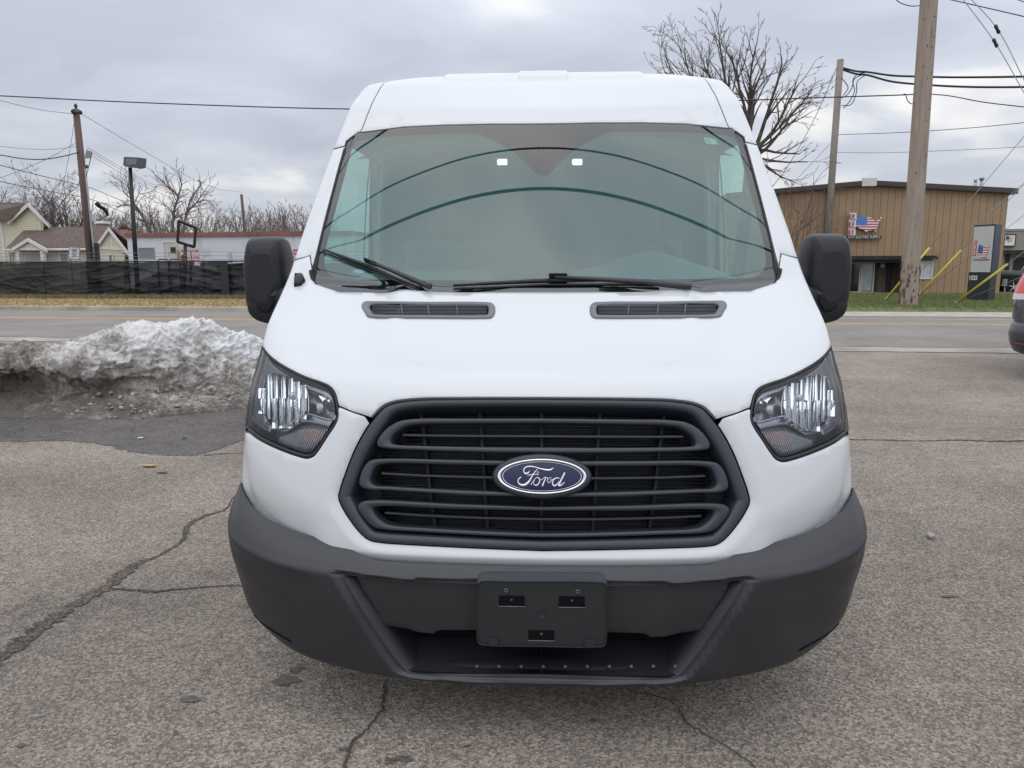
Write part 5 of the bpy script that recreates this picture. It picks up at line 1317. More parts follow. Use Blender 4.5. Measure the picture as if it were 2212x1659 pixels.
# trees left, behind the cream house
OL = dict(seg=.55, wig=.11, up=.02, tip=.40, rmin=.015, sides=[6, 4, 3, 3, 3], lev=4, bare=.2, n=1, prob=.64, ang=(.35, 1.0), len=(.45, .72))
TG = 'bare trees behind the cream houses'
for i, (u, vt, yy, k, lab) in enumerate([(20, 392, 76, 2, 'bare tree at the left edge, rising behind the tall house roof'), (62, 385, 80, 3, 'bare tree between the tall house gable and the left edge'), (108, 378, 74, 4, 'bushy bare tree right behind the tall cream gable'), (150, 372, 72, 4, 'tallest bushy bare tree, left of the leaning wooden pole'), (190, 400, 78, 3, 'bare tree behind the leaning wooden pole'), (226, 440, 82, 3, 'lower bare tree above the brick chimney')]):
    bs0 = yp(u, 560, yy); bs0.z = 0; tp = yp(u, vt, yy); Ht = tp.z
    rnd = random.Random(40 + i); st = []
    for s in range(k):
        a = rnd.uniform(-.28, .28) if k > 1 else 0; st.append((bs0 + Vector((rnd.uniform(-.6, .6), 0, 0)), (a, rnd.uniform(-.1, .1), 1), Ht * rnd.uniform(.62, .8), .16))
    tree('bare_tree', lab, st, 60 + i, OL, (M_bark, M_twig2), TG)
# two trees right of the lamp
yy = 64.0
def pline(b, pts, r0, r1):
    P = csmooth(pts, 4); P = [Vector(p) for p in P]; n = len(P); b.tube(P, [lerp(r0, r1, i / (n - 1)) for i in range(n)], 6, cap=False); return P
OT = dict(seg=.4, wig=.10, up=.02, tip=.4, rmin=.013, sides=[6, 4, 3, 3], lev=3, bare=0, n=1, prob=.62, ang=(.35, .9), len=(.45, .72))
def traced_tree(label, limbs, seed, yy, group=TG):
    A = MB(); B = MB(); rnd = random.Random(seed)
    for pts, r0, r1, tw in limbs:
        P = pline(A, [yp(u, v, yy + rnd.uniform(-.3, .3)) if i else yp(u, v, yy) for i, (u, v) in enumerate(pts)], r0, r1)
        n = len(P)
        for i in range(n // 4, n, 1 if tw > 1 else 2):
            d = (P[min(i + 1, n - 1)] - P[i - 1]).normalized()
            if i == n - 1: grow(B, B, P[i], d, 1.1 * tw, max(r1 * .8, .02), 2, rnd, OT)
            for _ in range(2):
                ax = d.orthogonal().normalized(); ax.rotate(Matrix.Rotation(rnd.uniform(0, 6.283), 3, d)); nd = d.copy(); nd.rotate(Matrix.Rotation(rnd.uniform(.4, 1.0), 3, ax))
                grow(B, B, P[i], nd, rnd.uniform(.6, 1.25) * tw, lerp(r0, r1, i / n) * .45, 2, rnd, OT)
    bs0 = yp(*limbs[0][0][0], yy); bs0.z = 0
    root = empty('bare_tree', bs0, label, 'tree', group)
    A.build('trunk', M_bark2, root, fix=False); B.build('crown', M_twig2, root, fix=False)
traced_tree('bare forked tree with a V shaped trunk behind the white trailer', [([(373, 560), (372, 500), (377, 450), (384, 425), (368, 408), (352, 393)], .16, .035, 1.1), ([(384, 425), (392, 400), (388, 383)], .09, .03, 1.0), ([(383, 540), (398, 490), (404, 460), (425, 437), (440, 415)], .15, .03, 1.2), ([(404, 460), (412, 430), (430, 405), (435, 393)], .08, .03, 1.0), ([(376, 470), (365, 450), (352, 440)], .06, .03, .9), ([(425, 437), (445, 432), (455, 440)], .05, .025, .8)], 3, yy)
traced_tree('bare tree leaning left beside the black lamp post', [([(330, 560), (322, 500), (305, 462), (284, 430), (276, 402)], .17, .04, 1.2), ([(305, 462), (292, 450), (268, 442), (252, 448)], .08, .03, 1.0), ([(338, 560), (336, 505), (325, 470), (322, 440)], .10, .03, 1.1), ([(284, 430), (268, 415), (262, 395)], .06, .025, 1.0), ([(290, 440), (300, 420), (312, 418)], .05, .025, .9)], 4, 66)
# distant wood
wb = MB(); rnd = random.Random(99)
OW = dict(seg=1.0, wig=.13, up=.06, tip=.5, rmin=.022, sides=[4, 3, 3, 3], lev=3, bare=.1, n=1, prob=.60, ang=(.3, .8), len=(.4, .65))
for i in range(330):
    u = rnd.uniform(170, 700) if i < 300 else rnd.uniform(-120, 200); yw = rnd.uniform(88, 125)
    p = yp(u, 560, yw); p.z = 0; vt = 466 + rnd.uniform(-6, 16) - (10 if 540 < u else 0); ht = yp(u, vt, yw).z
    grow(wb, wb, p, Vector((rnd.uniform(-.15, .15), 0, 1)), ht * .80, .09, 3, rnd, OW)
o = wb.build('woodland', M_twig2, fix=False); tag(o, 'far-off belt of bare winter woodland behind the white trailer', 'woodland', kind='stuff')

# fine grit and leaf scraps scattered over the lot
b = MB(); rnd = random.Random(31)
for i in range(1500):
    y = 1.15 + 9.5 * rnd.random() ** 1.5; x = rnd.uniform(-.95, .95) * (1.0 + y * .85); r_ = rnd.uniform(.0012, .0035) * (1 + y * .12); c = Vector((x, y, r_ * .4)); k = 5
    ring = [c + Vector((r_ * math.cos(2*math.pi*j/k + i) * rnd.uniform(.6, 1.3), r_ * math.sin(2*math.pi*j/k + i) * rnd.uniform(.6, 1.3), 0)) for j in range(k)]
    b.add([c + Vector((0, 0, r_ * .8))] + ring, [(0, 1 + j, 1 + (j + 1) % k) for j in range(k)], rnd.choice((0, 0, 1, 2)))
o = b.build('grit', [mat('grit_pale', (.50, .47, .42), .8), mat('grit_grey', (.24, .22, .20), .8), mat('grit_brown', (.13, .08, .05), .9)], fix=False); tag(o, 'fine pale and brown grit scattered over the old asphalt lot', 'grit', kind='stuff')
b = MB()
for i in range(260):
    x = rnd.uniform(-5.6, -2.9); y = rnd.uniform(6.2, 7.6) + max(0, x + 4.0) * .72; z = .006 if y < 7.0 + max(0, x + 4.) * .72 else .07; r_ = rnd.uniform(.006, .022); a_ = rnd.uniform(0, 3.1)
    c = Vector((x, y, z)); d = Vector((math.cos(a_), math.sin(a_), rnd.uniform(-.2, .3))); e = Vector((-d.y, d.x, .1)) * .4
    b.add([c - d * r_, c + e * r_, c + d * r_, c - e * r_ + Vector((0, 0, .004))], [(0, 1, 2), (0, 2, 3)], rnd.randrange(3))
o = b.build('leaf_litter', [mat('litter_brown', (.12, .07, .045), .9), mat('litter_dark', (.04, .032, .026), .9), mat('litter_tan', (.26, .17, .09), .9)], fix=False); tag(o, 'dark leaf and twig litter along the foot of the snow heap', 'leaf litter', kind='stuff')
# ================================================================== BUILDINGS AND STREET THINGS
def tmat(name, c): return mat(name, c, .6)
def stripes_mat(name, c1, c2, period, frac, axis=0, rough=.7, bump=.6, var=.08, use='Object', soft=False):
    """boards or ribs: grooves of width frac every period metres along the given object axis"""
    m, b, nn, lk = nodes_of(name, rough)
    tc = nn('ShaderNodeTexCoord'); sx = nn('ShaderNodeSeparateXYZ'); lk(tc.outputs[use], sx.inputs[0])
    d = nn('ShaderNodeMath', operation='DIVIDE'); lk(sx.outputs[axis], d.inputs[0]); d.inputs[1].default_value = period
    f = nn('ShaderNodeMath', operation='FRACT'); lk(d.outputs[0], f.inputs[0])
    g = nn('ShaderNodeMath', operation='LESS_THAN'); lk(f.outputs[0], g.inputs[0]); g.inputs[1].default_value = frac
    n = nn('ShaderNodeTexNoise', i_Scale=1.6, i_Detail=6, i_Roughness=.6); lk(tc.outputs[use], n.inputs['Vector'])
    r = nn('ShaderNodeValToRGB'); lk(n.outputs[0], r.inputs[0]); r.color_ramp.elements[0].position = .3; r.color_ramp.elements[1].position = .7
    r.color_ramp.elements[0].color = tuple(c * (1 - var) for c in c1) + (1,); r.color_ramp.elements[1].color = tuple(c * (1 + var) for c in c1) + (1,)
    mx = nn('ShaderNodeMixRGB'); lk(g.outputs[0], mx.inputs[0]); lk(r.outputs[0], mx.inputs[1]); mx.inputs[2].default_value = (*c2, 1); lk(mx.outputs[0], b.inputs['Base Color'])
    iv = nn('ShaderNodeMath', operation='SUBTRACT'); iv.inputs[0].default_value = 1; lk(g.outputs[0] if not soft else f.outputs[0], iv.inputs[1])
    bp = nn('ShaderNodeBump', i_Strength=bump, i_Distance=.03); lk(iv.outputs[0], bp.inputs['Height']); lk(bp.outputs[0], b.inputs['Normal'])
    return m
def brick_mat(name, c1, c2, mortar, s=1.0, w=.5, h=.25):
    m, b, nn, lk = nodes_of(name, .9)
    tc = nn('ShaderNodeTexCoord'); mp = nn('ShaderNodeMapping'); mp.inputs['Rotation'].default_value = (math.radians(90), 0, 0); lk(tc.outputs['Object'], mp.inputs[0])
    br = nn('ShaderNodeTexBrick'); br.inputs['Color1'].default_value = (*c1, 1); br.inputs['Color2'].default_value = (*c2, 1); br.inputs['Mortar'].default_value = (*mortar, 1)
    br.inputs['Scale'].default_value = s; br.inputs['Brick Width'].default_value = w; br.inputs['Row Height'].default_value = h; br.inputs['Mortar Size'].default_value = .018
    lk(mp.outputs[0], br.inputs['Vector']); lk(br.outputs[0], b.inputs['Base Color']); return m
def wood_pole_mat(name, c1, c2, sc=1.0):
    m, b, nn, lk = nodes_of(name, .9)
    tc = nn('ShaderNodeTexCoord'); mp = nn('ShaderNodeMapping'); mp.inputs['Scale'].default_value = (9 * sc, 9 * sc, .55 * sc); lk(tc.outputs['Object'], mp.inputs[0])
    n = nn('ShaderNodeTexNoise', i_Scale=1.6, i_Detail=9, i_Roughness=.72); lk(mp.outputs[0], n.inputs['Vector'])
    r = nn('ShaderNodeValToRGB'); lk(n.outputs[0], r.inputs[0]); r.color_ramp.elements[0].position = .33; r.color_ramp.elements[1].position = .66
    r.color_ramp.elements[0].color = (*c1, 1); r.color_ramp.elements[1].color = (*c2, 1); e = r.color_ramp.elements.new(.40); e.color = tuple(lerp(np.array(c1), np.array(c2), .55)) + (1,)
    v = nn('ShaderNodeTexVoronoi', i_Scale=1.3); mp3 = nn('ShaderNodeMapping'); mp3.inputs['Scale'].default_value = (3, 3, 1.2); lk(tc.outputs['Object'], mp3.inputs[0]); lk(mp3.outputs[0], v.inputs['Vector'])
    kr = nn('ShaderNodeValToRGB'); lk(v.outputs['Distance'], kr.inputs[0]); kr.color_ramp.elements[0].position = .04; kr.color_ramp.elements[0].color = (.25, .16, .1, 1); kr.color_ramp.elements[1].position = .10; kr.color_ramp.elements[1].color = (1, 1, 1, 1)
    mx = nn('ShaderNodeMixRGB', blend_type='MULTIPLY'); mx.inputs[0].default_value = 1; lk(r.outputs[0], mx.inputs[1]); lk(kr.outputs[0], mx.inputs[2]); lk(mx.outputs[0], b.inputs['Base Color'])
    bp = nn('ShaderNodeBump', i_Strength=.7, i_Distance=.03); lk(n.outputs[0], bp.inputs['Height']); lk(bp.outputs[0], b.inputs['Normal'])
    return m
M_wpaint = mat('trim_white', (.62, .61, .57), .6, var=.06, vscale=2)
M_winglass = mat('window_glass', (.10, .115, .12), .08, coat=.6, spec=.8)
M_winblue = mat('window_blind', (.42, .47, .47), .25, coat=.5, var=.25, vscale=2.5)
M_galv = mat('galvanised', (.33, .35, .36), .45, .6)
M_iron = mat('black_iron', (.014, .013, .014), .5)
# US map outline (surveyed from the wall sign), unit box 0..1 x 0..1
USM = [(400,238),(480,250),(560,262),(600,262),(640,258),(700,290),(745,298),(760,345),(775,365),(800,335),(830,305),(870,290),(880,255),(905,262),(915,290),(890,320),(880,345),(850,385),(840,430),(815,480),(820,490),(785,525),(790,560),(800,590),(785,595),(765,560),(750,540),(690,545),(685,560),(640,550),(600,570),(580,605),(560,595),(545,560),(520,545),(480,515),(430,515),(400,490),(360,480),(340,440),(330,400),(335,340),(350,290),(355,240)]
M_red = mat('sign_red', (.50, .045, .05), .5); M_rw = mat('sign_white', (.74, .71, .69), .5); M_bluec = mat('sign_canton_blue', (.03, .17, .50), .5); M_navy = mat('sign_navy', (.02, .05, .22), .5); M_sblk = mat('sign_black', (.02, .02, .022), .5)
def us_flag_sign(root, F, sx, sz, canton, thick=.10, stars=True):
    """F maps (u, v, depth) of the traced drawing to the world; builds shaped panel with stripes and canton"""
    pts = USM
    b = MB(); fr = [F(u, v, thick) for u, v in pts]; bk = [F(u, v, 0) for u, v in pts]; n = len(pts)
    b.add(fr + bk, [(i, (i + 1) % n, n + (i + 1) % n, n + i) for i in range(n)]); b.build('map_edge', M_sblk, root)
    top, bot = 238.0, 605.0; H_ = (bot - top) / 13
    poly = pts; cuts = [top + H_ * k for k in range(1, 13)]
    V, Fa = cdt_fill([(float(u), float(v)) for u, v in pts], [], 1e9, qs=1.0) if False else (None, None)
    # clip the outline into stripe bands
    def clip(poly, f):
        out = []
        for i in range(len(poly)):
            a, b_ = poly[i], poly[(i + 1) % len(poly)]; fa, fb = f(a), f(b_)
            if fa >= 0: out.append(a)
            if (fa > 0 > fb) or (fa < 0 < fb):
                t = fa / (fa - fb); out.append((a[0] + (b_[0] - a[0]) * t, a[1] + (b_[1] - a[1]) * t))
        return out
    def tri(poly, mb, mi, dd):
        if len(poly) < 3: return
        vs, es, fs, *_ = geometry.delaunay_2d_cdt([Vector((p[0], -p[1])) for p in poly], [(i, (i + 1) % len(poly)) for i in range(len(poly))], [], 0, 1e-3)
        C = np.array([[sum(vs[i].x for i in f) / 3, sum(vs[i].y for i in f) / 3] for f in fs]); ok = inpoly(C[:, 0], C[:, 1], [(p[0], -p[1]) for p in poly])
        mb.add([F(v.x, -v.y, dd) for v in vs], [tuple(f) for f, k in zip(fs, ok) if k], mi)
    m = MB()
    for k in range(13):
        a, c = top + H_ * k, top + H_ * (k + 1)
        band = clip(clip(pts, lambda p: p[1] - a), lambda p: c - p[1])
        tri(band, m, 0 if k % 2 == 0 else 1, thick)
    m.build('map_stripes', [M_red, M_rw], root)
    m = MB(); can = clip(clip(pts, lambda p: 590 - p[0]), lambda p: 446 - p[1]); tri(can, m, 0, thick + .006)
    if stars:
        for j in range(9):
            for i in range(7):
                u = 350 + i * 36 + (18 if j % 2 else 0); v = 262 + j * 21
                if u > 580 or not inpoly(np.array([u]), np.array([v]), pts)[0]: continue
                s = 7; q = [F(u + s * (1 if k % 2 == 0 else .45) * math.sin(k * math.pi / 5), v - s * (1 if k % 2 == 0 else .45) * math.cos(k * math.pi / 5), thick + .010) for k in range(10)]
                m.add(q, [tuple(range(10))], 1)
    m.build('map_canton', [canton, M_rw], root)

# ---- brown metal building
M_brownw = stripes_mat('ribbed_brown_steel', (.335, .225, .130), (.14, .088, .05), .305, .07, 0, .55, .5, .10)
M_fascia = mat('brown_fascia', (.055, .042, .038), .5)
D_C = rdist(2087, 635.3, KERB)
ces = empty('metal_building', rp(1873, 635, D_C), 'wide brown ribbed metal warehouse with a shallow gable across the road', 'building')
def cp(u, v, dd=0.0): return rp(u, v, D_C - dd)
zb = KERB
wL = rp(1556, 635, D_C); wR = rp(2169, 635, D_C); wR2 = rp(2179, 420, D_C)
xr = wR2.dot(RD); xl = wL.dot(RD) - 1.0; xp_ = rp(1873, 396, D_C).dot(RD)
zE = rp(2183, 419, D_C).z; zP = rp(1873, 401, D_C).z; zEl = zE + (0)
xl = xp_ - (xr - xp_)
W = lambda a, z, dd=0.0: rpos(a, D_C - dd, z)
DP = 26.0
rc_ = 1.1        # entrance recess depth
eL = rp(1849 - 75, 600, D_C).dot(RD); eR = rp(1951, 600, D_C).dot(RD); eT = rp(1900, 566, D_C).z
b = MB()
# front wall round the entrance recess
b.add([W(xl, 0), W(eL, 0), W(eL, zE), W(xl, zE)], [(0, 1, 2, 3)]); b.add([W(eL, eT), W(eR, eT), W(eR, zE), W(eL, zE)], [(0, 1, 2, 3)]); b.add([W(eR, 0), W(xr, 0), W(xr, zE), W(eR, zE)], [(0, 1, 2, 3)])
b.add([W(xl, zE), W(xr, zE), W(xp_, zP)], [(0, 1, 2)])
b.add([W(xr, 0), W(xr, 0, -DP), W(xr, zE, -DP), W(xr, zE)], [(0, 1, 2, 3)]); b.add([W(xl, 0), W(xl, 0, -DP), W(xl, zE, -DP), W(xl, zE)], [(0, 1, 2, 3)])
b.add([W(xl, 0, -DP), W(xr, 0, -DP), W(xr, zE, -DP), W(xp_, zP, -DP), W(xl, zE, -DP)], [(0, 1, 2, 3, 4)])
b.build('wall', M_brownw, ces)
b = MB()
for (a0, z0, a1, z1) in ((xl - .25, zE, xp_, zP), (xp_, zP, xr + .25, zE)):
    b.add([W(a0, z0 - .02, .30), W(a1, z1 - .02, .30), W(a1, z1 + .22, .30), W(a0, z0 + .22, .30), W(a0, z0 - .02, -DP), W(a1, z1 - .02, -DP), W(a1, z1 + .22, -DP), W(a0, z0 + .22, -DP)], [(0, 1, 2, 3), (3, 2, 6, 7), (0, 1, 5, 4), (0, 3, 7, 4), (4, 5, 6, 7)])
b.add([W(xl, zE + .02, .33), W(xp_, zP + .02, .33), W(xp_, zP + .07, .33), W(xl, zE + .07, .33)], [(0, 1, 2, 3)]); b.add([W(xp_, zP + .02, .33), W(xr, zE + .02, .33), W(xr, zE + .07, .33), W(xp_, zP + .07, .33)], [(0, 1, 2, 3)])
roof_o = b.build('roof', M_fascia, ces)
b = MB(); b.obox(W(xp_ - .32, zP - .06, .36), RD * .64, ND * .1, Vector((0, 0, .38))); bevel(b.build('ridge_cap', M_wpaint, roof_o), .02)
for (u0, h) in ((2379 * .8848, .6), (2394 * .8848, .75)):
    q = rp(u0, 415, D_C + 3); b = MB(); b.tube([Vector((q.x, q.y, zE + .1)), Vector((q.x, q.y, zE + .55 + h * .6))], .07, 8); b.tube([Vector((q.x, q.y, zE + .50 + h * .6)), Vector((q.x, q.y, zE + .62 + h * .6))], .12 if h > .7 else .072, 8); b.build('vent_pipe', M_galv, roof_o)
# awning board over the entrance
b = MB(); aL = rp(1755, 560, D_C).dot(RD); aR = rp(2019, 560, D_C).dot(RD); zA0 = rp(1990, 560.5, D_C).z; zA1 = rp(1900, 552.8, D_C).z
b.obox(W(aL, zA0, .35), RD * (aR - aL), ND * .33, Vector((0, 0, zA1 - zA0)))
b.obox(W(aL, eT - .02, .22), RD * (eR + .1 - aL), ND * .20, Vector((0, 0, zA0 - eT + .01)))
b.build('awning', mat('charred_black_wood', (.022, .022, .024), .8, var=.5, vscale=4), ces)
# entrance recess
b = MB(); dR = -rc_
b.add([W(eL, 0, dR), W(eR, 0, dR), W(eR, eT, dR), W(eL, eT, dR)], [(0, 1, 2, 3)]); b.add([W(eR, 0), W(eR, 0, dR), W(eR, eT, dR), W(eR, eT)], [(0, 1, 2, 3)]); b.add([W(eL, 0), W(eL, 0, dR), W(eL, eT, dR), W(eL, eT)], [(0, 1, 2, 3)])
b.add([W(eL, eT, 0), W(eR, eT, 0), W(eR, eT, dR), W(eL, eT, dR)], [(0, 1, 2, 3)])
b.build('recess', brick_mat('recess_brick', (.13, .085, .065), (.085, .06, .05), (.15, .13, .115), 1, .21, .075), ces)
def fr(a0, a1, z0, z1, d, w, mb, depth=.06):
    for (p, q, r, s) in ((a0, a1, z0, z0 + w), (a0, a1, z1 - w, z1), (a0, a0 + w, z0 + w, z1 - w), (a1 - w, a1, z0 + w, z1 - w)): mb.obox(W(p, r, d), RD * (q - p), ND * depth, Vector((0, 0, s - r)))
def ax(u, v=600): return rp(u, v, D_C).dot(RD)
zs0 = rp(1900, 634, D_C).z
b = MB(); fr(ax(1849) - .9, ax(1873), zs0, eT - .02, dR + .10, .06, b); dfr = b.build('door', M_wpaint, ces)
b = MB(); b.obox(W(ax(1849) - .84, zs0 + .06, dR + .06), RD * (ax(1873) - ax(1849) + .78), ND * .02, Vector((0, 0, eT - zs0 - .14))); b.build('door_glass', mat('dark_glass', (.018, .02, .016), .1, coat=.5), dfr)
b = MB(); fr(ax(1873) + .02, ax(1904), zs0, eT - .02, dR + .10, .06, b); sfr = b.build('side_panel', M_wpaint, ces)
b = MB(); b.obox(W(ax(1873) + .08, zs0 + .10, dR + .06), RD * (ax(1904) - ax(1873) - .16), ND * .02, Vector((0, 0, eT - zs0 - .18))); b.build('panel_glass', M_winblue, sfr)
b = MB(); b.obox(W(ax(1932), 0, dR + .12), RD * .22, ND * .10, Vector((0, 0, eT))); b.obox(W(ax(1905), 0, dR + .12), RD * .1, ND * .10, Vector((0, 0, eT))); b.build('dark_post', M_iron, ces)
b = MB(); c = W(ax(1917), rp(1917, 574, D_C).z, dR + .3); b.lathe([(.02, -.12), (.09, -.10), (.10, 0), (.07, .08), (.0, .10)], c, (0, 0, -1), 12); b.build('wall_lamp', mat('lamp_globe', (.55, .55, .5), .3), ces)
for (u0, u1, v0, v1, nm) in ((1981, 2012.5, 563, 603, 'r'), (1722, 1742, 566.5, 607, 'l')):
    a0, a1 = ax(u0, v1), ax(u1, v1); z0, z1 = rp(u0, v1, D_C).z, rp(u0, v0, D_C).z
    if nm == 'l': a0 = a1 - 1.35
    b = MB(); fr(a0, a1, z0, z1, .06, .06, b, .07); b.obox(W((a0 + a1) / 2 - .025, z0 + .06, .05), RD * .05, ND * .04, Vector((0, 0, z1 - z0 - .12)))
    if nm == 'l':
        for k in (1, 2, 3): b.obox(W(a0, lerp(z0, z1, k / 4), .045), RD * (a1 - a0), ND * .02, Vector((0, 0, .02)))
    w = b.build('window', M_wpaint, ces)
    b = MB(); b.obox(W(a0 + .05, z0 + .05, .02), RD * (a1 - a0 - .1), ND * .015, Vector((0, 0, z1 - z0 - .1))); b.build('pane', M_winblue, w)
b = MB(); b.obox(W(xl, 0, .9), RD * (xr - xl), ND * .9, Vector((0, 0, KERB + .03))); b.build('foundation_border', mat('mulch', (.23, .19, .14), .95, var=.5, vscale=4), ces)
# wall sign
sroot = empty('wall_sign', cp(1870, 500), 'C E S sign with a flag map fixed to the brown ribbed wall', 'sign')
K = .1
def FS(u, v, d): return cp(1813.8 + K * u, 442.4 + K * v, .12 + d)
for ch, (u0, v0, u1, v1) in zip('CES', ((190, 178, 345, 322), (180, 342, 330, 492), (172, 515, 322, 660))):
    b = MB(); pts = [FS(u0, v1, 0), FS(u1, v1, 0), FS(u1, v0, 0), FS(u0, v0, 0)]; b.prism(pts, -ND * .14, 0); box = b.build('letter_block', M_rw, sroot)
    c = FS((u0 + u1) / 2, (v0 + v1) / 2, .145); w = (FS(u1, v0, 0) - FS(u0, v0, 0)).length; h = (FS(u0, v0, 0) - FS(u0, v1, 0)).length
    b = MB(); b.obox(c - RD * w * .37 - Vector((0, 0, h * .37)), RD * w * .74, ND * .02, Vector((0, 0, h * .74))); b.build('letter_panel', mat('sign_red_s' if ch == 'S' else 'sign_maroon', (.55, .06, .05) if ch == 'S' else (.33, .04, .09), .5), box)
    link_mesh('letter', text_mesh(ch, h * .80, frame_at(c - ND * .012, RD, (0, 0, 1)), .01, .004), M_rw, box)
us_flag_sign(sroot, FS, 1, 1, M_bluec)
b = MB(); b.prism([FS(165, 735, 0), FS(888, 732, 0), FS(890, 667, 0), FS(170, 668, 0)], -ND * .1); bd = b.build('name_board', M_sblk, sroot)
c = FS(530, 700, .112); wd_ = (FS(875, 700, 0) - FS(185, 700, 0)).length
tm = text_mesh('CITY ELECTRIC SUPPLY', .165, frame_at(c, RD, (0, 0, 1)), .005, .0)
xs_ = [v.co.dot(RD) for v in tm.vertices]; k = wd_ / (max(xs_) - min(xs_)); mid = Vector(c)
tm.transform(Matrix.Translation(mid) @ Matrix.Scale(k, 4, RD) @ Matrix.Translation(-mid)); link_mesh('board_lettering', tm, M_rw, bd)

# ---- pylon sign
A0 = gp(2087, 650, KERB); B0 = gp(2134, 652.2, KERB); C0 = gp(2148, 650.6, KERB)
fdir = (B0 - A0); fdir.z = 0; sdir = (C0 - B0); sdir.z = 0; sdir = Vector((.75, .66, 0)) * .62
fn_ = Vector((0, 0, 1)).cross(fdir).normalized() * -1
fn_ = Vector((fdir.y, -fdir.x, 0)).normalized()
py = empty('pylon_sign', A0, 'tall grey and black roadside sign with a flag map and number 1525', 'sign')
zt = yp(2148, 484, B0.y).z; zm = yp(2120, 588, B0.y).z
b = MB(); b.obox(A0 - Vector((0, 0, .15)), fdir, sdir, Vector((0, 0, zm - KERB + .15))); b.build('plinth', mat('sign_case_black', (.018, .020, .026), .45), py)
ins = fdir * .06
b = MB(); b.obox(Vector((A0.x, A0.y, zm)) + ins, fdir * .97, sdir, Vector((0, 0, zt - zm))); b.build('case', mat('sign_case_blue', (.022, .032, .060), .4), py)
fo = Vector((A0.x, A0.y, zm)) + ins * 1.3 + fn_ * .012
b = MB(); b.obox(fo, fdir * .90, -fn_ * .01, Vector((0, 0, zt - zm - .06))); b.build('face_panel', mat('sign_face', (.50, .50, .49), .45, var=.05, vscale=1), py)
fu = fdir.normalized(); FW = fdir.length * .90; FHh = zt - zm - .06
def FP(u, v, d=0):   # px of the traced wall drawing scaled on this face
    return fo + fu * (FW * (.16 + (u - 170) / 745. * .70)) + Vector((0, 0, FHh * (.60 - (v - 238) / 367. * .34))) + fn_ * (.006 + d)
us_flag_sign(py, lambda u, v, d: FP(u, v, d * .1), 1, 1, M_navy, thick=.10, stars=True)
for k, ch in enumerate('CES'):
    c = fo + fu * FW * .135 + Vector((0, 0, FHh * (.66 - .125 * k))) + fn_ * .006; s = FW * .17
    b = MB(); b.obox(c - fu * s / 2 - Vector((0, 0, s * .62)), fu * s, fn_ * .004, Vector((0, 0, s * 1.25))); bx_ = b.build('letter_tile', M_red, py)
    link_mesh('letter', text_mesh(ch, s * 1.2, frame_at(c + fn_ * .008, fu, (0, 0, 1)), .001, .004), M_rw, bx_)
tm = text_mesh('CITY ELECTRIC SUPPLY', .1, frame_at(fo + fu * FW * .5 + Vector((0, 0, FHh * .27)) + fn_ * .008, fu, (0, 0, 1)), .001, .001); xs_ = [v.co.dot(fu) for v in tm.vertices]; k = FW * .82 / (max(xs_) - min(xs_)); c = fo + fu * FW * .5 + Vector((0, 0, FHh * .27))
tm.transform(Matrix.Translation(c) @ Matrix.Scale(k, 4, fu) @ Matrix.Translation(-c)); link_mesh('name_lettering', tm, M_sblk, py)
link_mesh('street_number', text_mesh('1525', .22, frame_at(Vector((A0.x, A0.y, zm - .22)) + fdir * .24 + fn_ * .012, fu, (0, 0, 1)), .003, .006, squeeze=.8), M_rw, py)

# ---- grey shop beyond
D_G = 50.0
gb_ = empty('grey_shop', rp(2250, 610, D_G), 'low grey flat-roofed shop beyond the right corner of the brown building', 'building')
def G(u, v, d=0.0): return rp(u, v, D_G - d)
z0 = 0; aL = G(2150, 600).dot(RD); aR = aL + 26; zt = G(2195, 500).z; zf = G(2195, 541).z
P_ = lambda a, z, d=0: rpos(a, D_G - d, z)
b = MB(); b.obox(P_(aL, 0), RD * (aR - aL), ND * 15, Vector((0, 0, zf))); b.build('wall', brick_mat('painted_block', (.36, .34, .30), (.33, .31, .275), (.25, .24, .21), 1, .4, .2), gb_)
b = MB(); b.obox(P_(aL - .3, zf, .8), RD * (aR - aL + .6), ND * 16, Vector((0, 0, zt - zf))); b.obox(P_(aL - .35, zt, .85), RD * (aR - aL + .7), ND * 16.1, Vector((0, 0, .12))); b.build('fascia_band', mat('grey_fascia', (.27, .255, .235), .7, var=.1), gb_)
b = MB(); b.obox(P_(aL, zf - .22, .75), RD * (aR - aL), ND * .5, Vector((0, 0, .2))); b.build('canopy_soffit', M_iron, gb_)
b = MB(); a = G(2188, 575).dot(RD); b.obox(P_(a, .0, .03), RD * 1.1, ND * .05, Vector((0, 0, G(2195, 556).z))); a = G(2170, 575).dot(RD); b.obox(P_(a, .0, .04), RD * .25, ND * .05, Vector((0, 0, zf - .2))); b.build('door', M_iron, gb_)
b = MB(); a = G(2167, 520, .9).dot(RD); a2 = G(2193.5, 520, .9).dot(RD); zz0 = G(2180, 533, .9).z; zz1 = G(2180, 506, .9).z; b.obox(P_(a, zz0, .95), RD * (a2 - a), ND * .12, Vector((0, 0, zz1 - zz0))); sg_ = b.build('shop_sign', M_sblk, gb_)
b = MB(); b.obox(P_(a + .07, zz0 + .07, .965), RD * (a2 - a - .14), ND * .01, Vector((0, 0, zz1 - zz0 - .14))); b.build('sign_face', M_rw, sg_)
fo2 = P_(a + .1, zz0 + .1, .975); us_flag_sign(sg_, lambda u, v, d: fo2 + RD * ((u - 330) / 585. * (a2 - a - .25)) + Vector((0, 0, (zz1 - zz0 - .2) * (1 - (v - 238) / 500.))) - ND * d * .05, 1, 1, M_navy, stars=False)
_ca = P_(a2 - .25, (zz0 + zz1) / 2, .98)

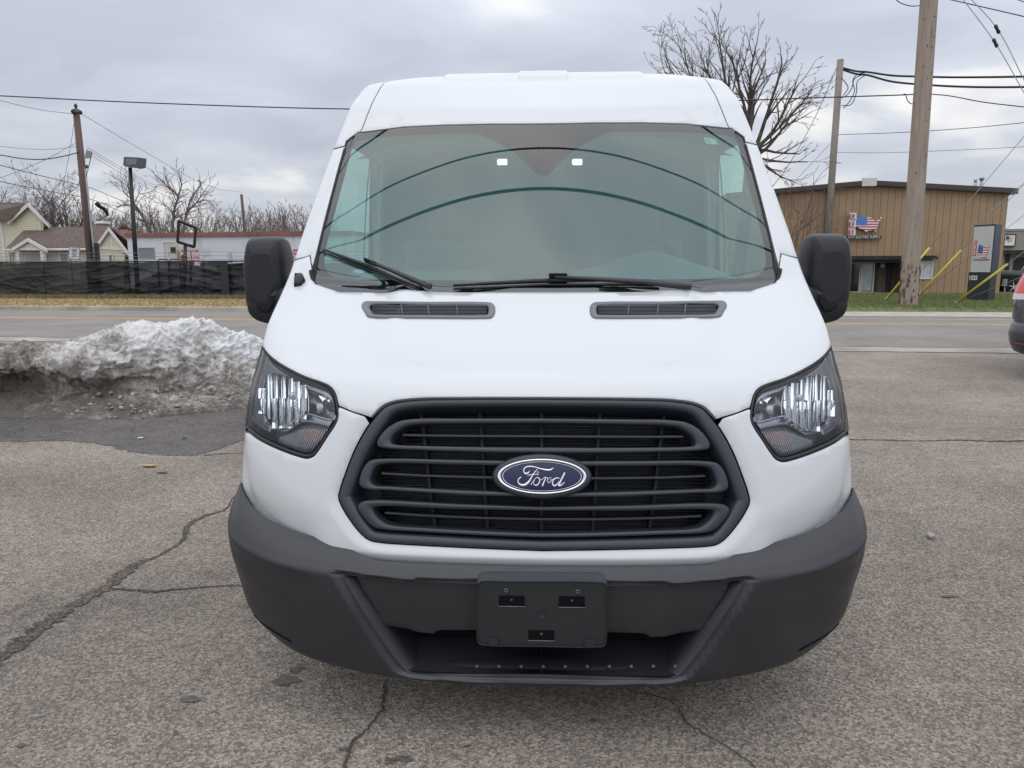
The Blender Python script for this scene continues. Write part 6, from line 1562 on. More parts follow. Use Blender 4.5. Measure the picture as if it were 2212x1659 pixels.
# ---- poles and wires
M_pole = wood_pole_mat('weathered_pole', (.13, .10, .08), (.36, .30, .245)); M_pole2 = wood_pole_mat('grey_pole', (.12, .10, .088), (.31, .275, .24)); M_pole3 = wood_pole_mat('brown_pole', (.07, .045, .036), (.155, .105, .085))
M_wire = mat('wire_black', (.02, .02, .022), .6); M_wiregrey = mat('wire_grey', (.22, .23, .24), .5, .3)
bp0 = gp(1961, 661, KERB); bt0 = yp(2009, -30, bp0.y)
pole = empty('utility_pole', bp0, 'thick weathered wooden utility pole with a rotted foot on the lawn', 'utility pole', 'wooden utility poles')
b = MB(); n = 26; pts = [lerp(bp0, bt0, i / n) for i in range(n + 1)]; dd0 = (bt0 - bp0); 
pts = [bp0 - Vector((0, 0, .2))] + pts; b.tube(pts, [.315, .31] + [lerp(.285, .255, i / n) for i in range(n)], 20); b.build('pole_shaft', M_pole, pole)
b = MB(); rnd = random.Random(4)
for k in range(60):
    t = rnd.uniform(math.pi * .95, math.pi * 2.05); z = rnd.uniform(.0, 1.25) ** 1.2; q = bp0 + dd0 * (z / dd0.z) + Vector((math.cos(t), math.sin(t), 0)) * (.298 + rnd.uniform(0, .012)); h = rnd.uniform(.06, .28); t2 = t + rnd.uniform(.04, .10)
    q2 = bp0 + dd0 * ((z + h) / dd0.z) + Vector((math.cos(t2), math.sin(t2), 0)) * .294; b.tube([q, lerp(q, q2, .5) + Vector((0, 0, 0)), q2], [.004, .020, .003], 5)
b.build('rotted_splinters', mat('rot_brown', (.14, .075, .048), .95, var=.6, vscale=14), pole)
b = MB(); 
for v in (41, 84, 106, 160, 174, 238, 250, 264, 337, 360, 380, 470):
    q = yp(1962 + (661 - v) * .072 + rnd.uniform(-8, 8), v, bp0.y); q.y -= .262; b.lathe([(.018, .0), (.012, -.012), (.0, -.012)], q, (0, 1, 0), 8)
b.build('pole_bolt', mat('rust', (.10, .035, .02), .9), pole)
def mkpole(u0, v0, u1, v1, yy, r0, r1, m, label, group='wooden utility poles', zb_=0.0):
    p0 = yp(u0, v0, yy); p1 = yp(u1, v1, yy); d = (p1 - p0); p0 = p0 + d * ((zb_ - p0.z) / d.z); root = empty('utility_pole', p0, label, 'utility pole', group)
    b = MB(); b.tube([p0, lerp(p0, p1, .5), p1], [r0, (r0 + r1) / 2, r1], 14); b.build('pole_shaft', m, root); return root, p0, p1
y2 = 36.0
pl2, p20, p21 = mkpole(1788, 508, 1815.5, 129, y2, .165, .145, M_pole2, 'slimmer grey wooden utility pole behind the right wing mirror', zb_=KERB)
y3 = D_F + 1.2
pl3, p30, p31 = mkpole(197.5, 563, 164, 236, 39.0, .235, .155, M_pole3, 'brown leaning wooden utility pole with a floodlight beside the speed limit sign')
pl4, p40, p41 = mkpole(529, 502, 521.5, 420, 84.0, .19, .15, M_pole3, 'far wooden utility pole above the white trailer roof, left of the right-hand one')
pl5, p50, p51 = mkpole(616, 506, 611.5, 466, 118.0, .26, .20, M_pole3, 'farthest and shortest utility pole above the trailer, just left of the van mirror')
# hardware
def at3(u, v, yy=39.0, d=0): return yp(u, v, yy + d)
b = MB(); b.tube([at3(164, 236), at3(163.5, 228)], .05, 6); b.lathe([(.07, -.1), (.09, 0), (.05, .08), (0, .1)], at3(163.5, 228), (0, 0, 1), 8); b.build('pole_top_pin', M_iron, pl3); b = MB()
b.tube([at3(157, 243, d=-.2), at3(173, 243, d=-.2)], .06, 6); b.lathe([(.05, -.1), (.1, 0), (.05, .1)], at3(157, 241, d=-.2), (0, 0, 1), 8); b.lathe([(.05, -.1), (.1, 0), (.05, .1)], at3(174, 243, d=-.2), (0, 0, 1), 8)
b.build('crossarm_insulators', M_iron, pl3); b = MB(); b.tube([at3(186, 382, d=-.25), at3(199, 330, d=-.2)], .02, 4); b.build('ground_wire', M_iron, pl3)
b = MB(); b.tube([at3(182, 341, d=-.2), at3(189, 341, d=-.3)], .03, 6); q = at3(191, 333, d=-.35); M_ = Matrix.Translation(q) @ Matrix.Rotation(.35, 4, 'Y') @ Matrix.Rotation(.5, 4, 'Z'); b.box((-.13, -.12, -.19), (.13, .12, .19), M=M_); fl_ = bevel(b.build('floodlight', M_galv, pl3), .03)
b = MB(); b.tube([at3(186, 362, d=-.2), at3(188, 358, d=-.3)], .07, 6); b.build('junction_box', M_pole3, pl3)
b = MB(); b.tube([at3(205, 566, d=-.26), at3(200.5, 520, d=-.26), at3(194, 460, d=-.24), at3(189, 410, d=-.22), at3(184, 362, d=-.2)], .045, 8); b.build('conduit', mat('conduit_grey', (.36, .36, .36), .5), pl3)
b = MB(); b.tube([at3(200, 566, d=-.27), at3(193, 500, d=-.27), at3(186, 420, d=-.25)], .06, 8); b.build('riser', mat('riser_black', (.03, .03, .03), .6), pl3)
def wire(name, pts, r, label, m=M_wire, n=5, sub=10, group='overhead wires', sag=True, cat='wire'):
    P = [Vector(p) for p in csmooth(pts, sub)]; b = MB(); b.tube(P, r, n); o = b.build(name, m); tag(o, label, cat, group); return o
def W2(pix, y0, y1):     # pixels along a span whose distance runs evenly from y0 to y1
    n = len(pix); u0, u1 = pix[0][0], pix[-1][0]; o = []
    for k, (u, v) in enumerate(pix):
        t = (u - u0) / (u1 - u0) if abs(u1 - u0) > 1 else k / (n - 1); yy = 1 / lerp(1 / y0, 1 / y1, t); o.append(yp(u, v, yy))
    return o
wire('utility_wire', W2([(-260, 195), (0, 207), (300, 221.5), (755, 235.5), (1170, 234), (1590, 217.5), (1770, 211), (1950, 205), (1990, 203)], 29, 28), .022, 'long taut cable crossing the whole sky and passing behind the van roof')
wire('utility_wire', W2([(-150, 180), (0, 217), (80, 236), (158, 246)], 34, 38.8), .014, 'thin wire reaching the left pole top from the left edge', M_wiregrey)
wire('utility_wire', W2([(173, 244), (300, 320), (420, 388), (470, 408), (521, 415)], 38.8, 84), .015, 'highest thin wire running from the leaning pole top down to the far pole', M_wiregrey)
for k, (va, vb, vc, lab) in enumerate([(336, 432, 457, 'upper'), (341, 436, 459.5, 'middle'), (348, 442, 462, 'lower')]):
    wire('utility_wire', W2([(188, va - 18), (255, va + 22), (330, va + 62), (420, vb + (2 * k)), (470, vc - 8), (522, vc)], 38.8, 84), .013, lab + ' of the three parallel wires sagging from the leaning pole to the far pole', M_wiregrey)
wire('utility_wire', W2([(-80, 310), (0, 316), (60, 322), (120, 322), (165, 316)], 36, 38.8), .012, 'thin slack wire at left meeting the leaning pole under its floodlight level', M_wiregrey)
wire('cable_bundle', W2([(-60, 330), (0, 335), (50, 343), (95, 344), (140, 337), (170, 329)], 36, 38.8), .026, 'twisted dark service cable drooping left of the leaning pole')
wire('utility_wire', W2([(-60, 402), (0, 384), (50, 366), (100, 344), (165, 308)], 36, 38.8), .014, 'wire climbing from the lower left up to the leaning pole', M_wiregrey)
wire('utility_wire', W2([(-60, 345), (0, 357), (70, 375), (160, 397), (193, 405), (250, 428), (330, 464)], 30, 60), .018, 'upper of two long wires slanting down behind the leaning pole')
wire('utility_wire', W2([(-60, 378), (0, 392), (100, 412), (195, 430), (250, 452), (330, 486)], 30, 60), .018, 'lower of two long wires slanting down behind the leaning pole')
wire('guy_wire', W2([(163, 245), (150, 330), (131, 425)], 38.8, 46), .012, 'steep guy wire dropping left from the leaning pole top into the trees', M_wiregrey, group=None)
b = MB(); b.tube([at3(213, 445, d=1), at3(224, 450, d=1.5)], .10, 8); b.tube([at3(227, 452, d=1.5), at3(233, 466, d=1.7)], [.14, .05], 8); b.tube([at3(207, 438, d=.8), at3(214, 444, d=.9)], .12, 8); tag(b.build('splice_case', M_iron), 'black cable splice case hanging on the wires right of the leaning pole', 'splice case')
# right side spans
wire('cable_bundle', W2([(1821, 147), (1850, 154), (1872, 155.5), (1925, 163), (1990, 165.5), (2060, 167), (2212, 165.5), (2400, 160)], 36, 30), .045, 'upper thick twisted cable running right from the slim grey pole')
wire('cable_bundle', W2([(1821, 151), (1850, 160), (1872, 162), (1925, 176), (2010, 184), (2100, 188), (2212, 188), (2400, 184)], 36, 30), .045, 'lower thick twisted cable running right from the slim grey pole')
for k, pix in enumerate([[(1872, 156), (1850, 162), (1842, 176), (1846, 196), (1836, 218), (1822, 234)], [(1868, 160), (1846, 170), (1840, 190), (1830, 205), (1818, 212)], [(1870, 162), (1852, 176), (1850, 200), (1838, 226), (1818, 228)], [(1817, 168), (1826, 178), (1832, 190), (1822, 206)]]):
    wire('drip_loop', [yp(u, v, y2 - .35 - .1 * k) for u, v in pix], .020, ['outermost', 'innermost', 'middle', 'shortest'][k] + ' black cable loop hanging beside the slim grey pole top', sub=5, group='drip loops', cat='cable loop')
wire('utility_wire', W2([(2006, 203), (2050, 207), (2120, 220), (2212, 231), (2400, 250)], 28, 26), .018, 'dark wire leaving the thick pole to the right just above mid height')
wire('drip_loop', [yp(u, v, 27.7) for u, v in [(1948, 206), (1955, 203), (1960, 216), (1968, 224), (1980, 222), (1982, 210)]], .016, 'small black cable loop left of the thick pole', sub=5, group='drip loops', cat='cable loop')
wire('utility_wire', W2([(1812, 291), (1950, 286), (2100, 276), (2212, 265), (2400, 246)], 36, 28), .014, 'thin dark wire from the slim pole rising right, upper of two')
wire('utility_wire', W2([(1808, 329), (1900, 330), (2050, 325), (2212, 317), (2400, 305)], 36, 28), .011, 'thin grey wire from the slim pole rising right, lower of two', M_wiregrey)
wire('utility_wire', W2([(1930, -6), (1945, 6), (1970, 13), (1994, 10), (2008, 2)], 27.7, 27.8), .016, 'short wire drooping left from the thick pole at the top edge')
wire('utility_wire', W2([(2030, -6), (2100, 10), (2212, 36), (2330, 66)], 28, 24), .018, 'wire sloping down to the right across the top right corner')
wire('utility_wire', W2([(2170, -10), (2212, 4), (2260, 20)], 27, 25), .014, 'very short piece of wire in the extreme top right corner')
for k, (pix, vi, lab) in enumerate([([(2074, -10), (2150, 93), (2212, 200), (2300, 350)], (2150, 93), 'left of the two steep guy wires with insulators in the top right corner'), ([(2090, -10), (2155, 63), (2212, 172), (2300, 340)], (2154, 63), 'right of the two steep guy wires with insulators in the top right corner')]):
    g_ = wire('guy_wire', W2(pix, 27, 24), .013, lab, M_wiregrey, group='guy wires'); b = MB(); q = yp(vi[0], vi[1], 25.9); b.lathe([(.02, -.16), (.06, -.12), (.045, 0), (.06, .12), (.02, .16)], q, (.5, 0, -.85), 8); b.build('strain_insulator', M_iron, g_)
wire('guy_wire', W2([(1808, 145), (1760, 255), (1700, 362), (1668, 404)], 36, 37), .014, 'guy wire slanting down left from the slim grey pole top', group='guy wires')
wire('guy_wire', W2([(1794, 310), (1758, 348), (1690, 420)], 36, 38), .010, 'short thin wire slanting down left from the middle of the slim pole', M_wiregrey, group='guy wires')
M_yg = mat('guard_yellow', (.62, .56, .06), .45)
gy = [((1905, 656), (2240, 262), (1916, 642), (2008, 532), 'left-most yellow-guarded guy wire passing behind the thick pole'), ((1976, 646), (2290, 316), (1981, 637), (2076.6, 538), 'middle yellow-guarded guy wire, right of the thick pole'), ((2058, 658.5), (2290, 486), (2071, 643.5), (2176, 559), 'right-most yellow-guarded guy wire crossing in front of the pylon sign')]
for k, (a, e, g0, g1, lab) in enumerate(gy):
    base = gp(*a, KERB); top = yp(e[0], e[1], base.y - 2.0 - (1.5 if k == 2 else 0)); d = top - base
    def onl(u): # point of the wire at pixel column u
        lo, hi = 0., 1.
        for _ in range(40):
            m_ = (lo + hi) / 2
            if proj(base + d * m_)[0] < u: lo = m_
            else: hi = m_
        return base + d * lo
    root = empty('guy_wire', base, lab, 'guy wire', 'yellow-guarded guy wires')
    b = MB(); b.tube([base + d * .03, top], .012, 5); b.tube([base + d * .035 + Vector((.04, 0, .0)), top + Vector((1.2, 0, -.6))], .010, 5); b.build('strand', M_wiregrey, root)
    b = MB(); b.tube([onl(g0[0]), onl(g1[0])], .034, 8); b.build('guard_sleeve', M_yg, root)
    b = MB(); b.tube([base - Vector((0, 0, .1)), base + d * .035], .016, 6); b.tube([base + d * .02, base + d * .045], .035, 6); b.build('anchor_rod', M_galv, root)
# overhead lines above the parking lot, seen mirrored in the windscreen
for k, (yy, zz, r) in enumerate([(2.98, 7.6, .030), (3.62, 7.7, .018), (4.6, 7.9, .020), (4.95, 7.9, .018)]):
    wire('overhead_cable', [Vector((-26, yy + .25, zz + 1.3)), Vector((-12, yy, zz + .35)), Vector((0, yy - .1, zz)), Vector((12, yy, zz + .4)), Vector((26, yy + .3, zz + 1.4))], r, ['thick black overhead cable mirrored as the boldest arc in the windscreen', 'overhead wire mirrored as the thin arc above the bold one in the windscreen', 'overhead wire mirrored in the upper corners of the windscreen, lower of the pair', 'overhead wire mirrored in the upper corners of the windscreen, upper of the pair'][k])

# ---- left: lamp, empty sign frame, speed sign
yl = 40.0
p0 = yp(298.5, 640, yl); p0.z = 0; p1 = yp(281, 362, yl)
lp_ = empty('lamp_post', p0, 'slim black lamp post with one boxy grey floodlight head behind the screened fence', 'lamp post')
b = MB(); b.tube([p0, lerp(p0, p1, .5), p1], [.13, .115, .095], 12); b.build('post', M_iron, lp_)
hd = [yp(u, v, yl - .3) for u, v in ((267.5, 338.5), (299.5, 340), (298, 360), (289, 362.5), (270, 360), (266, 356))]
b = MB(); b.prism(hd, Vector((.1, .62, .02))); hh = b.build('lamp_head', mat('lamp_head_grey', (.10, .105, .12), .4), lp_)
b = MB(); b.prism([yp(u, v, yl - .34) for u, v in ((271, 343), (296, 344), (294, 356), (274, 355.5))], Vector((0, .03, 0))); b.build('lamp_glass', mat('lamp_glass', (.16, .17, .19), .25), hh)
yf = 39.5
sf = empty('sign_frame', Vector((yp(399, 640, yf).x, yf, 0)), 'empty rectangular black sign frame on a single post behind the fence', 'sign frame')
b = MB(); q = [yp(386, 477, yf - .6), yp(422.5, 492, yf + .6), yp(419.5, 533.5, yf + .6), yp(383.5, 522, yf - .6)]
for i in range(4): b.tube([q[i], q[(i + 1) % 4]], .085, 4, smooth=False)
b.build('frame', M_iron, sf)
b = MB(); p_ = yp(400.5, 527, yf); b.tube([Vector((yp(398, 640, yf).x, yf, 0)), p_], [.10, .09], 10); b.lathe([(.12, -.25), (.16, -.15), (.16, .15), (.12, .25)], yp(398, 560, yf), (0, 0, 1), 10); b.build('post', M_iron, sf)
b = MB(); q0 = yp(415, 566, yf - .4); b.tube([Vector((yp(414, 640, yf).x, yf - .4, 0)), q0, yp(411, 541, yf - .3)], .035, 6); b.build('stay', mat('rusty_stay', (.10, .05, .05), .7), sf)
ys = 38.4
sq = [yp(u, v, ys) for u, v in ((147.3, 559), (171.5, 561.5), (172.8, 535), (149.3, 532.2))]
sr = empty('speed_sign', Vector((yp(159.5, 640, ys).x, ys, 0)), 'white speed limit 25 sign tilted slightly above the screened fence', 'road sign')
b = MB(); b.prism(sq, Vector((0, .01, 0))); pnl = b.build('panel', mat('sign_sheet', (.60, .61, .60), .5), sr)
ux = (sq[1] - sq[0]).normalized(); uz = (sq[3] - sq[0]).normalized(); cc = (sq[0] + sq[1] + sq[2] + sq[3]) / 4; hh_ = (sq[3] - sq[0]).length; ww_ = (sq[1] - sq[0]).length
b = MB()
for a_, b2 in ((0, 1), (1, 2), (2, 3), (3, 0)):
    pa = cc + (sq[a_] - cc) * .94 + Vector((0, -.008, 0)); pb_ = cc + (sq[b2] - cc) * .94 + Vector((0, -.008, 0)); b.tube([pa, pb_], .008, 4)
b.build('border', M_sblk, pnl)
for tx, s_, dz in (('SPEED', .155, .27), ('LIMIT', .155, .12), ('25', .36, -.18)):
    tm = text_mesh(tx, s_ * hh_ * 1.12, frame_at(cc + uz * hh_ * dz + Vector((0, -.012, 0)), ux, uz), .002, .0, squeeze=1.0); link_mesh('lettering', tm, M_sblk, pnl)
b = MB(); b.box((sr.location.x - .03, ys + .012, 0), (sr.location.x + .03, ys + .05, cc.z + .2)); b.build('post', M_galv, sr)

# ---- screened chain-link fence
y_f0 = D_F
def fx(u, v=600): return rp(u, v, D_F).dot(RD)
zft = .5 * (rp(0, 564.5, D_F).z + rp(480, 566, D_F).z); a0, a1 = fx(0) - 8, -4.5
fence = empty('screened_fence', rpos(a0, D_F, 0), 'long chain-link fence hung with wrinkled black privacy mesh along the straw verge', 'fence')
M_scr, b_, nn_s, lk_s = nodes_of('privacy_mesh', .60)
b_.inputs['Base Color'].default_value = (.007, .008, .011, 1); b_.inputs['Specular IOR Level'].default_value = .3
tcs = nn_s('ShaderNodeTexCoord'); mps = nn_s('ShaderNodeMapping'); mps.inputs['Scale'].default_value = (.5, 1, 1.6); lk_s(tcs.outputs['Object'], mps.inputs[0])
nsx = nn_s('ShaderNodeTexNoise', i_Scale=.8, i_Detail=3); lk_s(mps.outputs[0], nsx.inputs['Vector'])
al = nn_s('ShaderNodeMapRange'); lk_s(nsx.outputs[0], al.inputs[0]); al.inputs[1].default_value = .4; al.inputs[2].default_value = .65; al.inputs[3].default_value = .96; al.inputs[4].default_value = .86; lk_s(al.outputs[0], b_.inputs['Alpha'])
def screen_off(a, z):
    s = 0
    # draped folds: sagging diagonal creases between the posts
    s += .05 * math.sin(a * .9 + z * 1.2) + .035 * _mn.noise(Vector((a * .35, z * 2.6, 1)))
    for (k, f, sl, am) in ((0, 3.1, 1.4, .085), (1, 4.7, -1.1, .07), (2, 7.5, .5, .045), (3, 11.0, -.35, .025)):
        w = _mn.noise(Vector((a * .22 + k * 7, z * .6, k))) ; s += am * (1 - abs(math.sin(f * (z + sl * .22 * (a % 3.0) + w * 1.3)))) ** 3 * (1.3 - z / zft * .5)
    return s
b = MB(); P = []
na, nz = 420, 70; a00, a01 = a0, fx(482)
for j in range(nz + 1):
    f = j / nz; row = []
    for i in range(na + 1):
        a = lerp(a00, a01, i / na); z = lerp(KERB - .02 + .05 * _mn.noise(Vector((a * .8, 0, 0))), zft - .03 + .02 * math.sin(a * 2.1), f)
        row.append(rpos(a, D_F - .04 - screen_off(a, z) * math.sin(math.pi * min(max(f, .03), .97)) ** .4, z))
    P.append(row)
b.grid(P); b.build('mesh_screen', M_scr, fence, fix=False)
b = MB(); P = []; a00, a01 = fx(481), a1
for j in range(nz + 1):
    f = j / nz; P.append([rpos(a, D_F - .03 - screen_off(a, z) * .8 * math.sin(math.pi * min(max(f, .03), .97)) ** .4, z) for i in range(221) for a in [lerp(a00, a01, i / 220)] for z in [lerp(KERB + .05, zft - .10 + .03 * math.sin(a * 3), f)]])
b.grid(P); b.build('mesh_screen', M_scr, fence, fix=False)
b = MB(); b.obox(rpos(fx(480), D_F - .12, KERB), RD * .36, ND * .03, Vector((0, 0, zft - KERB - .03))); b.build('overlap_strip', mat('overlap_mesh', (.022, .024, .026), .7), fence)
b = MB(); b.tube([rpos(a0, D_F, zft), rpos(a1, D_F, zft - .01)], .028, 6); b.build('top_rail', M_iron, fence)
px_posts = [95, 188, 277, 316 - 40, 380, 413, 460]
for u in (-120, -40, 95, 188, 277, 343, 412, 440, 560, 600):
    q = rpos(fx(u), D_F + .05, 0); b = MB(); b.tube([q, q + Vector((0, 0, zft + .04))], .032, 8); b.build('fence_post', M_iron, fence)
q = rpos(fx(206, 540), D_F + .1, 0); b = MB(); b.box((q.x - .08, q.y - .08, 0), (q.x + .08, q.y + .08, rp(206, 525, D_F).z))
for z in (1.9, 2.1, 2.35): b.box((q.x - .12, q.y - .12, z), (q.x + .18, q.y - .1, z + .05))
b.build('terminal_post', M_iron, fence)
q = rpos(fx(494, 546), D_F + .1, 0); b = MB(); b.tube([q, Vector((q.x, q.y, rp(494, 546, D_F).z))], .10, 10); b.build('end_post', mat('end_post_grey', (.26, .29, .30), .5, .2), fence)
for k, v in enumerate((546, 553.5, 560)):
    b = MB(); zz = rp(300, v, D_F).z; pts = [rpos(a, D_F + .03, zz + .02 * math.sin(a * 1.3 + k)) for a in np.linspace(a0, a1, 60)]; b.tube(pts, .009, 4); b.build('barbed_wire', M_wiregrey, fence)
b = MB(); rnd = random.Random(8)
for i in range(170):
    a = lerp(fx(0), fx(650), i / 170); c = rpos(a, D_F + .02, zft + .03); b.tube([c + Vector((-.05, 0, -.04)), c + Vector((0, 0, .05)), c + Vector((.05, 0, -.04))], .007, 3, cap=False)
o = b.build('link_tips', M_galv, fence); o['kind'] = 'stuff'
b = MB(); c = [rp(u, v, D_F - .15) for u, v in ((420, 572.5), (431.5, 573.6), (432.5, 566.6), (421, 565.6))]; b.prism(c, Vector((0, .01, 0))); nt_b = b.build('notice_board', M_rw, fence)
cc2 = sum(c, Vector()) / 4; link_mesh('notice_lettering', text_mesh('1509', .13, frame_at(cc2 - Vector((0, .012, 0)), RD, (0, 0, 1)), .001, .004), mat('notice_grey', (.2, .2, .2), .6), nt_b)
# hoop rails
for k, (u0, u1) in enumerate([(341, 364), (366, 389)]):
    yy = 40.5; b = MB(); b.tube([Vector((yp(u0, 600, yy).x, yy, 0)), yp(u0, 563, yy), yp(u0 + 4, 560, yy), yp(u1 - 4, 560.5, yy), yp(u1, 563.5, yy), Vector((yp(u1, 600, yy).x, yy, 0))], .04, 8); tag(b.build('hoop_rail', M_iron), ['black tubular hoop rail in front of the trailer window side, left one', 'black tubular hoop rail in front of the trailer door, right one'][k], 'rail', 'hoop rails')

# ---- white trailer
D_T = 47.0
TR_ = empty('office_trailer', rp(450, 600, D_T), 'long white office trailer with a flat brown roof edge and rust stains', 'trailer')
T = lambda u, v, d=0.0: rp(u, v, D_T - d)
def TA(u, v=540): return T(u, v).dot(RD)
tw = lambda a, z, d=0.0: rpos(a, D_T - d, z)
t0, t1 = TA(276.5), TA(760); zt0 = T(277, 511.5).z; zt1 = T(277, 503.8).z
b = MB(); b.obox(tw(t0, 0), RD * (t1 - t0), ND * 7, Vector((0, 0, zt0)))
M_tw, b_, nn_s, lk_s = nodes_of('trailer_white', .6)
tcs = nn_s('ShaderNodeTexCoord'); mps = nn_s('ShaderNodeMapping'); mps.inputs['Scale'].default_value = (1.1, 1, .12); lk_s(tcs.outputs['Object'], mps.inputs[0]); nsx = nn_s('ShaderNodeTexNoise', i_Scale=1.5, i_Detail=7, i_Roughness=.7); lk_s(mps.outputs[0], nsx.inputs['Vector'])
rs = nn_s('ShaderNodeValToRGB'); lk_s(nsx.outputs[0], rs.inputs[0]); rs.color_ramp.elements[0].position = .30; rs.color_ramp.elements[0].color = (.42, .40, .34, 1); rs.color_ramp.elements[1].position = .45; rs.color_ramp.elements[1].color = (.60, .63, .66, 1); lk_s(rs.outputs[0], b_.inputs['Base Color'])
b.build('wall', M_tw, TR_)
b = MB(); b.obox(tw(t0 - .1, zt0, .12), RD * (t1 - t0 + .2), ND * 7.3, Vector((0, 0, zt1 - zt0))); b.obox(tw(t0 - .12, zt0 - .03, .16), RD * (t1 - t0 + .2), ND * .1, Vector((0, 0, .09))); b.build('roof', mat('red_brown_roof', (.23, .105, .085), .8, var=.25, vscale=.8), TR_)
b = MB(); b.obox(tw(TA(358), zt1, -2), RD * (TA(437) - TA(358)), ND * .1, Vector((0, 0, .10))); b.build('roof_skid', M_iron, TR_)
def frT(u0, u1, v0, v1, w, m1, m2, nm, cnm, mull=1, dep=.05):
    a0_, a1_ = TA(u0, v1), TA(u1, v1); z0, z1 = T(u0, v1).z, T(u0, v0).z; b = MB()
    for (p, q, r, s) in ((a0_, a1_, z0, z0 + w), (a0_, a1_, z1 - w, z1), (a0_, a0_ + w, z0 + w, z1 - w), (a1_ - w, a1_, z0 + w, z1 - w)): b.obox(tw(p, r, dep), RD * (q - p), ND * dep, Vector((0, 0, s - r)))
    for k in range(1, mull): b.obox(tw(lerp(a0_, a1_, k / mull) - .02, z0 + w, dep * .8), RD * .04, ND * .03, Vector((0, 0, z1 - z0 - 2 * w)))
    o = b.build(nm, m1, TR_); b = MB(); b.obox(tw(a0_ + w * .5, z0 + w * .5, .02), RD * (a1_ - a0_ - w), ND * .01, Vector((0, 0, z1 - z0 - w))); b.build(cnm, m2, o); return o
frT(301, 335.5, 535, 558.5, .05, M_galv, mat('dusty_pane', (.19, .21, .225), .2), 'window', 'pane', 2)
dr_ = frT(356.6, 388, 523, 566, .05, mat('cream_metal', (.50, .49, .43), .6), mat('cream_door', (.52, .51, .46), .6, var=.12, vscale=2), 'door', 'door_leaf')
a0_, z0 = TA(370, 547), T(370, 547).z; b = MB(); b.obox(tw(a0_, z0, .06), RD * (TA(380.6, 547) - a0_), ND * .02, Vector((0, 0, T(370, 534).z - z0))); b.build('door_light', mat('dark_pane', (.03, .02, .02), .3), dr_)
b = MB(); rnd = random.Random(3)
M_rust = mat('rust_stain', (.42, .20, .06), .9, var=.3, vscale=9)
for (u, v, s) in ((384.5, 543, .10), (385, 551, .13), (386.5, 557, .15), (387.5, 562, .16), (384.5, 547, .06), (366, 545, .035), (364.5, 549, .04)):
    k = 9; c = T(u, v, .075); b.add([c + RD * (s * math.cos(2*math.pi*j/k) * rnd.uniform(.5, 1.1)) + Vector((0, 0, s * 1.5 * math.sin(2*math.pi*j/k) * rnd.uniform(.6, 1.2))) for j in range(k)], [tuple(range(k))])
b.build('rust_patch', M_rust, dr_, fix=False)
# posters
M_poster = mat('poster_white', (.66, .64, .64), .6); M_pred = mat('poster_red', (.50, .03, .07), .6); M_ppink = mat('poster_faded', (.48, .30, .30), .6)
def poster(u0, u1, v0, v1, lines, nm, label):
    a0_, a1_ = TA(u0, v1), TA(u1, v1); z0, z1 = T(u0, v1).z, T(u0, v0).z; b = MB(); b.obox(tw(a0_, z0, .02), RD * (a1_ - a0_), ND * .015, Vector((0, 0, z1 - z0))); o = b.build(nm, M_poster); tag(o, label, 'banner')
    n = len(lines); h = (z1 - z0) / n
    for k, (tx, m) in enumerate(lines):
        c = tw((a0_ + a1_) / 2, z1 - h * (k + .5), .03); tm = text_mesh(tx, h * 1.05, frame_at(c, RD, (0, 0, 1)), .001, .008 if m is M_pred else .0); xs_ = [v.co.dot(RD) for v in tm.vertices]; kk = (a1_ - a0_) * .93 / (max(xs_) - min(xs_)); tm.transform(Matrix.Translation(c) @ Matrix.Scale(kk, 4, RD) @ Matrix.Translation(-c)); link_mesh('poster_line', tm, m, o)
poster(391, 434.5, 531.5, 568, [('LIMITED LLC', M_ppink), ('DISCOUNT AUTO MART', M_pred), ('-495-6830', M_ppink), ('DA HUNTER', M_pred), ('31-829-7058 50', M_pred)], 'wall_banner', 'white banner with red lettering on the trailer beside the door')
poster(628, 668, 537.5, 560, [('LIMITED', M_pred), ('DISCOUNT', M_pred), ('AUTO', M_pred)], 'wall_banner', 'white banner with red lettering on the trailer right of the van wing mirror')
b = MB(); c = T(439, 553, .03); b.obox(c, RD * .5, ND * .01, Vector((0, 0, .5))); tag(b.build('pale_notice', mat('pale_notice', (.50, .55, .60), .6)), 'small pale notice on the trailer right of the red banner', 'notice')

# ---- cream houses
M_lap = stripes_mat('cream_lap_siding', (.60, .56, .42), (.36, .335, .25), .17, .13, 2, .7, .4, .05)
M_bb = stripes_mat('cream_board_batten', (.55, .515, .40), (.66, .64, .56), .42, .16, 0, .7, .3, .04)
M_shing, b_, nn_s, lk_s = nodes_of('brown_shingle', .95)
tcs = nn_s('ShaderNodeTexCoord'); mps = nn_s('ShaderNodeMapping'); mps.inputs['Scale'].default_value = (1.2, 1, 5.5); lk_s(tcs.outputs['Object'], mps.inputs[0]); nsx = nn_s('ShaderNodeTexNoise', i_Scale=2.2, i_Detail=6, i_Roughness=.8); lk_s(mps.outputs[0], nsx.inputs['Vector'])
rs = nn_s('ShaderNodeValToRGB'); lk_s(nsx.outputs[0], rs.inputs[0]); rs.color_ramp.elements[0].position = .35; rs.color_ramp.elements[0].color = (.070, .048, .042, 1); rs.color_ramp.elements[1].position = .65; rs.color_ramp.elements[1].color = (.165, .118, .105, 1); lk_s(rs.outputs[0], b_.inputs['Base Color'])
D_H = 54.0
Hh = lambda u, v, d=0.0: rp(u, v, D_H - d)
def VD(p):
    q = Vector((p[0], p[1], 0)).normalized(); return q
def slab(mb, pts, th, mi=0):
    mb.prism(pts, Vector((0, 0, -th)), mi)
cot = empty('cottage', Hh(140, 600), 'single storey cream cottage with brown shingle roof and a small porch gable', 'house')
